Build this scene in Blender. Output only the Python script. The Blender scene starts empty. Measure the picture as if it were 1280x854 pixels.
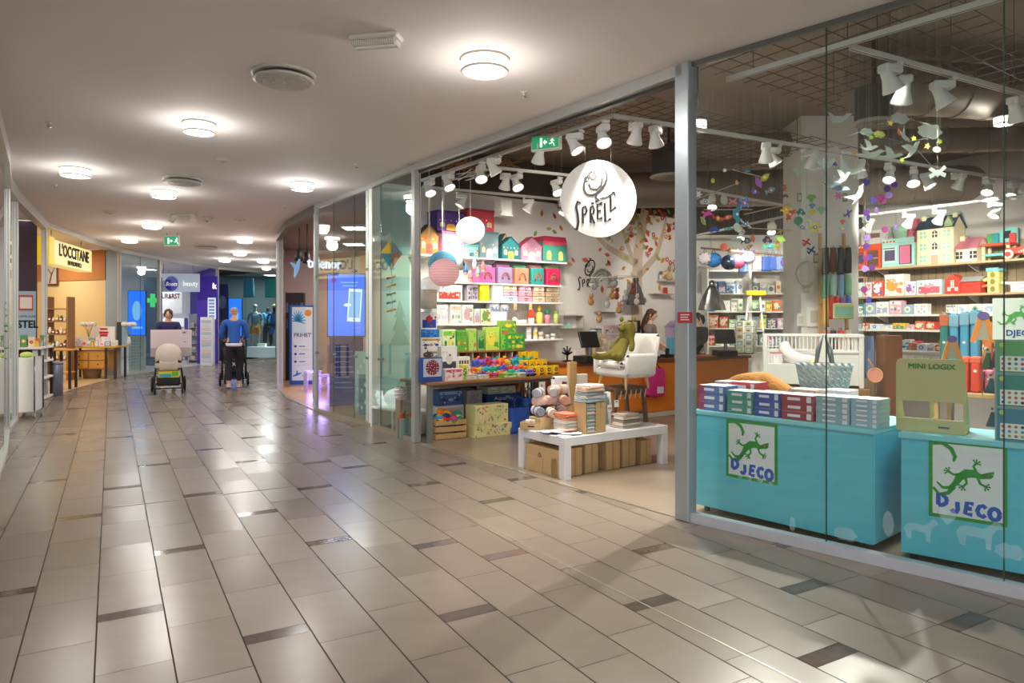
import bpy,math,random
from mathutils import Vector,Matrix,Euler
rnd=random.Random(7)
sc=bpy.context.scene
COL=sc.collection
PI=math.pi
FPX,EYE,HZ=870.0,1.5,401.0 # focal length in pixels, eye height, horizon row
# ---------------------------------------------------------------- camera
cam=bpy.data.cameras.new('camera');cam_o=bpy.data.objects.new('camera',cam);COL.objects.link(cam_o)
cam.sensor_width=36.0;cam.lens=36.0*FPX/1280.0
cam.shift_y=-(427.0-HZ)/1280.0
cam.clip_start=0.05;cam.clip_end=200
cam_o.location=(0,0,EYE);cam_o.rotation_euler=(PI/2,0,0)
sc.camera=cam_o
# ---------------------------------------------------------------- world and exposure
w=bpy.data.worlds.new('world');sc.world=w;w.use_nodes=True
w.node_tree.nodes['Background'].inputs[0].default_value=(0.96,0.96,1.0,1)
w.node_tree.nodes['Background'].inputs[1].default_value=1.5
vs=sc.view_settings
vs.view_transform='Standard';vs.look='None';vs.gamma=1.0;vs.use_curve_mapping=False
vs.exposure=0.8
try:
 sc.cycles.use_denoising=True
 sc.cycles.max_bounces=9;sc.cycles.transparent_max_bounces=24;sc.cycles.diffuse_bounces=4
 sc.cycles.glossy_bounces=4;sc.cycles.sample_clamp_indirect=6.0;sc.cycles.caustics_reflective=False
except Exception:
 pass
LAMP_W,SPOT_W,ROOM_W=.5,.34,.42
# ---------------------------------------------------------------- helpers
def lin(h):
 if isinstance(h,str):
  h=h.lstrip('#');c=[int(h[i:i+2],16)/255 for i in(0,2,4)]
 else:c=list(h)
 return tuple(x/12.92 if x<=.04045 else((x+.055)/1.055)**2.4 for x in c)
_M={}
def mat(h,rough=.55,metal=0,var=.06,scale=9.,emit=0,bump=0,spec=.5,stretch=None):
 key=(h,rough,metal,var,scale,emit,bump,spec,stretch)
 if key in _M:return _M[key]
 m=bpy.data.materials.new('m_'+str(len(_M)));m.use_nodes=True
 nt=m.node_tree;N=nt.nodes;L=nt.links;b=N['Principled BSDF']
 c=lin(h)
 b.inputs['Roughness'].default_value=rough;b.inputs['Metallic'].default_value=metal
 b.inputs['Specular IOR Level'].default_value=spec
 tc=N.new('ShaderNodeTexCoord');nz=N.new('ShaderNodeTexNoise');nz.inputs['Scale'].default_value=scale
 nz.inputs['Detail'].default_value=3
 if stretch:
  mp=N.new('ShaderNodeMapping');mp.inputs['Scale'].default_value=stretch
  L.new(tc.outputs['Object'],mp.inputs[0]);L.new(mp.outputs[0],nz.inputs['Vector'])
 else:L.new(tc.outputs['Object'],nz.inputs['Vector'])
 mx=N.new('ShaderNodeMix');mx.data_type='RGBA'
 mx.inputs[6].default_value=tuple(max(0,x*(1-var))for x in c)+(1,)
 mx.inputs[7].default_value=tuple(min(1,x*(1+var))for x in c)+(1,)
 L.new(nz.outputs[0],mx.inputs[0]);L.new(mx.outputs[2],b.inputs['Base Color'])
 if bump:
  bp=N.new('ShaderNodeBump');bp.inputs['Strength'].default_value=bump;bp.inputs['Distance'].default_value=.01
  L.new(nz.outputs[0],bp.inputs['Height']);L.new(bp.outputs[0],b.inputs['Normal'])
 if emit:
  b.inputs['Emission Color'].default_value=c+(1,);b.inputs['Emission Strength'].default_value=emit
 _M[key]=m;return m
def glass(name,tint,ior=1.45,refl=1.0,rough=0.0):
 m=bpy.data.materials.new(name);m.use_nodes=True;nt=m.node_tree;N=nt.nodes;L=nt.links
 N.remove(N['Principled BSDF']);out=N['Material Output']
 t=N.new('ShaderNodeBsdfTransparent');t.inputs[0].default_value=tint+(1,)
 g=N.new('ShaderNodeBsdfGlossy');g.inputs['Roughness'].default_value=rough;g.inputs[0].default_value=(refl,refl,refl,1)
 ge=N.new('ShaderNodeNewGeometry');dt=N.new('ShaderNodeVectorMath');dt.operation='DOT_PRODUCT'
 L.new(ge.outputs['Normal'],dt.inputs[0]);L.new(ge.outputs['Incoming'],dt.inputs[1])
 def mth(op,a,b_=None,c=None):
  n=N.new('ShaderNodeMath');n.operation=op
  for i,x in enumerate((a,b_,c)):
   if x is None:continue
   if hasattr(x,'links'):L.new(x,n.inputs[i])
   else:n.inputs[i].default_value=x
  return n.outputs[0]
 q=mth('SUBTRACT',1.0,mth('ABSOLUTE',dt.outputs['Value']));q=mth('POWER',q,5.0)
 r0=((ior-1)/(ior+1))**2
 nz=N.new('ShaderNodeTexNoise');nz.inputs['Scale'].default_value=.7
 q=mth('MULTIPLY_ADD',q,1-r0,r0);mm_=mth('MULTIPLY_ADD',nz.outputs[0],.01,q)
 class _o:outputs=[mm_]
 mm=_o
 mx=N.new('ShaderNodeMixShader');L.new(mm.outputs[0],mx.inputs[0]);L.new(t.outputs[0],mx.inputs[1]);L.new(g.outputs[0],mx.inputs[2])
 L.new(mx.outputs[0],out.inputs[0]);return m
def veil(name,col,alpha):
 m=bpy.data.materials.new(name);m.use_nodes=True;nt=m.node_tree;b=nt.nodes['Principled BSDF']
 b.inputs['Base Color'].default_value=lin(col)+(1,);b.inputs['Alpha'].default_value=alpha;b.inputs['Roughness'].default_value=.6
 return m
class B:
 """collects shapes, builds ONE mesh object"""
 def __init__(s):s.v=[];s.f=[];s.m=[];s.sm=[];s.ml=[];s.T=None
 def mi(s,m):
  if isinstance(m,str):m=mat(m)
  if m not in s.ml:s.ml.append(m)
  return s.ml.index(m)
 def add(s,vs_,fs,m,smooth=False):
  o=len(s.v);k=s.mi(m)
  for p in vs_:
   p=Vector(p);s.v.append(tuple(s.T@p)if s.T is not None else tuple(p))
  for f in fs:s.f.append([i+o for i in f]);s.m.append(k);s.sm.append(smooth)
  return s
 def hexa(s,p,m): # 8 corners: bottom 0-3, top 4-7 ccw
  return s.add(p,[(3,2,1,0),(4,5,6,7),(0,1,5,4),(1,2,6,5),(2,3,7,6),(3,0,4,7)],m)
 def box(s,x0,y0,z0,x1,y1,z1,m):
  if x0>x1:x0,x1=x1,x0
  if y0>y1:y0,y1=y1,y0
  if z0>z1:z0,z1=z1,z0
  return s.hexa([(x0,y0,z0),(x1,y0,z0),(x1,y1,z0),(x0,y1,z0),(x0,y0,z1),(x1,y0,z1),(x1,y1,z1),(x0,y1,z1)],m)
 def cbox(s,x0,y0,z0,x1,y1,z1,m,c=.005,smooth=False):
  c=min(c,abs(x1-x0)*.45,abs(y1-y0)*.45,abs(z1-z0)*.45)
  vs_=[];idx={}
  X=(x0,x1);Y=(y0,y1);Z=(z0,z1)
  for i in(0,1):
   for j in(0,1):
    for k in(0,1):
     sx,sy,sz=(c if i==0 else-c),(c if j==0 else-c),(c if k==0 else-c)
     idx[(i,j,k,'x')]=len(vs_);vs_.append((X[i],Y[j]+sy,Z[k]+sz))
     idx[(i,j,k,'y')]=len(vs_);vs_.append((X[i]+sx,Y[j],Z[k]+sz))
     idx[(i,j,k,'z')]=len(vs_);vs_.append((X[i]+sx,Y[j]+sy,Z[k]))
  I=idx;fs=[]
  def q(*a):fs.append([I[t]for t in a])
  q((0,0,0,'x'),(0,0,1,'x'),(0,1,1,'x'),(0,1,0,'x'));q((1,0,0,'x'),(1,1,0,'x'),(1,1,1,'x'),(1,0,1,'x'))
  q((0,0,0,'y'),(1,0,0,'y'),(1,0,1,'y'),(0,0,1,'y'));q((0,1,0,'y'),(0,1,1,'y'),(1,1,1,'y'),(1,1,0,'y'))
  q((0,0,0,'z'),(0,1,0,'z'),(1,1,0,'z'),(1,0,0,'z'));q((0,0,1,'z'),(1,0,1,'z'),(1,1,1,'z'),(0,1,1,'z'))
  for k in(0,1):
   a=[(0,0,k,'x'),(0,1,k,'x'),(0,1,k,'z'),(0,0,k,'z')];q(*(a if k==0 else a[::-1]))
   a=[(1,0,k,'x'),(1,0,k,'z'),(1,1,k,'z'),(1,1,k,'x')];q(*(a if k==0 else a[::-1]))
   a=[(0,0,k,'y'),(0,0,k,'z'),(1,0,k,'z'),(1,0,k,'y')];q(*(a if k==0 else a[::-1]))
   a=[(0,1,k,'y'),(1,1,k,'y'),(1,1,k,'z'),(0,1,k,'z')];q(*(a if k==0 else a[::-1]))
  for i in(0,1):
   for j in(0,1):
    a=[(i,j,0,'x'),(i,j,1,'x'),(i,j,1,'y'),(i,j,0,'y')];q(*(a if(i==0)!=(j==0)else a[::-1]))
    for k in(0,1):
     a=[(i,j,k,'x'),(i,j,k,'y'),(i,j,k,'z')];q(*(a if(i+j+k)%2==0 else a[::-1]))
  return s.add(vs_,fs,m,smooth)
 def cyl(s,p0,p1,r0,r1=None,m=None,n=14,caps=True,smooth=True):
  if r1 is None:r1=r0
  p0=Vector(p0);p1=Vector(p1);d=(p1-p0)
  if d.length<1e-7:return s
  d.normalize();u=d.orthogonal().normalized();v=d.cross(u)
  vs_=[]
  for p,r in((p0,r0),(p1,r1)):
   for i in range(n):
    a=2*PI*i/n;vs_.append(p+(u*math.cos(a)+v*math.sin(a))*r)
  s.add(vs_,[(i,(i+1)%n,n+(i+1)%n,n+i)for i in range(n)],m,smooth)
  if caps:
   s.add(vs_[:n],[list(range(n))[::-1]],m);s.add(vs_[n:],[list(range(n))],m)
  return s
 def tube(s,pts,r,m,n=6,closed=False):
  pts=[Vector(p)for p in pts];k=len(pts)
  rs=r if isinstance(r,(list,tuple))else[r]*k
  vs_=[];u=None
  for i,p in enumerate(pts):
   if closed:d=pts[(i+1)%k]-pts[i-1]
   else:d=pts[min(i+1,k-1)]-pts[max(i-1,0)]
   if d.length<1e-9:d=Vector((0,0,1))
   d.normalize()
   if u is None:u=d.orthogonal().normalized()
   u=(u-d*u.dot(d));
   u=u.normalized()if u.length>1e-6 else d.orthogonal().normalized()
   v=d.cross(u)
   for j in range(n):
    a=2*PI*j/n;vs_.append(p+(u*math.cos(a)+v*math.sin(a))*rs[i])
  fs=[]
  for i in range(k if closed else k-1):
   a,b=i*n,((i+1)%k)*n
   for j in range(n):fs.append((a+j,a+(j+1)%n,b+(j+1)%n,b+j))
  if not closed:fs.append(list(range(n))[::-1]);fs.append([(k-1)*n+j for j in range(n)])
  return s.add(vs_,fs,m,n>4)
 def lathe(s,prof,m,n=20,c=(0,0,0),smooth=True,sx=1,sy=1):
  vs_=[];fs=[]
  for r,z in prof:
   for i in range(n):
    a=2*PI*i/n;vs_.append((c[0]+r*sx*math.cos(a),c[1]+r*sy*math.sin(a),c[2]+z))
  for k in range(len(prof)-1):
   for i in range(n):fs.append((k*n+i,k*n+(i+1)%n,(k+1)*n+(i+1)%n,(k+1)*n+i))
  if prof[0][0]>1e-5:fs.append(list(range(n))[::-1])
  if prof[-1][0]>1e-5:fs.append([(len(prof)-1)*n+i for i in range(n)])
  return s.add(vs_,fs,m,smooth)
 def ell(s,c,r,m,n=14,k=9,R=None,bump=0,seed=0):
  if not isinstance(r,(tuple,list)):r=(r,r,r)
  c=Vector(c);rr=random.Random(seed);vs_=[];fs=[]
  vs_.append(c+(R@Vector((0,0,-r[2]))if R else Vector((0,0,-r[2]))))
  for j in range(1,k):
   t=PI*j/k-PI/2
   for i in range(n):
    a=2*PI*i/n;q=1+(rr.random()-.5)*bump
    p=Vector((r[0]*math.cos(t)*math.cos(a)*q,r[1]*math.cos(t)*math.sin(a)*q,r[2]*math.sin(t)*q))
    vs_.append(c+(R@p if R else p))
  vs_.append(c+(R@Vector((0,0,r[2]))if R else Vector((0,0,r[2]))))
  for i in range(n):fs.append((0,1+(i+1)%n,1+i))
  for j in range(k-2):
   for i in range(n):
    a,b=1+j*n,1+(j+1)*n;fs.append((a+i,a+(i+1)%n,b+(i+1)%n,b+i))
  a=1+(k-2)*n;t=len(vs_)-1
  for i in range(n):fs.append((a+i,a+(i+1)%n,t))
  return s.add(vs_,fs,m,True)
 def prism(s,poly,y0,y1,m): # outline in XZ (ccw seen from -Y), thickness along Y
  n=len(poly)
  vs_=[(x,y0,z)for x,z in poly]+[(x,y1,z)for x,z in poly]
  fs=[list(range(n)),[n+i for i in range(n)][::-1]]+[((i+1)%n,i,n+i,n+(i+1)%n)for i in range(n)]
  return s.add(vs_,fs,m)
 def slab(s,poly,z0,z1,m): # outline in XY
  n=len(poly)
  vs_=[(x,y,z0)for x,y in poly]+[(x,y,z1)for x,y in poly]
  fs=[list(range(n))[::-1],[n+i for i in range(n)]]+[(i,(i+1)%n,n+(i+1)%n,n+i)for i in range(n)]
  return s.add(vs_,fs,m)
 def disc(s,cx,cz,rx,rz,y0,y1,m,n=20):
  return s.prism([(cx+rx*math.cos(2*PI*i/n),cz+rz*math.sin(2*PI*i/n))for i in range(n)],y0,y1,m)
 def stroke(s,pts,wd,y0,y1,m): # 2D brush line in XZ, flat with real thickness
  P=[Vector((p[0],p[1]))for p in pts];n=len(P);L_=[];R_=[]
  for i,p in enumerate(P):
   d=(P[min(i+1,n-1)]-P[max(i-1,0)]);d=d.normalized()if d.length>1e-9 else Vector((1,0))
   q=Vector((-d.y,d.x))*((wd[i]if isinstance(wd,(list,tuple))else wd)/2);L_.append(p+q);R_.append(p-q)
  for i in range(n-1):
   s.prism([tuple(R_[i]),tuple(R_[i+1]),tuple(L_[i+1]),tuple(L_[i])],y0,y1,m)
  return s
 def text(s,st,size,x,z,y,m,align='CENTER',bold=0,shear=0,sx=1,depth=.003):
  vs_,fs=textmesh(st,align,0,shear)
  for dx,dz in((0,0),(-1,-1),(1,-1),(1,1),(-1,1),(0,1),(0,-1))if bold else((0,0),):
   s.add([(x+(p[0]*sx+dx*bold)*size,y-(p[2])*depth,z+(p[1]+dz*bold)*size)for p in vs_],fs,m)
  return s
 def build(s,name,parent=None,loc=None,rz=0,label=None,cat=None,group=None,kind=None):
  me=bpy.data.meshes.new(name);me.from_pydata(s.v,[],s.f)
  for m in s.ml:me.materials.append(m)
  me.polygons.foreach_set('material_index',s.m);me.polygons.foreach_set('use_smooth',s.sm);me.update()
  o=bpy.data.objects.new(name,me);COL.objects.link(o)
  if parent is not None:o.parent=parent
  if loc is not None:o.location=loc
  if rz:o.rotation_euler=(0,0,rz)
  if label:o['label']=label
  if cat:o['category']=cat
  if group:o['group']=group
  if kind:o['kind']=kind
  return o
_TX={}
def textmesh(st,align,bold,shear):
 key=(st,align,bold,shear)
 if key not in _TX:
  cu=bpy.data.curves.new('t','FONT');cu.body=st;cu.align_x=align;cu.extrude=.5;cu.offset=bold;cu.shear=shear;cu.resolution_u=2
  ob=bpy.data.objects.new('t',cu);COL.objects.link(ob)
  dg=bpy.context.evaluated_depsgraph_get();me=ob.evaluated_get(dg).to_mesh()
  _TX[key]=([tuple(v.co)for v in me.vertices],[list(p.vertices)for p in me.polygons])
  ob.evaluated_get(dg).to_mesh_clear();bpy.data.objects.remove(ob);bpy.data.curves.remove(cu)
 return _TX[key]
def thing(name,label,cat,loc=(0,0,0),rz=0,group=None):
 o=bpy.data.objects.new(name,None);COL.objects.link(o);o.empty_display_size=.05
 o.location=loc;o.rotation_euler=(0,0,rz);o['label']=label;o['category']=cat
 if group:o['group']=group
 return o
def dup(root,loc,rz=0,label=None,group=None):
 r=root.copy();COL.objects.link(r);r.location=loc;r.rotation_euler=(0,0,rz)
 if label:r['label']=label
 if group:r['group']=group
 for ch in list(root.children):
  c=ch.copy();COL.objects.link(c);c.parent=r
  for g in list(ch.children):
   d=g.copy();COL.objects.link(d);d.parent=c
 return r
def S(b,name,parent=None):return b.build(name,parent,kind='structure' if parent is None else None)
def W(px,py,Y):return Vector(((px-640)/FPX*Y,Y,EYE+(HZ-py)/FPX*Y)) # a sight line at depth Y
def G(px,py,z=0.): # a sight line meeting height z
 Y=FPX*(EYE-z)/(py-HZ);return Vector(((px-640)/FPX*Y,Y,z))
class Fr: # a local frame standing on the floor: x along, -y towards the viewer's side
 def __init__(s,ox,oy,th):s.o=Vector((ox,oy));s.th=th;s.a=Vector((math.cos(th),math.sin(th)));s.b=Vector((-math.sin(th),math.cos(th)))
 def at(s,x,y,z=0):p=s.o+s.a*x+s.b*y;return Vector((p.x,p.y,z))
 def x_of(s,px,y=0): # local x where the sight line through column px crosses local depth y
  k=(px-640)/FPX;q=s.o+s.b*y
  return(k*q.y-q.x)/(s.a.x-k*s.a.y)
 def z_of(s,px,py,y=0):p=s.at(s.x_of(px,y),y);return EYE+(HZ-py)/FPX*p.y
def ordn(i):return['first','second','third','fourth','fifth','sixth','seventh','eighth','ninth','tenth','eleventh','twelfth','thirteenth','fourteenth','fifteenth','sixteenth','seventeenth','eighteenth','nineteenth','twentieth'][i]if i<20 else '%dth'%(i+1)
# ================================================================ THE SETTING
H=3.43
WHT=mat('#e6dfdd',.8,var=.02,scale=2)
ALU=mat('#b4b6b4',.35,.35,var=.03)
ALU_D=mat('#6e706e',.4,.4)
GL=glass('m_glass',(.95,.985,.975))
GLB=glass('m_glass_tinted',(.84,.93,.93),1.5)
CH=mat('#8f9392',.25,.8)
# tiled mall floor: 30 x 60 cm tiles, every sixth joint carries a 10 cm darker strip
TH=math.atan2(501,FPX);DU=Vector((-math.sin(TH),math.cos(TH)));DV=Vector((math.cos(TH),math.sin(TH)))
def tilemat(h,r):
 m=mat(h,r,var=.07,scale=2.2,spec=.5,stretch=(1.5,5,1));return m
tiles=[tilemat('#82766b',.25),tilemat('#7f7368',.28),tilemat('#857a6f',.23),tilemat('#81756a',.3),tilemat('#7c7166',.26)]
strips=[mat('#5f554f',.12,var=.2,scale=14),mat('#585049',.14,var=.25,scale=18),mat('#5f524a',.1,var=.3,scale=20)]
grout=mat('#352c24',.8)
off={-2:1.55,-1:0.,0:.92,1:1.88,2:.30,3:2.55,4:1.58,5:.06,6:1.16,7:.74,8:2.79,9:1.95,10:.35,11:2.53,12:1.83}
b=B();b.add([(-18,-9,-.002),(13,-9,-.002),(13,34,-.002),(-18,34,-.002)],[(0,1,2,3)],grout)
V0=-.0617;g1,g2=.0034,.0019
def quad(u0,u1,v0,v1,m):
 P=[DU*u0+DV*v0,DU*u0+DV*v1,DU*u1+DV*v1,DU*u1+DV*v0]
 if not any(-14<p.x<5 and-3<p.y<32 for p in P):return
 b.add([(p.x,p.y,0)for p in P],[(0,1,2,3)],m)
rt=random.Random(3)
for c in range(-30,46):
 o=off.get(c,rt.uniform(0,3.1));v0=V0+c*.3
 for k in range(-4,13):
  u=o+3.1*k
  if u<-5 or u>36:continue
  quad(u+g2,u+.1-g2,v0+g1,v0+.3-g1,rt.choice(strips))
  for j in range(5):quad(u+.1+j*.6+g2,u+.7+j*.6-g2,v0+g1,v0+.3-g1,rt.choice(tiles))
S(b,'floor_mall')
b=B() # slim metal expansion joint strips let into the tiles
for(p,q)in(((575,640),(1001,854)),):
 A_=G(*p);C_=G(*q);n=Vector((-(C_-A_).y,(C_-A_).x,0)).normalized()*.004
 b.hexa([A_-n,C_-n,C_+n,A_+n]+[v+Vector((0,0,.002))for v in(A_-n,C_-n,C_+n,A_+n)],mat('#c9c2b4',.25,.6))
S(b,'trim_1')
b=B()
A_=G(128,636);C_=G(372,607.5);n=Vector((-(C_-A_).y,(C_-A_).x,0)).normalized()*.006
b.hexa([A_-n,C_-n,C_+n,A_+n]+[v+Vector((0,0,.002))for v in(A_-n,C_-n,C_+n,A_+n)],mat('#8b7f72',.4,.3))
S(b,'trim_2')
# wall lines in plan
R=[(4.6,1.9),(2.766,3.76),(1.307,5.24),(-1.184,8.586),(-2.05,9.95),(-3.28,11.65),(-4.35,13.5),(-5.2,15.5),(-6.35,19),(-6.2,25),(-4.5,31)]
Lw=[(-2.6,3.2),(-4.04,5.3),(-5.7,7.8),(-6.76,9.3),(-7.36,10.3),(-9.07,13.5),(-9.9,16.2),(-10.5,18.6),(-10.7,21.1),(-10.5,24.8),(-9.3,27.5),(-7.3,30.0),(-4.5,31)]
b=B()
poly=[(9,-5),(9,1.2),(6.0,1.2)]+[(x,y)for x,y in R]+[(x,y)for x,y in reversed(Lw[:-1])]+[(-2.6,-5)]
b.slab(poly,H,H+.06,WHT)
S(b,'ceiling_mall')
# edge band where the mall ceiling meets each shop front
def header(name,pts,z0,z1,d=.04,m=ALU):
 b=B()
 for(p,q)in zip(pts[:-1],pts[1:]):
  p,q=Vector(p),Vector(q);dd=(q-p).normalized();n=Vector((-dd.y,dd.x))*d
  e=dd*.0
  P=[p-n-e,q-n+e,q+n+e,p+n-e]
  b.hexa([(v.x,v.y,z0)for v in P]+[(v.x,v.y,z1)for v in P],m)
 return S(b,name)
def post(name,x,y,wd=.09,d=.09,rz=0,m=ALU,z1=H):
 b=B();b.cbox(-wd/2,-d/2,0,wd/2,d/2,z1,m,.006)
 b.box(-wd/2-.002,-d/2+.02,0.1,-wd/2+.001,-d/2+.026,z1-.1,ALU_D)
 o=S(b,name);o.location=(x,y,0);o.rotation_euler=(0,0,rz);return o
def ang(p,q):return math.atan2(q[1]-p[1],q[0]-p[0])
tn=3
# --- toy shop front
header('trim_%d'%tn,R[0:3],H-.035,H,.02,ALU_D);tn+=1
header('trim_%d'%tn,R[2:4],H-.085,H,.05);tn+=1
header('trim_%d'%tn,[(1.33,5.28),(-1.15,8.61)],H-.11,H-.085,.03,mat('#2b2a28',.5));tn+=1
header('trim_%d'%tn,R[0:3],0,.07,.035,mat('#c6ccd6',.35,.2));tn+=1
header('trim_%d'%tn,R[3:6],0,.05,.03,mat('#a89c8c',.35,.4));tn+=1
header('trim_%d'%tn,R[3:6],H-.06,H,.03,ALU);tn+=1
aO=ang(R[2],R[3])
post('column_entrance_near',*R[2],.10,.13,aO+PI/2,mat('#a3abb0',.35,.35));post('column_entrance_far',*R[3],.09,.09,aO)
post('column_phone_shop_near',*R[5],.07,.07,ang(R[4],R[5]));post('column_phone_shop_far',*R[7],.08,.08,ang(R[6],R[7]))
header('trim_%d'%tn,R[5:8],H-.14,H,.05,mat('#6d6862',.4,.5));tn+=1
header('trim_%d'%tn,R[5:8],0.0,.012,.03,mat('#b3aca0',.3,.6));tn+=1
header('trim_%d'%tn,R[2:4],0.0,.008,.02,mat('#c9bfae',.25,.7));tn+=1
wn=1
def pane(p,q,z0,z1,m=GL,clamp=True,stretch=0):
 global wn
 p,q=Vector(p),Vector(q);L_=(q-p).length;b=B()
 b.box(.003,-.005,z0,L_-.003,.005,z1,m)
 o=b.build('window_%d'%wn,kind='structure',loc=(p.x,p.y,0),rz=ang(p,q));wn+=1
 b=B();b.box(L_-.003,-.0055,z0,L_+.003,.0055,z1,mat('#40564f',.2));b.build('window_seam',o)
 if clamp:
  b=B()
  for zc in(z0+.9,z1-1.15):b.cbox(L_-.05,-.03,zc,L_+.05,.03,zc+.035,CH,.004)
  b.build('glass_clamp',o)
 return o
def lerp2(p,q,t):return(p[0]+(q[0]-p[0])*t,p[1]+(q[1]-p[1])*t)
ts=[0,.498,.957,1.42]
for i in range(3):pane(lerp2(R[2],R[1],ts[i]),lerp2(R[2],R[1],ts[i+1]),.07,H-.02,clamp=False)
def on_wall(px): # point of the right shop-front line seen at column px
 k=(px-640)/FPX
 for p,q in zip(R[:-1],R[1:]):
  den=(q[0]-p[0])-k*(q[1]-p[1])
  if abs(den)<1e-6:continue
  t=(k*p[1]-p[0])/den
  if 0<=t<=1:return lerp2(p,q,t)
xs=[R[3],on_wall(476),R[4],on_wall(443),on_wall(417),R[5]]
for i in range(5):pane(xs[i],xs[i+1],.05,H-.06,GLB if i<4 else GL)
# --- toy shop room: long display wall, back wall, right shelf wall
TOY_H=4.15
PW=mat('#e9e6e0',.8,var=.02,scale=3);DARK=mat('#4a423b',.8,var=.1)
FA=Fr(-2.05,9.95,math.atan2(.569,.822))
K=[(-2.05,9.95),(3.5,13.8),(5.55,13.8),(6.48,12.83),(10.1,6.5),(8.8,2.0),(4.6,1.9)]
def wallseg(name,p,q,z0,z1,m,th=.1):
 p,q=Vector(p),Vector(q);L_=(q-p).length;b=B();b.box(0,0,z0,L_,th,z1,m)
 o=b.build(name,kind='structure',loc=(p.x,p.y,0),rz=ang(p,q));return o
WALLG=mat('#cfcac6',.85,var=.03,scale=2)
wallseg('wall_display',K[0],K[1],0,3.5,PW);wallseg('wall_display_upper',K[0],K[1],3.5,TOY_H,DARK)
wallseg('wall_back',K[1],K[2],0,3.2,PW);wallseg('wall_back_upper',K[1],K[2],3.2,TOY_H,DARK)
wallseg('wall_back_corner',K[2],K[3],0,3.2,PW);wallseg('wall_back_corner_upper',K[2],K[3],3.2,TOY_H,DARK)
m=mat('#8f7a5e',.7,var=.3,scale=3,stretch=(6,1,.4))
o=wallseg('wall_shelves',K[3],K[4],0,2.75,m);wallseg('wall_shelves_upper',K[3],K[4],2.75,TOY_H,mat('#b9b4ae',.8))
b=B() # board joints of the wooden shelf wall
for i in range(60):b.box(.12*i+.1,-.004,0,.12*i+.105,.001,2.75,mat('#4d3f2f',.8))
b.build('board_joints',o)
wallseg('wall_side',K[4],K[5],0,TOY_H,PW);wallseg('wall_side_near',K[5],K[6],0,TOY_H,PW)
b=B();toyp=[R[0],R[1],R[2],R[3],K[0],K[1],K[2],K[3],K[4],K[5]]
b.slab(toyp,TOY_H,TOY_H+.08,mat('#8d7d70',.85,var=.15,scale=1.5));S(b,'ceiling_toy_shop')
b=B();ins=[(R[0][0]+.03,R[0][1]),R[1],R[2],R[3],K[0],K[1],K[2],K[3],K[4],K[5]]
b.slab(ins,-.001,.004,mat('#8f8070',.22,var=.1,scale=1.3));S(b,'floor_toy_shop')
# upstand between mall ceiling and the higher shop ceiling
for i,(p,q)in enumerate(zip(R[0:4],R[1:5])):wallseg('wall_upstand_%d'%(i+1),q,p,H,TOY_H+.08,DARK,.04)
b=B();b.box(-.37,-.3,0,.37,.3,TOY_H,PW);o=S(b,'column_toy_shop');o.location=(4.11,9.3,0)
o=None
b=B()
b.box(0,-.02,0,6.7,0,.12,mat('#d8d2c6',.5));b.build('baseboard_display',kind='structure',loc=(-2.05,9.95,0),rz=FA.th)
# --- phone shop room
b=B();ph=[R[4],R[5],R[6],R[7],(-6.25,19),(-2.4,19.2),(1.0,14.2),(.9,12.1)]
b.slab(ph,-.001,.005,mat('#b58d68',.35,var=.08,scale=2));S(b,'floor_phone_shop')
b=B();b.slab(ph,H,H+.05,mat('#8a7d7a',.85));S(b,'ceiling_phone_shop')
MAUVE=mat('#c4b0ae',.8,var=.03)
wallseg('wall_phone_left',(-5.18,15.6),(-6.22,18.95),0,H,MAUVE);wallseg('wall_phone_back',(-6.22,18.98),(-2.4,19.2),0,H,MAUVE)
wallseg('wall_phone_right',(-2.4,19.2),(1.0,14.2),0,H,MAUVE)
# --- wall beyond the phone shop and the far corridor
for i in range(7,10):wallseg('wall_corridor_%d'%(i-6),R[i+1],R[i],0,H,mat('#b9b6b2',.8))
# --- left shop fronts
LG=mat('#c3c0ba',.35,.25)
header('trim_%d'%tn,Lw[0:6],H-.17,H,.06,LG);tn+=1
header('trim_%d'%tn,Lw[5:9],H-.10,H,.05,LG);tn+=1
header('trim_%d'%tn,Lw[8:12],H-.10,H,.05,LG);tn+=1
header('trim_%d'%tn,Lw[7:9],0,.05,.03,LG);tn+=1
header('trim_%d'%tn,Lw[9:12],0,.05,.03,LG);tn+=1
header('trim_%d'%tn,Lw[0:5],0,.05,.04,LG);tn+=1
for i,(k,wd)in enumerate(((3,.09),(4,.09),(5,.12),(7,.10),(8,.10),(9,.10),(10,.06))):
 post('column_left_%d'%(i+1),*Lw[k],wd,.09,ang(Lw[k-1],Lw[k]),LG)
pane(Lw[1],Lw[2],.05,H-.17,GLB,False);pane(Lw[2],Lw[3],.05,H-.17,GLB,False);pane(Lw[3],Lw[4],.05,H-.17,GLB,False)
m7=lerp2(Lw[7],Lw[8],.5);pane(Lw[7],m7,.05,H-.1,GLB,False);pane(m7,Lw[8],.05,H-.1,GLB,False)
m9=lerp2(Lw[9],Lw[10],.45);pane(Lw[9],m9,.05,H-.1,GLB,False);pane(m9,Lw[10],.05,H-.1,GLB,False);pane(Lw[10],Lw[11],.05,H-.1,GLB,False)
# left shop rooms (depth behind the fronts)
YEL=mat('#dcc28a',.8,var=.03);ORG=mat('#b8783e',.8,var=.04);PLUM=mat('#43303c',.7)
# nearest left shop
b=B();b.slab(Lw[1:6]+[(-12.5,11.6),(-9,4.5)],-.001,.004,mat('#a58c6e',.4));S(b,'floor_left_shop')
b=B();b.slab(Lw[1:6]+[(-12.5,11.6),(-9,4.5)],H,H+.05,WHT);S(b,'ceiling_left_shop')
wallseg('wall_left_shop',(-9,4.5),(-12.5,11.6),0,H,mat('#cfc8ba',.8));wallseg('wall_left_shop_side',(-12.5,11.6),(-9.25,13.55),0,H,PLUM)
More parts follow.
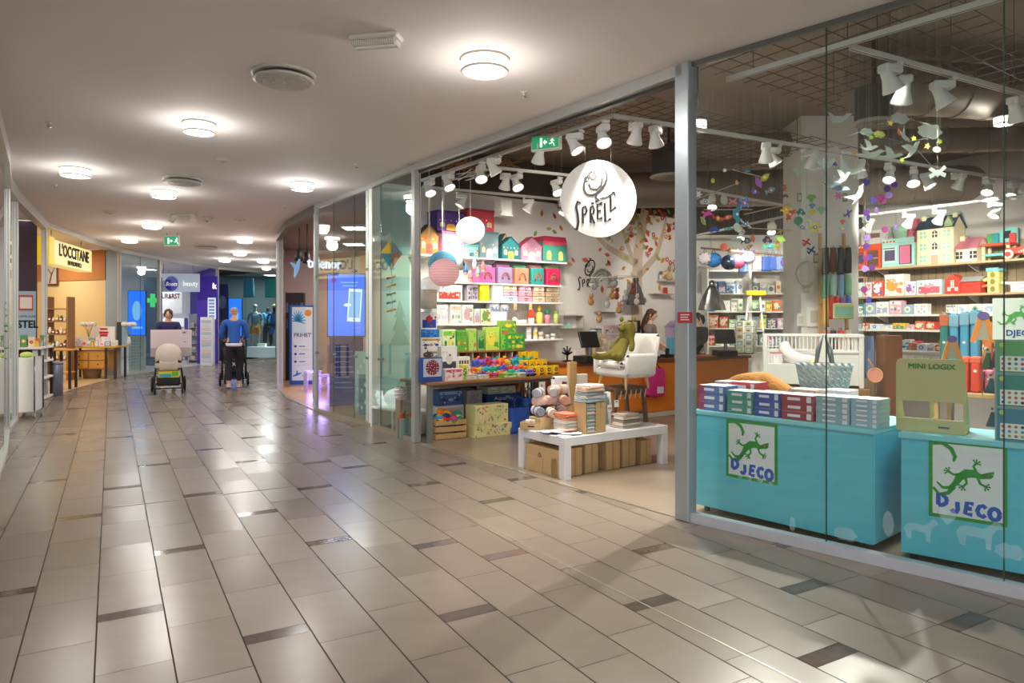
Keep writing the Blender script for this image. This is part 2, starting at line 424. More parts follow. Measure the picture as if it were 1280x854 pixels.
# perfumery
b=B();b.slab([Lw[5],Lw[6],Lw[7],(-15.2,20.2),(-13.5,13.0)],-.001,.004,mat('#c9a878',.4));S(b,'floor_perfumery')
b=B();b.slab([Lw[5],Lw[6],Lw[7],(-15.2,20.2),(-13.5,13.0)],H,H+.05,WHT);S(b,'ceiling_perfumery')
wallseg('wall_perfumery',(-13.5,13.0),(-14.6,20.4),0,2.55,YEL);wallseg('wall_perfumery_back',(-14.7,20.3),(-11.1,19.0),0,2.62,YEL)
wallseg('wall_perfumery_band',(-14.7,20.27),(-11.1,18.97),2.62,H,ORG);wallseg('wall_perfumery_upper',(-13.5,13.0),(-14.6,20.4),2.55,H,ORG)
wallseg('wall_perfumery_pier',(-11.1,19.0),(-10.62,18.75),0,H,mat('#8fa0ac',.6))
# chemist
WBR=mat('#eef0f2',.7)
b=B();bt=[Lw[7],Lw[8],Lw[9],(-9.6,27.6),(-13.5,30.5),(-17.5,27),(-15.4,20.6)]
b.slab(bt,-.001,.004,mat('#b5b2b0',.3));S(b,'floor_chemist');b=B();b.slab(bt,H,H+.05,WHT);S(b,'ceiling_chemist')
wallseg('wall_chemist_left',(-15.4,20.6),(-17.5,27),0,H,WBR);wallseg('wall_chemist_back',(-17.5,27),(-13.5,30.5),0,H,WBR)
wallseg('wall_chemist_side',(-13.5,29.2),(-10.62,24.9),0,H,mat('#34249c',.6))
# clothes shop at the end
b=B();cl=[Lw[9],Lw[10],Lw[11],Lw[12],(-6,35),(-12,33),(-12.6,29)]
b.slab(cl,-.001,.004,mat('#9a9894',.3));S(b,'floor_clothes_shop');b=B();b.slab(cl,H,H+.05,mat('#8a8c8a',.8));S(b,'ceiling_clothes_shop')
wallseg('wall_clothes_back',(-12.6,29.6),(-5,34),0,H,mat('#5d6a6c',.7));wallseg('wall_clothes_end',Lw[11],Lw[12],0,H,mat('#6f7c7e',.7))
# behind the camera: far side wall of the hall, out of view, closes the left side
wallseg('wall_hall_left',(-2.6,-5),Lw[0],0,H,mat('#c9c4bb',.8));wallseg('wall_hall_left_front',Lw[0],Lw[1],0,H,mat('#c9c4bb',.8))
# ================================================================ LIGHTS OF THE PLACE
def light(kind,name,loc,power,color=(1,.93,.84),size=.3,parent=None,aim=None,cone=60,blend=.5):
 l=bpy.data.lights.new(name,kind);l.energy=power;l.color=color
 if kind=='AREA':l.shape='DISK';l.size=size
 elif kind=='SPOT':l.spot_size=math.radians(cone);l.spot_blend=blend;l.shadow_soft_size=size
 else:l.shadow_soft_size=size
 o=bpy.data.objects.new(name,l);COL.objects.link(o);o.location=loc
 if aim is not None:o.rotation_euler=(Vector(aim)-Vector(loc)).to_track_quat('-Z','Y').to_euler()
 if parent is not None:o.parent=parent
 return o
EM_S=mat('#fff4e4',.5,emit=5.0);EM_D=mat('#fff6ea',.5,emit=14.0)
def ceiling_lamp():
 t=thing('ceiling_lamp','','ceiling lamp')
 b=B();b.lathe([(.182,0),(.182,-.012),(.172,-.014)],mat('#d9d5cd',.4));b.build('mounting_ring',t)
 b=B();b.lathe([(.168,-.012),(.17,-.085)],EM_S,28);b.build('glowing_side',t)
 b=B();b.lathe([(.176,-.083),(.180,-.088),(.176,-.098),(.115,-.102),(.115,-.094)],mat('#e6e0d8',.45),28);b.build('rim',t)
 b=B();b.lathe([(.114,-.095),(.09,-.100),(.0,-.104)],EM_D,24);b.build('diffuser',t)
 return t
proto=ceiling_lamp()
# (column, row where the lamp meets the ceiling, scale, words)
CL=[(606,74,1.0,'large round ceiling lamp nearest the camera, above the toy shop entrance'),
(249,154,.85,'round ceiling lamp between the two round air diffusers'),
(94,211,1.0,'round ceiling lamp on the far left above the left shop fronts'),
(205,239,1.0,'round ceiling lamp just below the smaller round air diffuser'),
(378,229,.88,'round ceiling lamp close to the top of the phone shop glass'),
(190,279.5,1.0,'round ceiling lamp left of the green exit sign'),
(162,298,1.0,'round ceiling lamp above the perfumery sign side of the hall'),
(306,298.5,1.0,'round ceiling lamp right of the green exit sign, nearest of the far cluster'),
(300,315,1.0,'round ceiling lamp in the far cluster, second nearest'),
(281,323.5,1.0,'round ceiling lamp in the far cluster above the end of the chemist front'),
(329,325,1.0,'small looking ceiling lamp in the far cluster on its right side'),
(333,334,.9,'tiny looking ceiling lamp farthest down the hall')]
def lamp_at(x,y,s,lab,i):
 o=proto if i==0 else dup(proto,(x,y,H));o.location=(x,y,H);o.scale=(s,s,1);o['label']=lab;o['group']='round ceiling lamps of the hall'
 light('AREA','lamp_light',(x,y,H-.108),20*LAMP_W,(1,.97,.93),.22).rotation_euler=(0,0,0)
 light('POINT','lamp_glow',(x,y,H-.2),17*LAMP_W,(1,.97,.93),.12)
for i,(px,py,s,lab)in enumerate(CL):
 Y=FPX*(H-EYE)/(HZ-py);lamp_at((px-640)/FPX*Y,Y,s,lab,i)
for i,(x,y)in enumerate(((.9,1.6),(-2.2,-.9),(3.0,-1.6),(-.2,-3.3))): # lamp row continued unseen behind the viewer, added to light near floor and ceiling
 o=dup(proto,(x,y,H));o['label']='unseen round ceiling lamp added above and behind the viewpoint';o['group']='unseen ceiling lamps added behind the viewpoint'
 light('AREA','lamp_light',(x,y,H-.108),20*LAMP_W,(1,.97,.93),.22)
 # shop interior lighting: recessed ceiling luminaires of the other shops
def panel_light(x,y,z,p,col,label,s=.5):
 t=thing('ceiling_light',label,'ceiling light',(x,y,z))
 b=B();b.cbox(-s/2,-s/2,-.05,s/2,s/2,0,mat('#d8d8d8',.4),.004);b.build('housing',t)
 b=B();b.box(-s/2+.03,-s/2+.03,-.054,s/2-.03,s/2-.03,-.05,mat('#ffffff',.5,emit=6));b.build('diffuser',t)
 light('AREA','panel_light',(x,y,z-.07),p*ROOM_W,col,s)
for a_ in((-7.6,8.4,H,60,(1,.9,.78),'square ceiling light in the nearest left shop'),
(-10.4,11.4,H,60,(1,.9,.8),'square ceiling light before the plum panel'),
(-11.6,15.2,H,80,(1,.92,.8),'square ceiling light over the wooden perfumery table'),
(-12.6,18.3,H,60,(1,.92,.8),'square ceiling light at the yellow perfumery wall'),
(-12.6,21.6,H,80,(.95,.98,1),'square ceiling light at the front of the chemist shop'),
(-13.4,25.6,H,90,(.95,.98,1),'square ceiling light at the back of the chemist shop'),
(-10.0,28.9,H,130,(.92,1,1),'square ceiling light over the shop window mannequins'),
(-7.6,31.6,H,90,(.92,1,1),'square ceiling light at the end of the clothes shop'),
(-3.2,14.2,H,80,(1,.9,.88),'square ceiling light over the phone shop screen'),
(-3.9,17.2,H,70,(1,.88,.82),'square ceiling light at the back of the phone shop')):
 panel_light(*a_)
 # ================================================================ CEILING FITTINGS
def ceilP(px,py):Y=FPX*(H-EYE)/(HZ-py);return Vector(((px-640)/FPX*Y,Y,H))
DG=mat('#cbc7c1',.5)
def diffuser(p,r,label):
 t=thing('air_diffuser',label,'air vent',p)
 b=B();b.lathe([(r,0),(r,-.01),(r*.9,-.02),(r*.86,-.006)],DG,32);b.build('collar',t)
 b=B();b.lathe([(r*.5,-.0),(r*.93,-.045),(r*.95,-.052),(r*.85,-.062),(r*.82,-.06)],DG,36);b.build('outer_cone',t)
 b=B()
 b.lathe([(r*.82,-.056),(0,-.052)],mat('#8f8b86',.6),36)
 for k in range(1,9):
  q=r*.82*k/9;b.tube([(q*math.cos(a),q*math.sin(a),-.060)for a in[2*PI*i/28 for i in range(28)]],.006,DG,4,closed=True)
 for i in range(10):
  a=2*PI*i/10;b.tube([(0,0,-.060),(r*.8*math.cos(a),r*.8*math.sin(a),-.060)],.004,DG,4)
 b.lathe([(.02,-.056),(.02,-.068),(0,-.07)],DG,12);b.build('grille',t)
diffuser(ceilP(355,93),.245,'large round white air diffuser in the hall ceiling, nearest one')
diffuser(ceilP(228,224),.26,'second round air diffuser, above the lamp near the left shops')
diffuser(ceilP(258,308),.3,'small looking round air diffuser far down the hall')
t=thing('emergency_light','white boxed emergency light with clear ribbed cover on hall ceiling','emergency light',ceilP(470,45),-.2)
b=B();b.cbox(-.175,-.07,-.035,.175,.07,0,mat('#dcd8d0',.4),.012);b.build('base',t)
b=B();b.cbox(-.16,-.055,-.075,.16,.055,-.035,mat('#cfcbc2',.2),.012)
for k in range(20):b.box(-.15+k*.0155,-.057,-.074,-.146+k*.0155,.057,-.036,mat('#f1eee6',.2))
b.build('ribbed_cover',t)
b=B();b.cyl((-.14,-.02,-.079),(.14,-.02,-.079),.008,None,mat('#ffffff',.2),8);b.build('tube',t)
def sprinkler(p,label):
 b=B();b.lathe([(.03,0),(.03,-.006),(.01,-.01),(.01,-.03),(.006,-.034)],DG,12);b.lathe([(.02,-.042),(.022,-.046),(0,-.046)],CH,10);b.tube([(-.012,0,-.02),(-.012,0,-.044)],.002,CH,4);b.tube([(.012,0,-.02),(.012,0,-.044)],.002,CH,4)
 b.build('sprinkler',loc=p,label=label,cat='sprinkler',group='ceiling sprinklers')
for px,py,l in((655,115,'ceiling sprinkler nearest the large lamp'),(61,153,'ceiling sprinkler on the left part of the ceiling'),(446,205,'ceiling sprinkler above the phone shop glass'),(355,257,'ceiling sprinkler left of the phone shop corner'),(70,231,'ceiling sprinkler below the leftmost lamp')):
 sprinkler(ceilP(px,py),l)
def disc_fit(p,r,label,h=.03):
 b=B();b.lathe([(r,0),(r,-h*.4),(r*.8,-h),(0,-h)],DG,24);b.lathe([(r*.3,-h),(r*.25,-h*1.4),(0,-h*1.5)],mat('#a8a49e',.4),12)
 b.build('smoke_detector',loc=p,label=label,cat='smoke detector')
disc_fit(ceilP(279,199),.075,'flat round ceiling speaker between two lamps');disc_fit(ceilP(138,265),.09,'faint round fitting on ceiling left of centre');disc_fit(ceilP(300,274),.1,'pale round detector beyond the second diffuser')
disc_fit(ceilP(259,272),.1,'white detector beside the twin spotlight bracket',.06)
t=thing('ceiling_bracket','white twin headed bracket on ceiling before the exit sign','bracket',ceilP(230,268))
b=B();b.cbox(-.22,-.05,-.04,.22,.05,0,DG,.01);b.build('plate',t)
for s_ in(-1,1):
 b=B();b.cyl((s_*.15,0,-.03),(s_*.2,-.08,-.13),.05,.06,mat('#e6e2da',.4),14);b.build('head',t)
def exit_sign(loc,rz,label,wd=.42,hh=.21,hang=.3):
 t=thing('exit_sign',label,'exit sign',loc,rz)
 for s_ in(-1,1):
  b=B();b.tube([(s_*wd*.35,0,0),(s_*wd*.35,0,hang)],.006,CH,6);b.build('hanger',t)
 b=B();b.cbox(-wd/2,-.03,-hh,wd/2,.03,0,mat('#dfe5de',.4),.008);b.build('housing',t)
 GRN=mat('#2f9a63',.4,emit=.35);WH=mat('#f2fff6',.4,emit=.8)
 b=B();b.box(-wd/2+.015,-.034,-hh+.02,wd/2-.015,-.03,-.015,GRN)
 z=-hh/2;k=hh
 b.box(-.17*k*2,-.038,z-.28*k,-.1*k*2,-.034,z+.28*k,WH) # door
 b.prism([(-.06*k*2,z),(.0,z+.16*k),(.0,z+.05*k),(.12*k,z+.05*k),(.12*k,z-.05*k),(0,z-.05*k),(0,z-.16*k)],-.038,-.034,WH) # arrow
 x0=.5*k
 b.disc(x0+.03*k,z+.25*k,.06*k,.06*k,-.038,-.034,WH,10)
 b.stroke([(x0,z+.18*k),(x0-.03*k,z-.02*k),(x0+.08*k,z-.12*k),(x0+.12*k,z-.28*k)],.05*k,-.038,-.034,WH)
 b.stroke([(x0-.03*k,z-.02*k),(x0-.12*k,z-.12*k),(x0-.22*k,z-.1*k)],.045*k,-.038,-.034,WH)
 b.stroke([(x0-.14*k,z+.06*k),(x0,z+.15*k),(x0+.12*k,z+.04*k)],.035*k,-.038,-.034,WH)
 b.build('pictogram',t)
p=ceilP(215,291.5);exit_sign((p.x,p.y,H-.06),0,'green and white exit sign hanging from the hall ceiling',.33,.23,.06)
# ================================================================ TOY SHOP, display wall side
WW=mat('#efece6',.5,var=.02);CARD=mat('#c9a878',.75,var=.08);CARD2=mat('#bb9866',.75,var=.1)
WOOD=mat('#9a6b40',.5,var=.25,scale=5,stretch=(.6,6,6));PINE=mat('#cda66e',.55,var=.18,scale=5,stretch=(.6,6,6));OLDW=mat('#6f5440',.75,var=.3,scale=8,stretch=(1,1,6))
BLK=mat('#1d1c1e',.5)
def m_(c):return mat(c,.6,var=.05)if isinstance(c,str)else c
# --- generic goods: local origin at bottom centre of the front face, depth runs to +y
def art(b,wd,h,cols,seed,y=-.0012):
 """printed front: bands, discs and blocks"""
 r=random.Random(seed);k=r.choice((0,1,2,3))
 if wd*h>.012:
  for i in range(14):
   x,z,q=r.uniform(-.42,.42)*wd,r.uniform(.08,.9)*h,r.uniform(.03,.09)*min(wd,h)+.002;c=m_(r.choice(cols))
   b.disc(x,z,q,q*r.uniform(.5,1.4),y*(2+i*.05),0,c,7)
 if k==0:
  b.box(-wd*.42,y,h*.1,wd*.42,0,h*.55,m_(cols[0]));b.disc(0,h*.62,wd*.22,h*.16,y*1.6,0,m_(cols[1]),12)
 elif k==1:
  b.box(-wd*.45,y,h*.72,wd*.45,0,h*.92,m_(cols[0]))
  for i in range(3):b.disc(-wd*.28+i*wd*.28,h*.38,wd*.1,h*.12,y*1.5,0,m_(cols[(i+1)%len(cols)]),10)
 elif k==2:
  b.disc(-wd*.1,h*.5,wd*.3,h*.3,y,0,m_(cols[0]),14);b.box(wd*.12,y*1.6,h*.15,wd*.4,0,h*.35,m_(cols[1]))
  b.box(wd*.12,y*1.6,h*.62,wd*.4,0,h*.8,m_(cols[-1]))
 else:
  for i in range(4):
   for j in range(3):b.box(-wd*.4+i*wd*.21,y,h*(.12+.28*j),-wd*.4+i*wd*.21+wd*.14,0,h*(.28+.28*j),m_(cols[r.randrange(len(cols))]))
def carton(name,loc,rz,wd,d,h,col,cols,label,cat='box',group=None,seed=0,flat=False):
 if flat or wd*h<.012:
  b=B();b.cbox(-wd/2,0,0,wd/2,d,h,m_(col),.003);art(b,wd,h,cols,seed)
  return b.build(name,loc=loc,rz=rz,label=label,cat=cat,group=group)
 t=thing(name,label,cat,loc,rz,group)
 b=B();b.cbox(-wd/2,0,0,wd/2,d,h,m_(col),.003);b.build('carton',t)
 b=B();art(b,wd,h,cols,seed);b.build('printed_front',t);return t
def gable(b,wd,d,h,body,roof,ov=.01,hr=.38):
 hb=h*(1-hr)
 b.prism([(-wd/2,0),(wd/2,0),(wd/2,hb),(0,h-.01),(-wd/2,hb)],0,d,m_(body))
 for s_ in(-1,1):
  e=.012;x1,z1=s_*(wd/2+ov),hb-ov*1.0
  P=[(0,h-.01),(x1,z1),(x1,z1+e),(0,h+e-.01)]
  if s_>0:P=P[::-1]
  b2=P;b.prism(b2,-ov,d+ov,m_(roof))
def fabric_house(loc,rz,wd,d,h,body,roof,trim,label,flat_top=False,group='fabric storage houses on the top shelf'):
 t=thing('toy_house_box',label,'toy box',loc,rz,group)
 b=B()
 if flat_top:b.cbox(-wd/2,0,0,wd/2,d,h,m_(body),.006)
 else:gable(b,wd,d,h,body,body)
 b.build('body',t)
 b=B()
 if flat_top:b.cbox(-wd/2-.006,-.006,h-.03,wd/2+.006,d+.006,h+.004,m_(roof),.006)
 else:
  hb=h*.62
  for s_ in(-1,1):
   P=[(0,h),(s_*(wd/2+.014),hb-.012),(s_*(wd/2+.014),hb+.004),(0,h+.016)]
   b.prism(P if s_<0 else P[::-1],-.014,d+.01,m_(roof))
 b.build('roof',t)
 b=B();dw=wd*.16
 b.prism([(-dw,.01),(dw,.01),(dw,h*.28),(dw*.6,h*.36),(-dw*.6,h*.36),(-dw,h*.28)],-.004,0,m_(trim));b.disc(dw*.5,h*.17,.006,.006,-.008,-.004,m_('#f1d38a'),8);b.build('door',t)
 for s_ in(-1,1):
  b=B();x=s_*wd*.31
  b.prism([(x-wd*.09,h*.2),(x+wd*.09,h*.2),(x+wd*.09,h*.38),(x,h*.44),(x-wd*.09,h*.38)],-.004,0,m_('#f2e2b0'))
  b.box(x-.003,-.006,h*.2,x+.003,-.004,h*.42,m_(trim));b.box(x-wd*.09,-.006,h*.3,x+wd*.09,-.004,h*.3+.006,m_(trim));b.build('window_patch',t)
 b=B()
 for i in range(5):b.disc(-wd*.4+wd*.2*i,h*.52,.012,.012,-.004,0,m_(['#e5b93d','#d8567a','#7fc0c4','#e9efe6','#d2733c'][i]),8)
 b.build('applique_row',t)
 return t
def shelf(name,fr,x0,x1,z,d,label,m=WW,th=.028,y=0,group='wall shelves of the display wall',cat='shelf'):
 b=B();b.cbox(0,-d,-th,x1-x0,0,0,m,.004);t=thing(name,label,cat,fr.at(x0,y,z),fr.th,group);b.build('board',t)
 for q in(.25,(x1-x0)/2,x1-x0-.25):
  b=B();b.prism([(q-.004,-.03),(q+.004,-.03),(q+.004,-.035),(q-.004,-.035)],-.02,0,m)
  b.hexa([(q-.006,-d*.8,-th-.012),(q+.006,-d*.8,-th-.012),(q+.006,0,-th-.09),(q-.006,0,-th-.09),(q-.006,-d*.8,-th),(q+.006,-d*.8,-th),(q+.006,0,-th),(q-.006,0,-th)],m);b.build('bracket',t)
 return t
SD=.36;SF=-.34 # shelf depth, where goods stand
def on(fr,px0,px1,y):x0,x1=fr.x_of(px0,y),fr.x_of(px1,y);return(x0+x1)/2,x1-x0
def sz(fr,px,pyt,z,y):return fr.z_of(px,pyt,y)-z
xA=lambda px,y=-SD:FA.x_of(px,y)
for z,x0,x1,w_ in((2.465,xA(523),xA(709),'top'),(2.08,xA(560),xA(703),'second'),(1.80,xA(540),xA(704),'third'),(1.45,xA(540),xA(704),'fourth'),(1.2,xA(652),xA(704),'short fifth')):
 shelf('wall_shelf',FA,x0,x1,z,SD,'white %s shelf from the top on the display wall'%w_)
b=B()
for px in(560,605,650,700):x=xA(px,0);b.box(x-.012,-.012,.3,x+.012,0,2.6,WW)
b.build('shelf_rails',loc=FA.at(0,-.002),rz=FA.th,label='white slotted uprights behind the display wall shelves',cat='shelf rail',kind='stuff')
def goods(px0,px1,pyt,z,y=SF,fr=FA):
 x,wd=on(fr,px0,px1,y);return fr.at(x,y,z),wd,sz(fr,(px0+px1)/2,pyt,z,y)
Z1=2.465
for(a,c,top,body,roof,trim,lab,ft,yy)in(
(524,549,281,'#a8763c','#3b4a38','#d24b3c','brown fabric house box with dark roof at the left end of the top shelf',False,SF),
(552,581,290,'#e58fb4','#d8709f','#fbe7ee','pink fabric house box under the purple one',True,SF),
(580,599,306,'#8fd3cb','#6fb7b2','#3f6f78','small mint box partly below the white star lantern',True,SF),
(599,624,290,'#7d9aa0','#5f7f88','#e5ecec','grey blue house box under the big red box',True,SF),
(625,637,293,'#e2c092','#3d6a63','#a86a3c','tan house box half hidden behind the dark teal gable box',False,SF+.16),
(627,650,297,'#1f6f73','#17525a','#e9d44c','dark teal gabled toy house box with yellow oval sign',False,SF-.01),
(651,678,297,'#c48ba6','#b23b5a','#f3e3b4','mauve gabled toy house box with red roof edge',False,SF-.01)):
 loc,wd,h=goods(a,c,top,Z1,yy);fabric_house(loc,FA.th,wd*.93,.14 if not ft else.28,h,body,roof,trim,lab,ft)
loc,wd,h=goods(545,582,264,0,SF);zb=Z1+sz(FA,566.5,290,Z1,SF)+.006
fabric_house((loc.x,loc.y,zb),FA.th,wd*.93,.3,h-zb,'#5a3b8c','#4a2f7a','#e8b23d','purple fabric house box standing on the pink one',True)
loc,wd,h=goods(583,619,262,0,SF+.02);zb=Z1+sz(FA,611.5,290,Z1,SF)+.006
fabric_house((loc.x,loc.y,zb),FA.th,wd*.93,.28,h-zb,'#d94a5c','#c23a50','#6d86c0','big red fabric house box on top of the grey blue one',True)
# castle
loc,wd,h=goods(679,708,296,Z1,SF-.01)
t=thing('toy_castle_box','green fabric castle box with red battlements at the right end of the top shelf','toy box',loc,FA.th)
b=B();b.cbox(-wd/2,0,0,wd/2,.3,h*.8,m_('#3f8f7c'),.006);b.build('body',t)
b=B();b.prism([(-wd/2,h*.78),(wd/2,h*.78),(wd/2-.02,h),(-wd/2+.02,h)],-.01,.3,m_('#b8324e'));b.build('roof',t)
b=B()
for i in range(7):b.box(-wd/2+i*wd/7+.008,-.012,h*.66,-wd/2+(i+1)*wd/7-.008,-.001,h*.8,m_('#d94a62'))
b.build('battlements',t)
for s_ in(-.5,.5):
 b=B();x=s_*wd*.5;b.prism([(x-.045,.03),(x+.045,.03),(x+.045,h*.33),(x+.02,h*.43),(x-.02,h*.43),(x-.045,h*.33)],-.004,0,m_('#eecb74'));b.build('window_patch',t)
 # second shelf: toy suitcases
def case(px0,px1,top,col,lid,lab,z=2.08):
 loc,wd,h=goods(px0,px1,top,z);wd*=.92
 t=thing('play_basket',lab,'storage box',loc,FA.th,'felt storage boxes on the second shelf')
 b=B();b.cbox(-wd/2,0,0,wd/2,.26,h,m_(col),.012);b.build('box_body',t)
 b=B();b.tube([(wd*.26*math.cos(a),-.006,h*.25+h*.42*math.sin(a))for a in[PI*i/8 for i in range(9)]],.009,m_('#a9622f'),6);b.build('handle',t)
 b=B();b.tube([(wd*.18*math.cos(a),-.006,h*.25+h*.28*math.sin(a))for a in[PI*i/8 for i in range(9)]],.006,m_(lid),5);b.build('rainbow_stitch',t)
 b=B();b.cbox(-wd/2+.01,.06,h,wd/2-.01,.25,h+.045,m_(lid),.01);b.build('folded_lid',t)
for a in((600,620,334,'#d769a8','#8c86a0','magenta pink felt box with arched handle, left end of the row'),(622,642,334,'#9a8bb0','#a0558c','greyish lilac felt box with arched handle'),(644,662,335,'#ee8a6c','#2f8f74','coral orange felt box with arched handle'),(664,681,335,'#2d8f86','#c7737c','teal felt box with arched handle'),(683,701,336,'#cf2358','#6ba06c','crimson felt box with slanted handle at the right end')):case(*a)
# garland of felt gnomes
t=thing('gnome_garland','string of felt gnome heads in blue, pink and coral hanging before the second shelf','garland')
g=random.Random(5)
for i,(px,py,c,hc)in enumerate(((582,338,'#3f83b8','#e9b0a0'),(588,346,'#e98d86','#f3d9c8'),(597,341,'#8fb8a8','#f0cfc0'),(604,335,'#ef8d7c','#f2d5c8'),(578,330,'#28406e','#d9a090'),(593,331,'#d9e4e4','#e8c0b0'))):
 p=FA.at(FA.x_of(px,-.5),-.5,0);z=EYE+(HZ-py)/FPX*p.y
 b=B();b.lathe([(.038,-.03),(.03,.03),(.012,.09),(0,.10)],m_(c),12,(p.x,p.y,z));b.ell((p.x,p.y,z-.035),.034,m_(hc),10,6);b.build('gnome',t)
b=B();pts=[FA.at(FA.x_of(px,-.5),-.5,0)for px in(570,580,590,600,608)]
b.tube([(p.x,p.y,EYE+(HZ-py)/FPX*p.y)for p,py in zip(pts,(322,327,330,328,324))],.002,WW,4);b.build('cord',t)
# third shelf
Z3=1.80
carton('picture_box',*[*(lambda g_:(g_[0],FA.th,g_[1]*.95,.2,g_[2]))(goods(545,579,356,Z3))],'#f0ece4',['#c8493a','#e0dcd4','#99a4aa'],'white kit box printed with a red plane on the third shelf',seed=2)
for a,c,top,col,cc,lab in((584,598,356,'#b9b6c0',['#8a8698','#6d4f5a'],'lilac grey tall box on the third shelf'),(600,612,356,'#f5de10',['#f9ee60','#e8cc00'],'bright yellow tall box on the third shelf'),(616,629,357,'#dfe8f4',['#c4d4ea','#ffffff'],'pale blue tall box on the third shelf')):
 loc,wd,h=goods(a,c,top,Z3);carton('tall_box',loc,FA.th,wd*.95,.12,h,col,cc,lab,seed=0)
def suitcase_stack(px0,px1,top,cols,handle,words,z=Z3,n=3):
 loc,wd,h=goods(px0,px1,top,z);hh=h/n
 for i in range(n):
  k=1-.07*i;w2=wd*k*.96;zz=z+i*hh
  pos=('bottom','middle','top')[i]
  t=thing('toy_suitcase','%s %s of its stack on the third shelf'%(words,pos),'toy suitcase',(loc.x,loc.y,zz),FA.th,'small stacked suitcases on the third shelf')
  b=B();b.cbox(-w2/2,0,.001,w2/2,.16*k,hh-.002,m_(cols[i]),.012);b.build('case_shell',t)
  b=B();b.box(-w2/2-.001,-.002,hh*.66,w2/2+.001,.005,hh*.7,m_(handle));b.tube([(-w2*.13,-.004,hh*.45),(-w2*.08,-.016,hh*.62),(w2*.08,-.016,hh*.62),(w2*.13,-.004,hh*.45)],.004,m_(handle),5)
  b.prism([(-.025,hh*.3),(0,hh*.15),(.025,hh*.3),(.01,hh*.28),(-.01,hh*.28)],-.003,0,m_(handle));b.build('handle',t)
suitcase_stack(629,648,356,['#d3e6f0','#eebbcb','#f6e9b8'],'#4b4350','pastel suitcase with smiling front,')
suitcase_stack(649,666,357,['#f2a9bd','#f2a9bd','#f4b4c5'],'#3d2b32','pink suitcase with dark handle,')
suitcase_stack(667,682,358,['#e2cdb6','#d9bfa2','#e6d3bd'],'#a8382c','cream floral suitcase with red clasp,')
suitcase_stack(683,699,359,['#b9a284','#c6b094','#b59c7c'],'#5f4632','tan patterned suitcase at the shelf end,')
# price cards under the third shelf
for i,px in enumerate((644,663)):
 p=FA.at(FA.x_of(px,-SD-.01),-SD-.012,0);b=B();b.cbox(-.03,-.003,-.1,.03,0,0,mat('#d9bd86',.7),.002);b.box(-.015,-.005,-.07,.015,-.003,-.065,BLK)
 b.build('price_card',loc=(p.x,p.y,1.775),rz=FA.th,label='small kraft price card hanging from the third shelf, %s one'%('left','right')[i],cat='price card')
 # fourth shelf
Z4=1.45
for i,(a,c,top,col,cc,lab)in enumerate(((545,561,381,'#f4f2ee',['#e8e2ea','#cfd8ea'],'plain white carton at the left of the fourth shelf'),(563,577,381,'#f6f4f0',['#d9c6a4','#8fb19c'],'white carton with a small tree print on the fourth shelf'),
(578,592,381,'#f4f3f0',['#d7a7ae','#b5a488'],'white carton with an arch print on the fourth shelf'),(593,600,386,'#dcd6d8',['#c79aa8','#a8b8c8'],'slim grey and pink carton on the fourth shelf'),
(601,614,386,'#cfe0b6',['#6f9f50','#b07f50'],'carton with green leaf print on the fourth shelf'),(614,634,390,'#f7f6f4',['#e6eaf2','#f0dfe2'],'wide low white carton on the fourth shelf'))):
 loc,wd,h=goods(a,c,top,Z4);carton('gift_box',loc,FA.th,wd*.94,.15,h,col,cc,lab,seed=i*3+1)
for i,(a,c,tp,bt,col)in enumerate(((612,625,379,389.5,'#b9bcc6'),(626,636,381,389.5,'#cfc6cc'))):
 loc,wd,h=goods(a,c,tp,0,SF);zb=Z4+goods(614,634,390,Z4)[2]
 carton('gift_box',(loc.x,loc.y,zb+.001),FA.th,wd*.9,.12,max(.06,h-zb),col,['#6f86b0','#e8e8ee'],('lilac grey box with blue oval lying on the wide white carton','small pinkish box on the wide white carton')[i],seed=2)
def lath(px,z,prof,m,lab,name,cat,y=SF+.08,parts=None,fr=FA):
 p=fr.at(fr.x_of(px,y),y,z);t=thing(name,lab,cat,p,fr.th)
 for pn,pr,mm in[('body',prof,m)]+(parts or[]):
  b=B();b.lathe(pr,m_(mm),14);b.build(pn,t)
 return t
lath(643.5,Z4,[(.03,0),(.045,.02),(.05,.06),(.03,.1),(0,.11)],'#e9e5df','small white rounded pot on the fourth shelf','pot','pot')
lath(664,Z4,[(.055,.1),(.06,.13),(.05,.19),(.03,.25),(.012,.28),(0,.285)],'#e8502c','orange red mushroom lamp with white foot on the fourth shelf','night_lamp','lamp',parts=[('foot',[(.05,0),(.055,.04),(.05,.1),(0,.1)],'#f3e6da')])
lath(674,Z4,[(.035,0),(.058,.05),(.06,.12),(.05,.18),(.0,.2)],'#f7dd66','yellow pineapple lamp on the fourth shelf','pineapple_lamp','lamp',parts=[('leaf_crown',[(.02,.19),(.04,.24),(.02,.25),(.035,.29),(.012,.3),(.02,.33),(0,.345)],'#efcb2c')])
lath(684,Z4,[(.04,0),(.05,.07),(.052,.14),(.04,.15),(0,.15)],'#e2879a','pink patterned cup with green tuft on the fourth shelf','planter','pot',parts=[('tuft',[(.04,.14),(.05,.2),(.03,.25),(0,.28)],'#3f7f5c')])
lath(695,Z4,[(.035,0),(.045,.08),(.04,.17),(0,.17)],'#b7cf6e','light green cup at the end of the fourth shelf','planter','pot',parts=[('tuft',[(.03,.16),(.045,.2),(.0,.23)],'#8ab050')])
b=B();b.cbox(-.09,0,0,.09,.1,.06,WW,.01);b.build('soap_dish',loc=FA.at(FA.x_of(653,SF),SF,Z4),rz=FA.th,label='low white ceramic tray before the mushroom lamp',cat='tray')
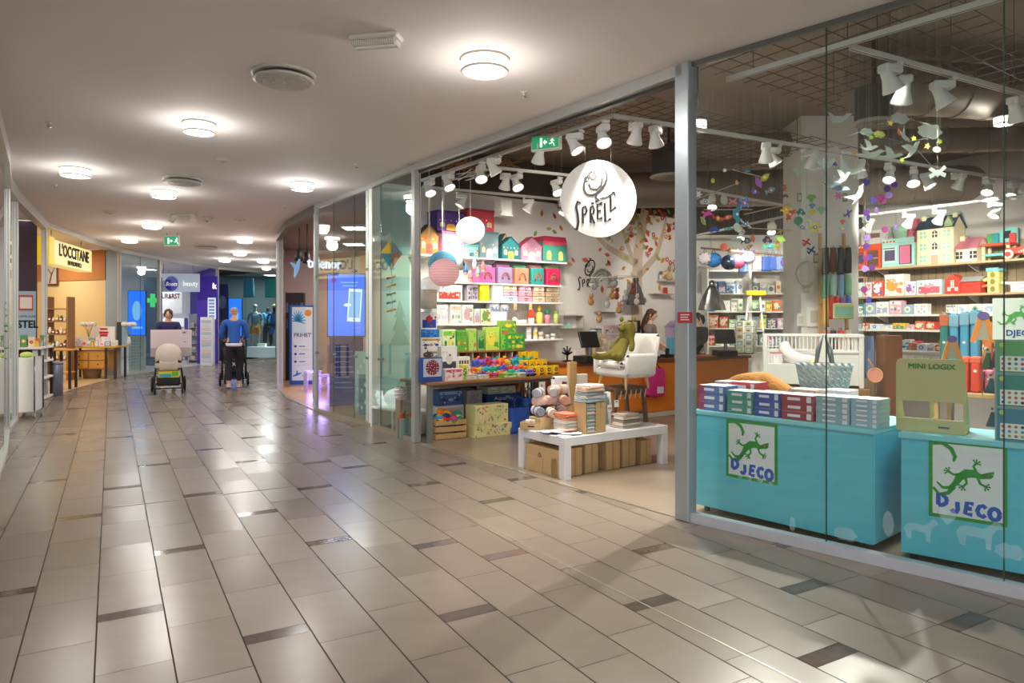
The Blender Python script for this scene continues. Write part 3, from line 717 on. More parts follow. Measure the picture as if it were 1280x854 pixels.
# short fifth shelf
for i,(px,r,h,c,lab)in enumerate(((661,.045,.2,'#ece9e6','tall plain white tumbler on the short fifth shelf'),(669,.038,.2,'#f3ecd2','white tumbler with yellow print on the short fifth shelf'),(676,.04,.12,'#f2eadb','short cup with floral print on the short fifth shelf'),(684,.04,.07,'#d8d3cf','low grey patterned bowl on the short fifth shelf'),(691,.04,.09,'#e6e2de','small striped pot at the end of the short fifth shelf'))):
 lath(px,1.2,[(r*.8,0),(r,.01),(r,h),(r*.9,h),(r*.9,.02),(0,.02)],c,lab,'tumbler','cup',parts=[('printed_band',[(r+.001,h*.35),(r+.002,h*.36),(r+.002,h*.6),(r+.001,h*.61)],['#d9d5d2','#e8cf50','#c88f70','#8c8884','#7d8a94'][i])])
 # ---------------- rack with green dinosaur games, in front of the wall
FR2=Fr(*FA.at(0,-1.0).xy,FA.th)
x0,x1=FR2.x_of(566,0),FR2.x_of(657,0);zr=FR2.z_of(612,438,0)
t=thing('game_rack','brown wooden rack with pigeonholes carrying the green games','rack',FR2.at((x0+x1)/2,0,0),FA.th)
wd=x1-x0
b=B();b.cbox(-wd/2,0,zr-.025,wd/2,.4,zr,WOOD,.004);b.build('top_board',t)
b=B()
for s_ in(-1,1):b.cbox(s_*(wd/2-.012)-.012,.01,0,s_*(wd/2-.012)+.012,.4,zr-.025,WOOD,.003)
b.box(-wd/2+.02,.38,.05,wd/2-.02,.395,zr-.03,mat('#5d4634',.7));b.build('carcass',t)
b=B()
for i in range(1,11):b.box(-wd/2+wd*i/11-.006,.02,zr-.3,-wd/2+wd*i/11+.006,.38,zr-.025,mat('#d8c4a8',.6)if i%2 else WOOD)
b.box(-wd/2+.02,.02,zr-.32,wd/2-.02,.38,zr-.3,WOOD);b.build('dividers',t)
GRc=['#7fc443','#4f9a38','#a6d65c','#2f7a3a','#e6d648','#c9683a']
k=0
for(a,c,top,zoff,col,lab)in((553,570,412,0,'#d7e8b8','pale green craft box left of the green dinosaur games'),(571,584,413,0,'#5fae3d','narrow leaf green game box'),(586,596,411,0,'#a9cf6a','lime green game box with brown animal'),
(597,606,413,0,'#8fb074','greyish green game box behind the purple figure'),(607,625,409,0,'#b7d355','green box of brown and orange eggs'),(626,636,411,0,'#6cc04a','tall bright green game box'),
(630,657,417,0,'#3f9c42','wide dark green dinosaur diorama box'),(625,646,401,1,'#86b13c','olive green dinosaur box balanced on the wide diorama box')):
 y=.03 if zoff==0 else.05
 x,w2=on(FR2,a,c,y);
 if a==630:y=-.0;x,w2=on(FR2,a+2,c,y)
 if zoff:zb=FR2.z_of(636,417,.05);zb=zr+max(zb-zr,FR2.z_of(643,417,0)-zr)+.001
 else:zb=zr
 h=FR2.z_of((a+c)/2,top,y)-zb
 carton('game_box',FR2.at(x,y,zb),FA.th,w2*.93,.1,max(h,.06),col,[GRc[k%6],GRc[(k+3)%6],GRc[(k+4)%6]],lab,'game box','green nature games on the wooden rack',seed=k+3);k+=1
 # ---------------- long table in the entrance with its goods
FT=Fr(-1.01,8.53,math.atan2(.569,.822));TZ=.745;TL=2.15;TD=.70
t=thing('display_table','long wooden topped table with grey metal legs just inside the entrance','table',FT.at(0,0),FT.th)
b=B();b.cbox(-.06,-.06,TZ-.035,TL,TD,TZ,WOOD,.005);b.build('tabletop',t)
for x,y in((0,0),(TL-.1,0),(0,TD-.1),(TL-.1,TD-.1)):
 b=B();b.cbox(x-.025,y-.025,0,x+.035,y+.035,TZ-.035,mat('#8e9290',.4,.5),.004);b.build('leg',t)
b=B();b.box(0,.0,TZ-.08,TL-.1,.02,TZ-.035,mat('#77706a',.5,.4));b.build('apron',t)
def tab(px0,px1,pyt,y,zb=TZ):x,wd=on(FT,px0,px1,y);return FT.at(x,y,zb),wd,FT.z_of((px0+px1)/2,pyt,y)-zb
BLU='#2b4fa0'
# blue puzzle box with round picture
loc,wd,h=tab(527,553,447,.0)
t=thing('puzzle_box','dark blue box with a round red mosaic picture at the table end','game box',loc,FT.th)
b=B();b.cbox(-wd/2,0,0,wd/2,.07,h,m_(BLU),.004);b.build('carton',t)
b=B();b.box(-wd*.42,-.002,h*.22,wd*.46,0,h*.95,m_('#c9d3df'));b.disc(.005,h*.59,h*.31,h*.31,-.004,-.002,m_('#7a2040'),24)
for rr_,n_ in((.1,6),(.2,12),(.27,16)):
 for i in range(n_):
  a=2*PI*i/n_;b.disc(.005+h*rr_*math.cos(a),h*.59+h*rr_*math.sin(a),h*.025,h*.025,-.006,-.004,m_(['#f0c8a8','#e06a50','#e8e0e8'][i%3]),6)
b.build('printed_front',t)
k=0
for(a,c,top,y,col,cc,lab)in(
(556,579,461,.0,'#f5e8e6',['#d35a78','#f0b8c0'],'white and pink card box beside the mosaic box'),(551,572,433,.16,'#faf8f4',['#4a4a52','#e6e2dc'],'tall plain white stacked box behind the pink card box'),
(572,588,446,.14,'#f7f7f2',['#3a5a40','#b3523a'],'white box with tiny green trees'),(578,586,456,.05,'#f1e05a',['#5a9a60','#f7f3a0'],'small yellow and green card'),
(583,597,468,.02,'#e0d8c8',['#c8c0b0','#efe8da'],'flat cream box at the table edge, left one'),(598,612,469,.02,'#e6ded0',['#c8c0b0','#efe8da'],'flat cream box at the table edge, right one'),
(628,647,467,.02,'#5fb93a',['#e8f2c8','#3f8a2c'],'stack of bright green booklets on the table edge'),(648,663,466,.04,'#d9d2bc',['#9a927c','#4f8a60'],'beige booklets beside the green ones')):
 loc,wd,h=tab(a,c,top,y);carton('kit_box',loc,FT.th,wd*.95,.1,h,col,cc,lab,seed=k*5+1,group='kit boxes on the long table');k+=1
 # colourful building toys heap: each figure separate
def toy_figure(loc,s,c1,c2,lab,seed,group='plastic animal figures heaped on the long table'):
 r=random.Random(seed);t=thing('toy_animal',lab,'toy',loc,r.uniform(-.6,.6)+FT.th,group)
 b=B();b.ell((0,0,s*.3),(s*.34,s*.2,s*.2),m_(c1),12,8)
 for x in(-.2,.2):
  for y in(-.1,.1):b.cyl((x*s,y*s,0),(x*s*.9,y*s*.8,s*.28),s*.06,s*.08,m_(c1),8)
 b.tube([(-s*.3,0,s*.32),(-s*.45,0,s*.4),(-s*.55,0,s*.36)],[s*.06,s*.04,s*.015],m_(c1),6);b.build('body',t)
 b=B();b.tube([(s*.25,0,s*.35),(s*.34,0,s*.55)],[s*.1,s*.07],m_(c1),8);b.ell((s*.42,0,s*.6),(s*.16,s*.1,s*.1),m_(c2),10,6)
 for k2 in range(5):b.lathe([(.035*s/.15,0),(0,.05*s/.15)],m_(c2),6,(-s*.25+k2*s*.13,0,s*.46))if False else b.prism([(-s*.3+k2*s*.13,s*.44),(-s*.2+k2*s*.13,s*.44),(-s*.25+k2*s*.13,s*.6)],-.004,.004,m_(c2))
 b.build('head_and_crest',t);return t
cols=[('#17a79a','teal'),('#d84fa0','pink'),('#1f9c55','green'),('#ef6f1f','orange'),('#3f5fc0','blue'),('#f2b51c','yellow'),('#7a4fb0','violet'),('#2fb5c8','aqua'),('#d8362c','red')]
r=random.Random(21);rows_=((592,9,3.4,.22,0),(592,11,6.4,.34,0),(594,9,8.0,.47,.0))
n_=0
for y0_,y1_,hh_,nm_ in((.285,.405,.06,'middle'),(.41,.54,.13,'back')):
 q0_,q1_=FT.x_of(589,y0_),FT.x_of(655,y0_);b=B();b.cbox(0,0,0,q1_-q0_,y1_-y0_,hh_,WW,.004);b.build('white_riser',loc=FT.at(q0_,y0_,TZ),rz=FT.th,label='low white riser under the %s row of plastic toy animals'%nm_,cat='riser')
for(p0,cnt,stp,y,zz)in rows_:
 for i in range(cnt):
  px=p0+i*stp*(1.9 if cnt<11 and stp<4 else 1);c=cols[(i*2+int(y*10))%9];c2=cols[(i*5+3)%9]
  if c[1]==c2[1]:c2=cols[(i*5+4)%9]
  x=FT.x_of(px,y);s=(.13,.15,.19)[rows_.index((p0,cnt,stp,y,zz))]*r.uniform(.9,1.1)
  rowname=('front','middle','back')[rows_.index((p0,cnt,stp,y,zz))]
  toy_figure(FT.at(x,y,TZ+(.001,.061,.131)[(.22,.36,.5).index(min((.22,.36,.5),key=lambda q:abs(q-y)))]),s,c[0],c2[0],'%s plastic toy animal with %s head, %s in the %s row on the table'%(c[1],c2[1],ordn(i),rowname),n_);n_+=1
  # yellow builder boxes
k=0
for j,(pyb,y,cnt,p0,dp)in enumerate(((474,.06,4,668,9.2),(462,.32,6,657,8.0),(450,.5,6,655,7.6))):
 for i in range(cnt):
  px=p0+i*dp;x=FT.x_of(px,y);hgt=(.13,.2,.31)[j]
  if x>TL-.07:continue
  b=B();t=thing('tool_toy_box','yellow box with dark round window, %s from left in the %s yellow row'%(ordn(i),('front','middle','back')[j]),'toy box',FT.at(x,y,TZ),FT.th,'yellow boxes on the long table')
  w2=.085;b.cbox(-w2/2,0,0,w2/2,.09,hgt,m_('#f2c512'),.004);b.build('carton',t)
  b=B();b.disc(0,hgt*.6,w2*.32,w2*.32,-.003,0,m_('#4a2c1c'),14);b.disc(0,hgt*.6,w2*.15,w2*.15,-.005,-.003,m_('#e8b89a'),10);b.box(-w2*.4,-.003,hgt*.1,w2*.4,0,hgt*.25,BLK);b.build('printed_front',t)
for i,(px,y,c,lab)in enumerate(((641,.12,'#2fb6a0','flat turquoise toy tray'),(655,.14,'#2d7fae','blue toy car'),(664,.02,'#7a5fc0','violet toy camera'))):
 x=FT.x_of(px,y);t=thing('toy_vehicle','%s before the yellow boxes'%lab,'toy',FT.at(x,y,TZ),FT.th)
 b=B();b.cbox(-.08,0,.015,.08,.08,.06,m_(c),.015);b.cbox(-.04,.01,.06,.04,.07,.095,m_(c),.012);b.build('body',t)
 for xx in(-.05,.05):
  b=B();b.cyl((xx,-.005,.02),(xx,.085,.02),.02,None,BLK,12);b.build('wheel',t)
  # left tower of blue boxes beside the post
FL_=Fr(*FT.at(-.15,.34).xy,FT.th)
zb=TZ+.002
for i,(a,c,tp,bt,col,cc,lab)in enumerate(((526,549,437,450,'#ece6e0',['#4f3f34','#a0907c'],'cream box under the blue tower'),(526,552,422,437,'#f3f1ee',['#c8a24a','#37529c'],'white puzzle box in the blue tower'),(526,549,412,422,'#2a86d8',['#1c5fb0','#57a6ea'],'sky blue flat box in the blue tower'),(526,547,390,412,'#eff0f3',['#2e4fa4','#cf4030'],'topmost white box with blue figures in the blue tower'))):
 x,wd=on(FL_,a,c,0);z0,z1=FL_.z_of(537,bt,0),FL_.z_of(537,tp,0);z0=max(z0,zb)
 carton('puzzle_box',FL_.at(x,0,z0),FT.th,wd*.96,.16,z1-z0-.001,col,cc,lab,'game box','boxes of the tower beside the entrance post',seed=i+7)
 if i==0:zlow=z0
b=B();t=thing('box_riser','dark wooden riser under the tower of blue boxes','riser',FL_.at(FL_.x_of(538,0),.0,TZ),FT.th)
b.cbox(-.11,0,0,.12,.16,zlow-TZ-.001,mat('#6a4b34',.6),.004);b.build('body',t);b=B();b.box(-.08,-.003,.02,-.01,0,zlow-TZ-.02,BLK);b.box(.02,-.003,.02,.09,0,zlow-TZ-.02,BLK);b.build('recesses',t)
# below the table
def floorbox(px0,px1,top,y,col,cc,lab,seed,d=.3,z=0,name='carton_box',txt=None):
 x,wd=on(FT,px0,px1,y);h=FT.z_of((px0+px1)/2,top,y)-z
 t=thing(name,lab,'box',FT.at(x,y,z),FT.th);b=B();b.cbox(-wd/2,0,0,wd/2,d,h,m_(col),.005);b.build('carton',t)
 b=B()
 if txt:b.text(txt,h*.42,0,h*.52,-.001,m_('#f4f6fa'),bold=.01,sx=min(1.2,wd/(h*.42*.62*len(txt))))
 else:art(b,wd,h,cc,seed)
 b.build('printed_front',t);return h
hb1=floorbox(545,580,507,.36,'#d9d4cc',['#b8b2aa','#c9c3ba'],'pale grey carton on the floor under the table, under the blue one',4)
floorbox(548,579,488,.36,'#3c5f9c',['#8fa8d0','#203c70'],'blue and grey carton stacked under the table',8,z=hb1+.001)
h2=floorbox(584,604,512,.37,'#8d8a8e',['#7a777c','#a09da2'],'grey carton on the floor behind the crate of balls',1)
floorbox(584,603,488,.37,'#9d9a9c',['#8a8789','#aaa7a9'],'grey carton stacked on another grey one',5,z=h2+.001)
h3=floorbox(608,652,508,.38,'#3b4f5a',['#2c3c48','#55707c'],'dark carton under the navy water play box',3)
h4=floorbox(608,652,492,.38,'#1c3f7c',[],'navy water play box with white lettering under the table',3,z=h3+.001,txt='AquaPlay')
floorbox(610,645,483,.38,'#b9c3b8',['#8fa890','#d8d8c8'],'grey green flat box on the navy water play box',9,z=h3+h4+.002)
# two yellow patterned game boxes near the table front
hb=0
for i,(a,c,tp,zb_)in enumerate(((593,640,530,0),(594,636,506,None))):
 y=-.03;x,wd=on(FT,a,c,y);z=0 if i==0 else hb+.001;h=FT.z_of(615,tp,y)-z
 t=thing('floor_game_box',('pale yellow farm game box on the floor, lower of two','pale yellow farm game box on the floor, upper of two')[i],'game box',FT.at(x,y,z),FT.th+(.0,.04)[i])
 b=B();b.cbox(-wd/2,0,0,wd/2,.24,h,m_('#e9e3a4'),.005);b.build('carton',t)
 b=B();rr=random.Random(i)
 for q in range(46):
  xx,zz=rr.uniform(-.46,.46)*wd,rr.uniform(.08,.92)*h
  b.disc(xx,zz,rr.uniform(.006,.02),rr.uniform(.006,.02),-.002-q*.00002,0,m_(rr.choice(['#7fb069','#e6a23c','#cf5b3b','#f4f0c8','#5c9bb0','#b9d48a','#d98aa0'])),8)
 b.build('printed_front',t);hb=h
 # crate with balls
FC=Fr(*G(544,551).xy,FT.th-.1);cw=.42;chh=.25
t=thing('wooden_crate','slatted wooden crate full of balls below the table end','crate',FC.at(.22,.0),FC.th)
b=B()
for k in range(3):
 z=.01+k*.085
 b.cbox(-cw/2,0,z,cw/2,.012,z+.065,PINE,.003);b.cbox(-cw/2,.29,z,cw/2,.302,z+.065,PINE,.003)
 b.cbox(-cw/2,.012,z,-cw/2+.012,.29,z+.065,PINE,.003);b.cbox(cw/2-.012,.012,z,cw/2,.29,z+.065,PINE,.003)
b.build('slats',t);b=B();b.box(-cw/2+.012,.012,.005,cw/2-.012,.29,.015,PINE);b.build('bottom',t)
for x in(-cw/2+.02,cw/2-.045):
 for y in(.013,.264):b=B();b.box(x,y,.005,x+.025,y+.025,.255,OLDW);b.build('corner_post',t)
bc=[(-.13,.08,.32,'#2f9fd8','sky blue'),(-.05,.06,.33,'#e6392e','red'),(.04,.05,.31,'#7cc23c','green'),(.13,.07,.30,'#e8e2da','white and red'),(.0,.17,.36,'#f1c62c','yellow'),(-.12,.2,.31,'#27408c','navy'),(.1,.2,.33,'#d84f94','pink'),(.15,.15,.34,'#35a86c','emerald'),(-.05,.22,.38,'#f08a2c','orange')]
for i,(x,y,z,c,nm)in enumerate(bc):
 b=B();b.ell((0,0,0),.068,m_(c),16,10);b.T=Matrix.Rotation(.5*i,4,'X');c2=bc[(i+4)%9][3]
 b.lathe([(.0685,-.012),(.0695,0),(.0685,.012)],m_(c2),16);b.lathe([(.05,.047),(.03,.063),(0,.0695)],m_(c2),12);b.T=None
 b.build('toy_ball',loc=FC.at(.22+x,y,z-.07),rz=FC.th,label='%s toy ball in the wooden crate'%nm,cat='ball',group='balls in the wooden crate')
 # blue shopping bags right of the game boxes
def softbag(loc,rz,wd,d,h,col,lab,strap=True,name='bag',cat='bag',seed=1):
 t=thing(name,lab,cat,loc,rz);r=random.Random(seed);b=B();n=18;prof=[]
 vs_=[];K_=7
 for j in range(K_):
  q=j/(K_-1)
  for i in range(n):
   a=2*PI*i/n;rx=wd/2*(1-.12*q)*(1+r.uniform(-.05,.05));ry=d/2*(1-.35*q)*(1+r.uniform(-.1,.1))
   ca,sa=math.cos(a),math.sin(a);e=.45
   vs_.append((rx*math.copysign(abs(ca)**e,ca),ry*math.copysign(abs(sa)**e,sa),h*q))
 fs=[(j*n+i,j*n+(i+1)%n,(j+1)*n+(i+1)%n,(j+1)*n+i)for j in range(K_-1)for i in range(n)]+[list(range(n))[::-1]]
 b.add(vs_,fs,m_(col),True);b.build('bag_body',t)
 if strap:
  for s_ in(-1,1):
   b=B();b.tube([(-wd*.22,s_*d*.28,h-.03),(-wd*.2,s_*d*.2,h+.1),(0,s_*d*.15,h+.15),(wd*.2,s_*d*.2,h+.1),(wd*.22,s_*d*.28,h-.03)],.007,m_(col),6);b.build('strap',t)
 return t
p=FT.at(FT.x_of(650,-.02),.06);softbag(p,FT.th,.36,.25,.34,'#2450a8','bright blue soft bag on the floor beside the white podium',seed=4)
p=FT.at(FT.x_of(664,.3),.35);softbag(p,FT.th,.3,.22,.42,'#2f63b8','second blue bag standing behind the first',seed=9)
# bundle of long stick toys behind
t=thing('toy_bin','dark bin of colourful long toys standing behind the blue bags','bin',FT.at(1.85,.30),FT.th)
b=B();b.lathe([(.13,0),(.16,.35),(.15,.35),(.12,.02),(0,.02)],mat('#343a48',.5),16);b.build('bin_body',t)
rr=random.Random(8)
for i in range(11):
 a=rr.uniform(0,6.28);q=rr.uniform(.02,.1);b=B();b.cyl((q*math.cos(a),q*math.sin(a),.03),(q*1.7*math.cos(a),q*1.7*math.sin(a),rr.uniform(.5,.68)),.012,.012,m_(rr.choice(['#d94f3a','#e8c23c','#3f6fc0','#f0f0f0','#3f9c6a','#333333'])),6);b.build('toy_stick',t)
 # ================================================================ FIGURES: one continuous skinned body each
def skin(joints,edges,sub=2):
 me=bpy.data.meshes.new('sk');me.from_pydata([j[0]for j in joints],edges,[]);ob=bpy.data.objects.new('sk',me);COL.objects.link(ob)
 ob.modifiers.new('s','SKIN');ss=ob.modifiers.new('u','SUBSURF');ss.levels=sub;ss.render_levels=sub
 sd=me.skin_vertices[0].data
 for i,j in enumerate(joints):
  r=j[1];sd[i].radius=r if isinstance(r,(tuple,list))else(r,r);sd[i].use_root=(i==0)
 dg=bpy.context.evaluated_depsgraph_get();ev=ob.evaluated_get(dg);m=ev.to_mesh()
 out=([tuple(v.co)for v in m.vertices],[list(p.vertices)for p in m.polygons]);ev.to_mesh_clear()
 bpy.data.objects.remove(ob);bpy.data.meshes.remove(me);return out
def hand(b,wr,el,m,curl=.5,side=1,s=1.0):
 """palm, four unequal bent fingers and a thumb"""
 wr,el=Vector(wr),Vector(el);d=(wr-el).normalized();up=Vector((0,0,1))if abs(d.z)<.8 else Vector((0,-1,0))
 sd=d.cross(up).normalized()*side;nm=sd.cross(d).normalized()*side
 if nm.z>0 and abs(d.z)<.8:nm=-nm
 J=[(tuple(wr),(.026*s,.02*s)),(tuple(wr+d*.045*s),(.036*s,.018*s)),(tuple(wr+d*.08*s),(.036*s,.015*s))];E_=[(0,1),(1,2)]
 v,f=skin(J,E_,1);b.add(v,f,m,True)
 for k,L_ in enumerate((.066,.076,.07,.054)):
  p=wr+d*.078*s+sd*(.027-.018*k)*s;q=p+(d*math.cos(curl*.6)+nm*math.sin(curl*.6))*L_*.45*s
  q2=q+(d*math.cos(curl*1.5)+nm*math.sin(curl*1.5))*L_*.32*s;q3=q2+(d*math.cos(curl*2.2)+nm*math.sin(curl*2.2))*L_*.26*s
  b.tube([p-d*.015*s,q,q2,q3],[.0095*s,.009*s,.008*s,.0065*s],m,7)
 p=wr+d*.03*s+sd*.028*s;b.tube([p,p+sd*.022*s+d*.02*s,p+sd*.03*s+d*.045*s+nm*.012*s,p+sd*.026*s+d*.06*s+nm*.02*s],[.012*s,.0105*s,.009*s,.007*s],m,7)
SKIN=mat('#d9a98c',.5,var=.05)
def figure(label,loc,rz,arms,legs=None,lean=0,hgt=1.7,top='#223',bottom='#223',hair='#4a3226',head_turn=0,head_tilt=0,long_hair=False,bald=False,sleeves='long',ponytail=False,female=True,shoes='#d8d0c4',show_legs=True):
 """faces local -y; arms = ((elbow, wrist), (elbow, wrist)) left (x<0) then right, metres in local space"""
 k=hgt/1.7;t=thing('person',label,'person',loc,rz)
 def P(x,y,z):return(x*k,(y-lean*max(0,z-.95))*k,z*k)
 sh=.165 if female else.19
 hipw=.095;lg=legs or(((-.1,-.02,.5),(-.1,.02,.09),(-.1,-.12,.04)),((.1,.0,.5),(.1,.05,.09),(.1,-.09,.04)))
 J=[(P(0,0,.98),(.145*k,.105*k)),(P(0,-.0,1.14),(.118*k,.088*k)),(P(0,0,1.30),(.145*k,.10*k)),(P(0,.01,1.42),(.10*k,.07*k)),(P(0,.005,1.50),(.052*k,.052*k)),(P(0,-.012,1.575),(.05*k,.052*k))]
 E_=[(0,1),(1,2),(2,3),(3,4),(4,5)]
 for s_,arm in zip((-1,1),arms):
  i=len(J);J+=[(P(s_*sh,.01,1.405),.052*k),(arm[0],.042*k),(tuple((Vector(arm[0])+Vector(arm[1]))/2),.038*k),(arm[1],.026*k)];E_+=[(3,i),(i,i+1),(i+1,i+2),(i+2,i+3)]
 for s_,l_ in zip((-1,1),lg):
  i=len(J);kn,an,toe=[tuple(c*k for c in q)for q in l_]
  J+=[(P(s_*hipw,0,.88),.088*k),(tuple((Vector(P(s_*hipw,0,.88))+Vector(kn))/2),.074*k),(kn,.055*k),(tuple((Vector(kn)*.65+Vector(an)*.35)),.054*k),(an,.036*k),(toe,(.04*k,.03*k))];E_+=[(0,i),(i,i+1),(i+1,i+2),(i+2,i+3),(i+3,i+4),(i+4,i+5)]
 b=B();v,f=skin(J,E_);b.add(v,f,SKIN,True)
 for s_,arm in zip((-1,1),arms):hand(b,arm[1],arm[0],SKIN,.7,-s_,k)
 # head with face
 hc=Vector(P(0,-.02,1.645));Rm=Matrix.Rotation(head_turn,3,'Z')@Matrix.Rotation(head_tilt,3,'X')
 def hp(x,y,z):return hc+Rm@Vector((x*k,y*k,z*k))
 b.ell(hc,(.074*k,.092*k,.088*k),SKIN,20,14,Rm);b.ell(hp(0,-.012,-.052),(.055*k,.066*k,.06*k),SKIN,16,10,Rm)
 b.tube([hp(0,-.088,.012),hp(0,-.106,-.022),hp(0,-.092,-.03)],[.008*k,.014*k,.01*k],SKIN,8)
 for s_ in(-1,1):b.ell(hp(s_*.075,.005,-.01),(.01*k,.02*k,.03*k),SKIN,8,6,Rm)
 b.ell(hp(0,-.075,-.06),(.024*k,.008*k,.0085*k),mat('#b0645a',.5),10,6,Rm)
 for s_ in(-1,1):
  b.ell(hp(s_*.031,-.079,.004),(.014*k,.008*k,.008*k),mat('#f2ece6',.3),8,6,Rm);b.ell(hp(s_*.031,-.086,.004),(.006*k,.004*k,.006*k),mat('#3a2a20',.3),8,6,Rm)
  b.tube([hp(s_*.016,-.09,.022),hp(s_*.046,-.082,.024)],.0032*k,m_(hair),5)
 b.build('body',t)
 b=B()
 if bald:b.ell(hp(0,.022,.024),(.076*k,.078*k,.07*k),m_(hair),18,10,Rm)
 else:
  b.ell(hp(0,.02,.024),(.086*k,.088*k,.084*k),m_(hair),20,12,Rm)
  for s_ in(-1,1):b.tube([hp(s_*.03,-.066,.066),hp(s_*.07,-.045,.02),hp(s_*.078,-.012,-.05)],[.02*k,.018*k,.01*k],m_(hair),8)
 if long_hair:
  for q in range(9):
   a=PI*(.08+.84*q/8);x,y=.075*math.cos(a),.02+.066*math.sin(a)
   b.tube([hp(x,y,.0),hp(x*1.2,y*1.15+.02,-.12),hp(x*1.3,y+.05,-.26),hp(x*1.0,y+.03,-.36)],[.03*k,.034*k,.03*k,.008*k],m_(hair),7)
 if ponytail:
  b.tube([hp(0,.09,.03),hp(.02,.13,.01),hp(.03,.14,-.08),hp(.03,.12,-.15)],[.025*k,.04*k,.036*k,.01*k],m_(hair),9)
 b.build('hair',t)
 # clothing follows the body
 tm=mat(top,.85,var=.08,scale=20,bump=.2);g=.014*k
 J2=[(P(0,0,.86),(.160*k,.12*k)),(P(0,0,1.14),(.135*k,.105*k)),(P(0,0,1.30),(.162*k,.118*k)),(P(0,.01,1.42),(.13*k,.094*k)),(P(0,.008,1.475),(.07*k,.066*k))]
 E2=[(0,1),(1,2),(2,3),(3,4)]
 for s_,arm in zip((-1,1),arms):
  i=len(J2);A0=Vector(P(s_*(sh+.005),.01,1.415));el,wr=Vector(arm[0]),Vector(arm[1])
  if sleeves=='long':J2+=[(tuple(A0),.078*k),(tuple(el),.055*k),(tuple(el.lerp(wr,.5)),.048*k),(tuple(el.lerp(wr,.93)),.04*k)];E2+=[(3,i),(i,i+1),(i+1,i+2),(i+2,i+3)]
  else:J2+=[(tuple(A0),.078*k),(tuple(A0.lerp(el,.6)),.058*k)];E2+=[(3,i),(i,i+1)]
 b=B();v,f=skin(J2,E2);b.add(v,f,tm,True);b.build('top',t)
 if show_legs:
  bm=mat(bottom,.8,var=.08,scale=20);J3=[(P(0,0,.98),(.155*k,.115*k)),(P(0,0,1.05),(.135*k,.1*k))];E3=[(0,1)]
  for s_,l_ in zip((-1,1),lg):
   i=len(J3);kn,an,toe=[Vector(q)*k for q in l_]
   J3+=[(P(s_*hipw,0,.87),.1*k),(tuple(kn),.07*k),(tuple(kn.lerp(an,.5)),.062*k),(tuple(kn.lerp(an,.9)),.055*k)];E3+=[(0,i),(i,i+1),(i+1,i+2),(i+2,i+3)]
  b=B();v,f=skin(J3,E3);b.add(v,f,bm,True);b.build('trousers',t)
  for l_ in lg:
   kn,an,toe=[Vector(q)*k for q in l_];d=(toe-an);d.z=0;d.normalize()
   b=B();c=(an+toe)/2;c.z=an.z-.045*k;R_=Matrix.Rotation(math.atan2(d.y,d.x)-PI/2,3,'Z')
   b.ell(c+d*.02,(.052*k,.14*k,.05*k),m_(shoes),14,8,R_);b.ell(Vector((c.x,c.y,c.z-.02))+d*.02,(.055*k,.145*k,.024*k),mat('#e9e6e0',.5),14,6,R_);b.build('shoe',t)
 return t
 # ================================================================ TOY SHOP, podium and armchair
FP=Fr(*G(705.5,601).xy,math.atan2(.57,.82));PZ=.40;PL,PD=1.40,.75
PWH=mat('#e6e6ea',.35,var=.02)
t=thing('podium_table','low white display table with thick legs standing in the shop entrance','table',FP.at(0,0),FP.th)
b=B();b.cbox(0,0,PZ-.085,PL,PD,PZ,PWH,.004);b.build('tabletop',t)
for x,y in((0,0),(PL-.085,0),(0,PD-.085),(PL-.085,PD-.085)):
 b=B();b.cbox(x,y,0,x+.085,y+.085,PZ-.085,PWH,.004);b.build('leg',t)
 # cartons beneath
def kraft(x,y,wd,d,h,lab,th=0,col=CARD,z=0,fr=FP,logo=False):
 t=thing('cardboard_box',lab,'cardboard box',fr.at(x,y,z),fr.th+th,None)
 b=B();b.cbox(0,0,0,wd,d,h,col,.004);b.build('carton',t)
 b=B();b.box(wd*.42,-.0008,0,wd*.56,0,h,mat('#b98f5c',.4));b.box(wd*.42,-.0008,h-.001,wd*.56,d,h+.0008,mat('#b98f5c',.4));b.build('packing_tape',t)
 if logo:
  b=B();b.T=Matrix.Rotation(-PI/2,4,'Z')@Matrix.Translation((-d*.5,-.0012,0))
  b.disc(0,h*.55,.035,.06,-.001,.0,mat('#5b4632',.6),18);b.disc(0,h*.55,.022,.044,-.002,-.001,mat('#b99563',.6),18);b.disc(0,h*.55,.010,.028,-.003,-.002,mat('#5b4632',.6),10);b.T=None;b.build('printed_emblem',t)
 return t
for i,(x,wd,h,lab)in enumerate(((.13,.17,.27,'kraft box under the podium, just right of the near leg'),(.36,.17,.28,'kraft box under the podium, second from the near leg'),(.62,.19,.285,'kraft box under the podium, third from the near leg'),(.86,.19,.285,'kraft box under the podium, fourth from the near leg'),(1.11,.15,.25,'short kraft box under the podium near the far right leg'))):
 kraft(x,.10+.015*(i%2),wd,.22,h,lab,(-.03,.02,0,.03,-.02)[i])
kraft(.02,.13,.07,.1,.18,'small slim kraft box hidden behind the near podium leg')
kraft(.01,.36,.44,.28,.15,'flat kraft box lying under the podium behind the others')
t=thing('cardboard_box','large kraft box with printed oval emblem under the left end of the podium','cardboard box',FP.at(.0,PD-.1,0),FP.th-PI/2)
b=B();b.cbox(0,.02,0,.55,.22,.26,CARD,.004);b.build('carton',t)
b=B();b.disc(.24,.14,.03,.06,.0185,.0195,mat('#5b4632',.6),20);b.disc(.24,.14,.02,.045,.0175,.0185,mat('#b99563',.6),20);b.disc(.24,.14,.009,.03,.0165,.0175,mat('#5b4632',.6),12);b.build('printed_emblem',t)
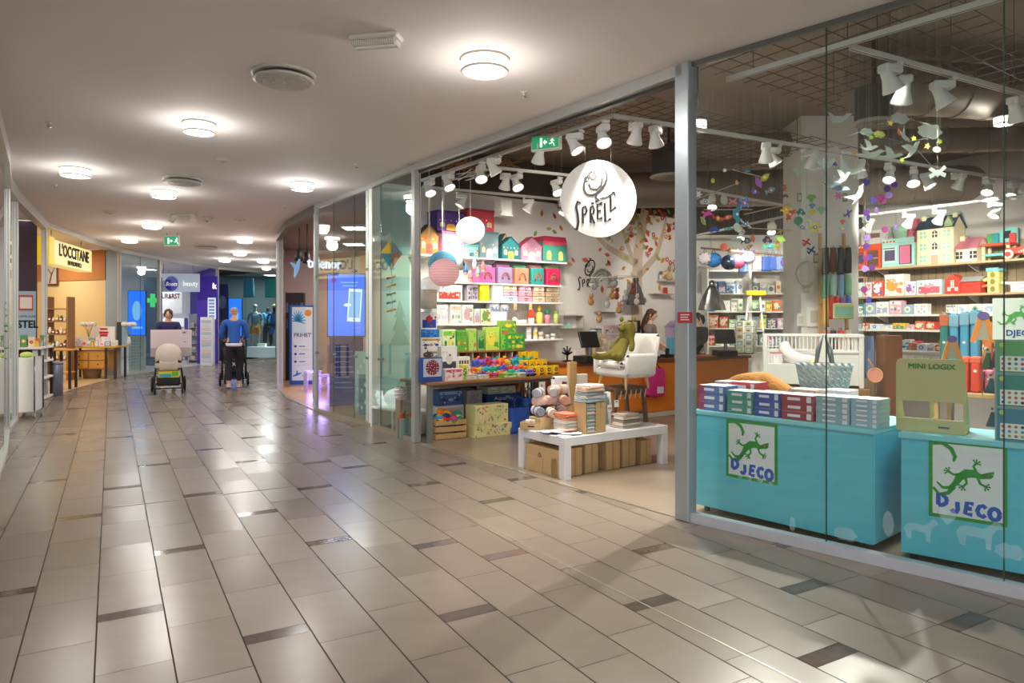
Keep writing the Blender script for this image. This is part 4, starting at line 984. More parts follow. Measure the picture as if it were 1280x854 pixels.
# folded and rolled textiles on top
def rolled(loc,rz,L_,r,col,core,lab):
 t=thing('rolled_blanket',lab,'blanket',loc,rz,'rolled baby blankets on the podium')
 b=B();b.T=Matrix.Translation((0,0,r));b.cyl((-L_/2,0,0),(L_/2,0,0),r,None,mat(col,.95,var=.12,scale=25,bump=.4),18,caps=False)
 sp=[]
 for i in range(36):
  a=i*.5;q=r*(1-i/40);sp.append((q*math.cos(a),q*math.sin(a)))
 for s_ in(-1,1):
  b.cyl((s_*L_/2,0,0),(s_*(L_/2-.01),0,0),r*.985,r*.985,m_(core),18)
  b.tube([(s_*(L_/2+.001),p[0]*.92,p[1]*.92)for p in sp],r*.07,mat(col,.95),5)
 b.T=None;b.build('roll',t)
 b=B();b.T=Matrix.Translation((0,0,r));b.lathe([(r+.002,-.02),(r+.004,0),(r+.002,.02)],m_(core),18);b.T=Matrix.Translation((0,0,r))@Matrix.Rotation(PI/2,4,'Y');b.v=[];b.f=[];b.m=[];b.sm=[]
 b.lathe([(r+.001,-.02),(r+.003,0),(r+.001,.02)],m_(core),18);b.T=None;b.build('paper_band',t)
rl=FP.th
for x,y,z,L_,r,c,c2,a,lab in((.14,.60,PZ,.2,.05,'#c9ced8','#5b6478',1.2,'grey blue rolled blanket with dark spiral, on the podium top'),(.2,.45,PZ,.2,.045,'#f1e2d8','#b98c7c',1.1,'pale cream rolled blanket low in the heap'),
(.24,.62,PZ+.1,.27,.048,'#f3d8cc','#e9b8a6',.1,'pale pink rolled blanket lying across two rolls'),(.36,.5,PZ,.2,.05,'#6a3a48','#d8c8cc',1.0,'wine red rolled blanket with white dots'),(.3,.55,PZ+.195,.2,.045,'#e9e6e6','#9a98a0',.9,'white and grey rolled blanket on top of the pile'),(.16,.62,PZ+.19,.2,.045,'#dfe3e6','#7f8a96',.7,'pale grey rolled blanket high on the left of the pile'),(.42,.62,PZ+.2,.24,.05,'#f6e4d6','#d8a08c',.2,'ivory rolled blanket lying highest on the pile'),(.44,.56,PZ+.1,.2,.05,'#f2cdbb','#c9866a',1.1,'peach rolled blanket with swirl end')):
 rolled(FP.at(x,y,z+.13),rl+a,L_,r,c,c2,lab)
kraft(.07,.46,.42,.2,.125,'low kraft carton on the podium carrying the rolled blankets',0,CARD,PZ)
def folded(x,y,z,wd,d,h,col,lab,a=0,cat='cloth',grp='folded cloths on the podium'):
 b=B();mm=mat(col,.95,var=.1,scale=22,bump=.4);n=14;pr=[]
 b.cbox(-wd/2,-d/2,.0,wd/2,d/2,h*.42,mm,h*.2,True);b.cbox(-wd/2+.004,-d/2+.006,h*.4,wd/2-.002,d/2-.002,h*.98,mm,h*.24,True)
 b.tube([(-wd/2+.01,-d/2-.001,h*.2),(-wd/4,-d/2-.003,h*.5),(wd/4,-d/2-.002,h*.46),(wd/2-.01,-d/2,h*.2)],h*.16,mm,6)
 return b.build('folded_cloth',loc=FP.at(x,y,z),rz=FP.th+a,label=lab,cat=cat,group=grp)
cs=[('#dd8a6a','terracotta'),('#e59a7c','salmon'),('#e8e2d8','cream'),('#cfd0cc','light grey'),('#e6dcd0','ivory'),('#d9cfc8','sand')]
for i in range(6):folded(.24,.27,PZ+.032*i+(0 if True else 0),.17,.2,.031,cs[5-i][0],'%s folded cloth, %s from the bottom of the pile behind the flat bibs'%(cs[5-i][1],ordn(i)),(.03,-.04,.02,.05,-.03,.04)[i])
# kraft stand full of folded muslin
t=thing('cardboard_stand','upright kraft cardboard stand at the podium front holding folded muslin cloths','display stand',FP.at(.30,.04,PZ),FP.th)
SWd,SDp,SHt=.26,.18,.30
b=B();b.cbox(SWd*.5,0,0,SWd,.012,SHt,CARD,.002);b.cbox(SWd-.012,0.012,0,SWd,SDp,SHt,CARD,.002);b.cbox(0,SDp-.012,0,SWd-.012,SDp,SHt,CARD,.002);b.box(0,.0,0,SWd*.5,SDp,.006,CARD);b.box(SWd*.72,-.001,SHt-.06,SWd*.75,0,SHt,mat('#8d6a40',.7));b.build('stand_body',t)
b=B();b.cbox(0,.0,0,.006,SDp-.012,SHt,CARD,.002);b.build('side_panel',t)
mc=[('#e2dccf','cream'),('#c9d3cf','mint grey'),('#b9c6c4','sage grey'),('#d4cdc2','beige'),('#9fb3ae','dull teal'),('#e5d6c5','light sand'),('#b7c2c6','blue grey'),('#d9ddd6','pale mint')]
for i in range(8):folded(.30+.075,.04+.085,PZ+.008+.035*i,.125,.155,.034,mc[i][0],'%s folded muslin, %s from the bottom in the kraft stand'%(mc[i][1],ordn(i)))
for i,(c,nm)in enumerate((('#b9cdd0','pale teal'),('#d7d2cc','light stone'),('#9fb0b2','grey teal'),('#f0cdb4','peach'),('#f4e3d8','blush'))):folded(.30+.13,.04+.09,PZ+SHt+.004+.034*i,.27-.01*i,.19,.033,c,'%s folded cloth, %s layer of the heap on top of the kraft stand'%(nm,ordn(i)),(.05,-.06,.08,-.1,.12)[i])
# flat bibs at the near corner, each a thin cloth with drooping edge
def bib(x,y,z,s,col,rim,lab,a):
 b=B();n=20;P=[];rr=random.Random(int(x*991+y*77))
 for i in range(n):
  q=2*PI*i/n;e=.5;P.append((s*math.copysign(abs(math.cos(q))**e,math.cos(q))*rr.uniform(.93,1.03),s*.8*math.copysign(abs(math.sin(q))**e,math.sin(q))*rr.uniform(.93,1.03)))
 vs_=[(p[0]*k2,p[1]*k2,.010*(1-k2*.5)+rr.uniform(-.002,.003))for k2 in(1,.6,.25)for p in P];o_=len(vs_)
 fs=[(j*n+i,j*n+(i+1)%n,(j+1)*n+(i+1)%n,(j+1)*n+i)for j in range(2)for i in range(n)]+[[2*n+i for i in range(n)]]
 b.add(vs_,fs,mat(col,.95,var=.06,bump=.3,scale=30),True);b.add([(p[0],p[1],0)for p in P]+[v for v in vs_[:n]],[(i,(i+1)%n,n+(i+1)%n,n+i)for i in range(n)]+[list(range(n))[::-1]],m_(rim))
 b.build('baby_bib',loc=FP.at(x,y,z),rz=FP.th+a,label=lab,cat='bib',group='flat cloths at the near podium corner')
for x,y,z,s,c,r_,a,lab in((.10,.40,0,.10,'#d9d8ea','#4b3f9a',.3,'pale violet bib with dark violet edge on the podium'),(.06,.30,.012,.10,'#f4f1ee','#4b3f9a',-.2,'white bib over the violet edged one'),(.12,.22,.024,.105,'#f6f3f0','#c8b8b0',.1,'white bib with grey hem in the middle of the overlap'),(.17,.12,.012,.11,'#f1ece8','#8f8f94',-.4,'white cotton bib closest to the kraft stand'),(.09,.10,0,.09,'#efe9e4','#7e8c94',.5,'white bib hanging at the near podium corner'),(.2,.2,.036,.10,'#f6ddd0','#dd8a6a',.2,'blush bib on top of the white ones')):
 bib(x,y,PZ+z,s,c,r_,lab,a)
 # kraft tray with white knitted booties
t=thing('kraft_tray','low kraft tray with black print at the left podium corner','tray',FP.at(.07,.60,PZ),FP.th-.9)
b=B();b.cbox(-.11,-.07,0,.11,.07,.008,CARD,.002)
for a_ in((-.11,-.07,.11,-.064),(-.11,.064,.11,.07),(-.11,-.064,-.104,.064),(.104,-.064,.11,.064)):b.cbox(a_[0],a_[1],.008,a_[2],a_[3],.075,CARD,.002)
b.build('tray_body',t);b=B();b.text('LULLU',.03,.0,.03,-.0705,BLK)if False else b.box(-.03,-.0712,.03,.04,-.07,.042,BLK);b.build('printed_mark',t)
for i in range(6):
 b=B();b.ell((0,0,.03),(.03,.022,.028),mat('#efece4',.9,bump=.5,scale=40),10,7);b.lathe([(.018,.04),(.022,.075),(.017,.09),(0,.088)],mat('#e3e0d4',.9),10);b.tube([(-.014,0,.05),(-.03,0,.02)],.004,BLK,5)
 b.build('knitted_bootie',loc=FP.at(.07,.60,PZ+.01)+Vector((-.05+.033*i,.035*((i%2)*2-1)*.6+.0,0)),rz=i*.4,label='white knitted bootie with dark lace in the kraft tray',cat='bootie',group='knitted booties in the kraft tray')
 # old wooden stool
ST=Fr(*FP.at(.86,.20).xy,FP.th+.1);sw,sd_,sh_=.52,.34,.40
t=thing('wooden_stool','weathered dark wooden bench stool on the podium carrying the armchair','stool',(*ST.at(sw/2,0).xy,PZ),ST.th)
b=B()
for k2 in range(5):b.cbox(-sw/2,k2*sd_/5+.002,sh_-.03,sw/2,(k2+1)*sd_/5-.002,sh_,OLDW,.004)
b.build('seat',t)
b=B();b.box(-sw/2+.03,.02,sh_-.075,sw/2-.03,.035,sh_-.03,OLDW);b.box(-sw/2+.03,sd_-.035,sh_-.075,sw/2-.03,sd_-.02,sh_-.03,OLDW)
for k2 in range(6):x=-sw/2+.06+k2*.08;b.hexa([(x,.012,sh_-.12),(x+.012,.012,sh_-.12),(x+.012,.02,sh_-.12),(x,.02,sh_-.12),(x+.025,.012,sh_-.03),(x+.037,.012,sh_-.03),(x+.037,.02,sh_-.03),(x+.025,.02,sh_-.03)],mat('#cfc3b0',.8))
b.build('apron',t)
for sx_ in(-1,1):
 for y in(.03,sd_-.06):
  b=B();xo=sx_*(sw/2-.04);xb=sx_*(sw/2+.01)
  b.hexa([(xb-.02,y,0),(xb+.02,y,0),(xb+.02,y+.035,0),(xb-.02,y+.035,0),(xo-.02,y,sh_-.03),(xo+.02,y,sh_-.03),(xo+.02,y+.035,sh_-.03),(xo-.02,y+.035,sh_-.03)],OLDW);b.build('leg',t)
b=B();b.cbox(-sw/2+.01,.04,.1,sw/2-.01,.07,.13,OLDW,.003);b.build('stretcher',t)
# small armchair
CZ=PZ+sh_;CH_=Fr(*ST.at(.13,.02).xy,-1.0)
FAB=mat('#d9d5ce',.9,var=.08,scale=40,bump=.3)
t=thing('armchair','small light grey upholstered armchair with wooden legs on top of the stool','armchair',(*CH_.at(-.0,-.19).xy,CZ),CH_.th)
for x,y in((-.19,.03),(.19,.03),(-.17,.36),(.17,.36)):
 b=B();b.cyl((x*1.12,y,0),(x,y+(.02 if y<.1 else-.02),.13),.012,.02,PINE,10);b.build('leg',t)
b=B();b.cbox(-.26,.0,.12,.26,.40,.22,FAB,.035,True);b.build('frame',t)
b=B();b.cbox(-.2,-.02,.21,.2,.33,.285,FAB,.03,True);b.build('seat_cushion',t)
for s_ in(-1,1):
 b=B();x=s_*.245
 v_=[(x-.035,-.01,.13),(x+.035,-.01,.13),(x+.035,.40,.13),(x-.035,.40,.13),(x-.04,-.01,.36),(x+.04,-.01,.36),(x+.045,.43,.40),(x-.03,.43,.40)]
 b.cbox(x-.038,-.01,.13,x+.038,.40,.365,FAB,.03,True);b.build('armrest',t)
b=B();b.T=Matrix.Translation((0,.36,.2))@Matrix.Rotation(-.22,4,'X');b.cbox(-.25,0,-.06,.25,.07,.38,FAB,.034,True);b.T=None;b.build('backrest',t)
# olive plush bear slumped in it
def plush_bear(loc,rz,s,col,lab,muzzle=None):
 t=thing('plush_bear',lab,'plush toy',loc,rz);mm=mat(col,.95,var=.25,scale=30,bump=.8)
 b=B();J=[((0,.1*s,.08*s),(.1*s,.09*s)),((0,.18*s,.22*s),(.085*s,.075*s)),((0,.25*s,.34*s),(.06*s,.055*s)),((0,.25*s,.44*s),(.13*s,.115*s)),((0,.25*s,.53*s),(.085*s,.08*s)),
 ((-.13*s,.2*s,.24*s),.042*s),((-.17*s,.1*s,.12*s),.04*s),((.13*s,.2*s,.24*s),.042*s),((.19*s,.1*s,.13*s),.04*s),
 ((-.1*s,.0,.06*s),.055*s),((-.17*s,-.16*s,.05*s),.05*s),((-.19*s,-.24*s,.09*s),.055*s),((.1*s,.0,.06*s),.055*s),((.15*s,-.16*s,.05*s),.05*s),((.17*s,-.24*s,.09*s),.055*s)]
 v,f=skin(J,[(0,1),(1,2),(2,3),(3,4),(2,5),(5,6),(2,7),(7,8),(0,9),(9,10),(10,11),(0,12),(12,13),(13,14)],2);b.add(v,f,mm,True)
 b.ell((0,.13*s,.42*s),(.05*s,.05*s,.04*s),mm if not muzzle else m_(muzzle),12,8)
 for s_ in(-1,1):b.ell((s_*.105*s,.26*s,.55*s),(.035*s,.018*s,.035*s),mm,10,8)
 b.build('body',t)
 b=B();b.ell((0,.08*s,.43*s),(.014*s,.01*s,.01*s),BLK,8,6);b.build('nose',t)
 for s_ in(-1,1):b=B();b.ell((s_*.045*s,.14*s,.475*s),.01*s,BLK,8,6);b.build('eye',t)
 return t
plush_bear((*CH_.at(.0,-.12).xy,CZ+.285),CH_.th+.15,.78,'#6b6020','olive green plush bear slumped in the small armchair')
# goods on and around the stool
t=thing('patterned_cushion','white cushion with wine red animal print leaning behind the rolled blankets','cushion',FP.at(.52,.62,PZ),FP.th)
b=B();b.T=Matrix.Rotation(-.12,4,'X');b.cbox(-.12,0,.2,.12,.07,.52,mat('#ece8e4',.9),.034,True);b.T=None;b.build('cushion_body',t)
b=B();b.T=Matrix.Rotation(-.12,4,'X');b.prism([(-.05,.3),(.02,.26),(.07,.3),(.04,.38),(.06,.45),(.0,.46),(-.02,.4),(-.08,.38)],-.003,.0,m_('#7a2c40'));b.T=None;b.build('animal_print',t)
t=thing('cardboard_box','plain kraft carton standing on the podium below the cushion','cardboard box',FP.at(.52,.63,PZ),FP.th);b=B();b.cbox(-.12,0,0,.12,.1,.195,CARD,.004);b.build('carton',t);b=B();b.box(-.02,-.001,0,.02,0,.195,CARD2);b.build('packing_tape',t)
for i,(x,y,zt,zb_,w2,c,lab)in enumerate(((.66,.66,.66,.0,.1,PINE,'tall light wood block standing behind the cushion'),(.80,.68,.52,.0,.16,mat('#e9e2d6',.7),'cream round tin box stack behind the armchair front'))):
 b=B();b.cbox(-w2/2,0,0,w2/2,.05 if i==0 else.06,zt,c,.004);b.build('wood_block' if i==0 else 'gift_box',loc=FP.at(x,y,PZ),rz=FP.th,label=lab,cat='block' if i==0 else 'box')
def scarf(x,y,z,col,col2,lab,seed):
 b=B();rr=random.Random(seed)
 for k2 in range(7):
  pts=[(rr.uniform(-.1,.1),-.02-.004*k2,z_)for z_ in(.36,.25,.14,.04)];pts=[(pts[0][0]*.6+q*.012,p[1]+.01*math.sin(q*2+k2),p[2])for q,p in enumerate(pts)]
  b.tube(pts,[.03,.026,.022,.012],mat(col if k2%2 else col2,.95,var=.2,scale=40,bump=.4),8)
 b.build('draped_cloth',loc=FP.at(x,y,z),rz=FP.th,label=lab,cat='cloth')
scarf(.63,.17,PZ+.02,'#e4e2dc','#8fa2a0','white and black patterned muslin hanging from the stool end',3)
for i,(x,zt,lab)in enumerate(((.645,.26,'white hang tag with red digits below the draped muslin'),(.74,.30,'long white hang tag beside the draped muslin'))):
 b=B();b.cbox(-.03,-.002,-.07,.03,0,.0,mat('#f4f0ea',.6),.001);b.text('50%',.028,0,-.045,-.003,m_('#c8342c'))if i==0 else b.box(-.015,-.004,-.02,.015,-.002,-.012,BLK);b.tube([(0,0,0),(0,.02,.05)],.001,BLK,4)
 b.build('hang_tag',loc=FP.at(x,.08,PZ+zt),rz=FP.th,label=lab,cat='price tag')
for i in range(5):folded(.95,.17,PZ+.03*i,.26-.01*i,.2,.029,['#b9a99a','#d9cdc0','#8f7f72','#e3dcd2','#cbbba8'][i],'%s folded blanket, %s from the bottom under the wooden stool'%(('taupe','beige','brown','white','tan')[i],ordn(i)),(.04,-.03,.02,-.05,.03)[i])
# ================================================================ COUNTER with what stands on it
OR=mat('#f28e34',.35,var=.03,spec=.4)
CF=Fr(*FP.at(0,0).xy,0)
cx0=Vector((2.24,10.84));FCn=Fr(cx0.x-.822*1.75,cx0.y-.569*1.75,math.atan2(.569,.822));CL_=4.05;CTZ=.90
t=thing('shop_counter','long orange fronted sales counter with dark wooden top','counter',FCn.at(0,0),FCn.th)
b=B();b.cbox(0,0,.08,CL_,.55,CTZ-.05,OR,.006);b.build('front_body',t)
b=B();b.box(.0,.012,0,CL_,.5,.08,mat('#d9cfc0',.4));b.build('plinth',t)
b=B();b.cbox(-.03,-.04,CTZ-.05,CL_+.03,.6,CTZ,mat('#7a4a2c',.35,var=.15,scale=4,stretch=(.5,5,5)),.006);b.build('countertop',t)
b=B();b.box(CL_-2.0,.03,CTZ,CL_-.6,.5,CTZ+.008,mat('#e8622a',.4));b.build('orange_top_mat',t)
def cnt(px,y=.2):return FCn.at(FCn.x_of(px,y),y,CTZ)
def register(p,rz,lab):
 t=thing('cash_register',lab,'cash register',p,rz)
 b=B();b.cbox(-.17,0,0,.17,.3,.1,BLK,.01);b.build('drawer',t)
 b=B();b.cyl((0,.18,.1),(0,.18,.22),.03,None,mat('#8d8f92',.3,.6),12);b.build('stand',t)
 b=B();b.T=Matrix.Translation((0,.16,.33))@Matrix.Rotation(.35,4,'X');b.cbox(-.17,-.02,-.12,.17,.02,.12,BLK,.008);b.T=None;b.build('screen',t)
register(cnt(727,.1),FCn.th+PI,'black cash register with tilted screen, left part of the counter, beside pine board')
register(cnt(902,.1),FCn.th+2.6,'black cash register before the dark haired shop assistant')
b=B();t=thing('desk_clock','small black desk fan like stand beside the left cash register','stand',cnt(709,.25),FCn.th)
b.lathe([(.07,0),(.06,.02),(.015,.03),(.015,.1)],BLK,14);b.build('base',t);b=B()
for k2 in range(5):a=PI*k2/4;b.tube([(0,0,.1),(.09*math.cos(a),0,.14+.09*math.sin(a))],.014,BLK,6)
b.build('arms',t)
b=B();b.T=Matrix.Rotation(-.12,4,'Y');b.cbox(-.055,0,0,.055,.03,.42,PINE,.004);b.T=None;p=cnt(738,-.0);b.build('pine_board',loc=p,rz=FCn.th,label='light pine board leaning upright on the counter by the left register',cat='board')
for i,(px,top,c,lab)in enumerate(((752,417,'#cbb798','tan parcel on the counter behind the pine board'),(766,425,'#d9d2c4','cream carton on the counter left of the armchair'))):
 y=.3;p=cnt(px,y);h=FCn.z_of(px,top,y)-CTZ;carton('parcel',p,FCn.th,.26 if i==0 else.2,.12,max(h,.1),c,['#b7a486','#e8dcc4'],lab,seed=7)
b=B();t=thing('card_terminal','small black card terminal on the counter right of the armchair','card terminal',cnt(838,.08),FCn.th)
b.cbox(-.1,0,0,.1,.14,.06,BLK,.01);b.build('body',t);b=B();b.cbox(-.07,.0,.06,-.02,.05,.16,BLK,.008);b.build('handset',t)
b=B();t=thing('scanner','black barcode scanner lying at the right counter edge','scanner',cnt(818,.0),FCn.th);b.cbox(-.1,-.0,0,.06,.05,.03,BLK,.01);b.build('handle',t);b=B();b.cbox(.06,-.01,0,.12,.07,.05,BLK,.012);b.build('head',t)
b=B();t=thing('toy_shop_model','light blue toy kitchen box standing at the counter end beside the entrance post','toy',cnt(850,.22),FCn.th)
b.cbox(-.14,0,0,.14,.18,.32,mat('#6fc2dc',.5),.008);b.build('body',t);b=B();b.box(-.1,-.004,.04,.1,0,.14,mat('#e9d3d8',.5));b.box(-.1,-.004,.2,.1,0,.28,BLK);b.build('front_panels',t);b=B();gable(b,.3,.19,.28,'#c9b6d4','#b8a0c8');o=b.build('roof',t);o.location=(0,0,.322)
# pink bag hanging on the counter front
bp=FCn.at(FCn.x_of(816,-.06),-.11,.33)
t=thing('pink_bag','bright pink round bag hanging on the orange counter front','bag',bp,FCn.th)
b=B();b.cbox(-.21,-.04,.0,.21,.05,.44,mat('#e0308c',.7,var=.06),.044,True);b.ell((0,0,.22),(.225,.055,.235),mat('#e0308c',.7,var=.06),20,12);b.build('bag_body',t)
b=B();b.tube([(-.1,.0,.43),(-.07,.05,.52),(0,.07,.55),(.07,.05,.52),(.1,0,.43)],.01,BLK,6);b.build('strap',t)
b=B();b.cbox(-.02,-.063,.06,.12,-.059,.16,mat('#f2e6ea',.6),.001);b.build('label_tag',t)
# staff
figure('shop assistant with long brown hair in a grey top behind the counter, facing right',FCn.at(FCn.x_of(812,1.0),.98),1.15,(((-.24,-.06,1.14),(-.16,-.26,1.0)),((.24,-.06,1.14),(.14,-.30,1.0))),hgt=1.66,top='#8b8076',bottom='#2b2c33',hair='#4f3020',long_hair=True,sleeves='short',head_tilt=.15)
figure('shop assistant with dark ponytail and black top behind the right counter, facing left',FCn.at(FCn.x_of(872,.95),.95),-1.0,(((-.24,-.06,1.14),(-.16,-.26,1.02)),((.24,-.06,1.14),(.14,-.30,1.02))),hgt=1.6,top='#2a262a',bottom='#24242a',hair='#2a1c16',ponytail=True,head_tilt=.2)
# card spinner on the counter
p=cnt(932,.28);t=thing('card_spinner','wire carousel of picture cards standing on the right end of the counter','card rack',p,FCn.th)
b=B();b.cyl((0,0,0),(0,0,.62),.012,None,CH,8);b.lathe([(.14,0),(.14,.015),(0,.02)],CH,20);b.build('pole',t)
rr=random.Random(4)
for f_ in range(4):
 a=f_*PI/2+.5;u=Vector((math.cos(a),math.sin(a),0));v=Vector((-math.sin(a),math.cos(a),0))
 b=B();
 for x in(-.15,0,.15):b.tube([u*.16+v*x+Vector((0,0,.02)),u*.16+v*x+Vector((0,0,.6))],.003,CH,4)
 for k2 in range(5):b.tube([u*.18-v*.15+Vector((0,0,.03+k2*.115)),u*.18+v*.15+Vector((0,0,.03+k2*.115))],.003,CH,4)
 b.build('wire_pocket',t)
 for k2 in range(5):
  for x in(-.075,.075):
   b=B();c=u*.165+v*x+Vector((0,0,.035+k2*.115));R4=Matrix.Translation(c)@Matrix.Rotation(a+PI/2,4,'Z');b.T=R4
   cc=rr.choice(['#b9c78f','#d9d4c0','#7f9a6a','#c8a25c','#8fb3b0','#e4dcd2']);b.cbox(-.06,-.003,0,.06,.003,.105,m_('#efece2'),.001);b.box(-.05,-.0042,.012,.05,-.003,.09,m_(cc));b.box(-.03,-.0052,.03,.02,-.0042,.06,m_(rr.choice(['#5f7a4a','#a8553c','#f1eee4','#4f7f94'])));b.T=None;b.build('picture_card',t)
   # ================================================================ LEAF WALL behind the counter
MUR=['#c9802f','#b8442c','#8da05a','#d9a24a','#a9b56a','#c98a8a','#d8644a','#b7c48a']
t=thing('wall_mural','painted autumn tree mural with falling leaves on the white wall','mural',FA.at(0,-.004,0),FA.th)
b=B();BR=mat('#cbb9a4',.8)
def mp(px,py):return(FA.x_of(px,0),FA.z_of(px,py,0))
for pts,w_ in((((800,440),(795,380),(797,320),(806,262)),(.34,.28,.24,.2)),(((797,330),(778,320),(758,308),(742,292)),(.16,.13,.1,.05)),(((798,345),(820,320),(829,290),(833,270)),(.15,.12,.09,.04)),(((790,322),(782,300),(776,280)),(.1,.07,.04)),(((806,300),(800,280),(792,262)),(.1,.07,.04))):
 b.stroke([mp(*p)for p in pts],list(w_),-.001,0,BR)
b.build('painted_trunk',t)
b=B();rr=random.Random(12)
def leaf(px,py,s,a,c):
 x,z=mp(px,py);P=[(0,-1),(.45,-.4),(.5,.2),(0,1),(-.5,.2),(-.45,-.4)]
 b.prism([(x+s*(p[0]*math.cos(a)-p[1]*math.sin(a)),z+s*(p[0]*math.sin(a)+p[1]*math.cos(a)))for p in P],-.002,0,c)
 b.prism([(x+s*.04*math.cos(a)+s*.9*math.sin(a),z+s*.04*math.sin(a)-s*.9*math.cos(a)),(x-s*.04*math.sin(a)*0+s*.05,z+s*.02),(x-s*.8*math.sin(a),z+s*.8*math.cos(a))],-.003,-.002,m_('#8a6a3c'))
for px,py,c in((677,267,0),(693,270,1),(701,285,0),(686,286,4),(693,290,2),(669,292,2),(702,318,4),(712,330,3),(716,325,5)):leaf(px,py,.06,rr.uniform(-2,2),m_(MUR[c]))
for i in range(130):
 px=rr.gauss(800,34);py=262+abs(rr.gauss(0,38))
 if 720<px<862 and py<400:leaf(px,py,rr.uniform(.045,.085),rr.uniform(-2.4,2.4),m_(rr.choice(MUR)))
for i in range(12):x,z=mp(rr.uniform(770,850),rr.uniform(265,330));c=m_(rr.choice(['#c2566a','#d9925c','#b8467a']));b.disc(x,z,.045,.045,-.004,0,c,14);b.disc(x,z,.02,.02,-.005,-.004,m_('#f0e0d0'),8)
b.build('painted_leaves',t)
def sprell(b,x,z,s,y,m,doodle=True,kx=1.0,kz=1.0):
 """hand drawn shop name and spring headed doodle"""
 y0=y-.003
 T_=lambda pts,w_:b.stroke([(x+p[0]*kx*s,z+p[1]*kz*s)for p in pts],w_*s*1.3,y0,y,m)
 D_=lambda pts,w_:b.stroke([(x+p[0]*s*1.12,z+(p[1]*1.12+(kz-1)*.3)*s)for p in pts],w_*s*1.25,y0,y,m)
 T_([(-.38,.1),(-.46,.13),(-.5,.05),(-.46,-.06),(-.44,-.18),(-.48,-.3),(-.54,-.28)],.035)
 T_([(-.33,.02),(-.32,-.2)],.028);T_([(-.34,.03),(-.26,.06),(-.22,-.0),(-.26,-.06),(-.32,-.07)],.028)
 T_([(-.13,.03),(-.12,-.19)],.028);T_([(-.14,.04),(-.06,.06),(-.03,.01),(-.06,-.05),(-.12,-.06),(-.02,-.2)],.028)
 T_([(.17,.1),(.05,.09),(.06,-.13),(.18,-.11)],.03);T_([(.06,-.01),(.15,.0)],.026)
 T_([(.24,.12),(.26,-.17),(.41,-.12)],.034);T_([(.39,.22),(.40,-.02),(.54,.06)],.034)
 if doodle:
  D_([(.19*math.cos(a)+.05*math.sin(a),.42+.23*math.sin(a)+.04*math.cos(a))for a in[2*PI*i/24 for i in range(25)]],.034);D_([(-.11,.38),(-.08,.3),(.02,.28),(.1,.36),(.12,.48)],.03)
  for cx,cz_,r_ in((-.045,.52,.055),(-.15,.46,.035)):D_([(cx+r_*math.cos(a),cz_+r_*1.1*math.sin(a))for a in[2*PI*i/12 for i in range(13)]],.02)
  D_([(-.06,.52),(-.03,.52)],.03);D_([(.0,.64),(-.01,.7),(.06,.69)],.034);D_([(.02,.2),(.0,.15),(.06,.11),(.0,.08)],.03)
  D_([(.08,.13),(.2,.16),(.32,.24)],.016);D_([(.28,.25),(.33,.25),(.34,.18)],.016);D_([(-.07,.05),(-.02,.06)],.03);D_([(.08,.05),(.12,.07)],.03)
b=B();x,z=mp(737,352);sprell(b,x,z,.52,0,mat('#1f1d1c',.7));b.build('wall_lettering',loc=FA.at(0,-.006,0),rz=FA.th,label='hand drawn black shop name lettering with doodle face on the white wall',cat='lettering')
# hanging oval shop sign
sp=W(748,249,6.6);SR=.365
t=thing('oval_sign','big white oval shop name sign hanging in the shop entrance','sign',sp,.12)
b=B();b.T=Matrix.Rotation(-.25,4,'Y');n=40;b.prism([(SR*math.cos(2*PI*i/n),SR*1.0*math.sin(2*PI*i/n))for i in range(n)],-.02,.02,mat('#d9d6d3',.4));b.T=None;b.build('panel',t)
b=B();b.T=Matrix.Rotation(-.0,4,'Y');sprell(b,-.035,-.11,.50,-.0205,mat('#161515',.5),True,.74,1.25);b.T=None;b.build('painted_name',t)
for x in(-.13,.12):b=B();b.tube([(x,0,.34),(x,0,TOY_H-sp.z-.01)],.0025,CH,4);b.build('hanging_wire',t)
# little shelves, boxes and hanging things on the leaf wall
def wallbox(px0,px1,top,bot,d,col,lab,name='wall_shelf_box',openf=True):
 x0,x1=FA.x_of(px0,-d),FA.x_of(px1,-d);z1,z0=FA.z_of((px0+px1)/2,top,-d),FA.z_of((px0+px1)/2,bot,-d)
 t=thing(name,lab,'shelf',FA.at(x0,-d,z0),FA.th);wd,h=x1-x0,z1-z0;b=B();m=m_(col)
 b.cbox(0,0,0,wd,d,.015,m,.003)
 if openf and h>.05:b.cbox(0,0,h-.015,wd,d,h,m,.003);b.cbox(0,0,.015,.015,d,h-.015,m,.003);b.cbox(wd-.015,0,.015,wd,d,h-.015,m,.003)
 b.build('shelf_body',t)
 if openf and h>.05:b=B();b.box(.015,d-.012,.015,wd-.015,d-.002,h-.015,mat('#f4f2ee',.6));b.build('back_panel',t)
 return FA.at(x0,-d,z0),wd,h
p0,wd,h=wallbox(704,730,394,411,.2,'#b9b2a8','grey boxed wall shelf with mint bowls beside the display shelves')
for i,x in enumerate((.08,.18)):
 b=B();b.prism([(-.05,0),(.05,0),(.055,.05),(.03,.035),(.0,.08),(-.03,.035),(-.055,.05)],0,.05,m_('#a9d3cf'));q=FA.at(FA.x_of(704,-.2)+.07+i*.12,-.15,p0.z+.016)
 b.build('paper_crown_bowl',loc=q,rz=FA.th,label='mint zigzag bowl in the grey wall shelf, %s one'%('left','right')[i],cat='bowl')
b=B();b.cbox(-.1,0,0,.1,.1,.06,WW,.01);b.build('white_tray',loc=FA.at(FA.x_of(716,-.2),-.17,p0.z+h+.001),rz=FA.th,label='small white tray on top of the grey boxed shelf',cat='tray')
wallbox(820,846,361,368,.2,'#c5bdb0','grey lower floating shelf with a red tin on the right of the mural',openf=False)
wallbox(829,850,348,352,.18,'#cfc8bc','grey upper floating shelf carrying the elephant basket',openf=False)
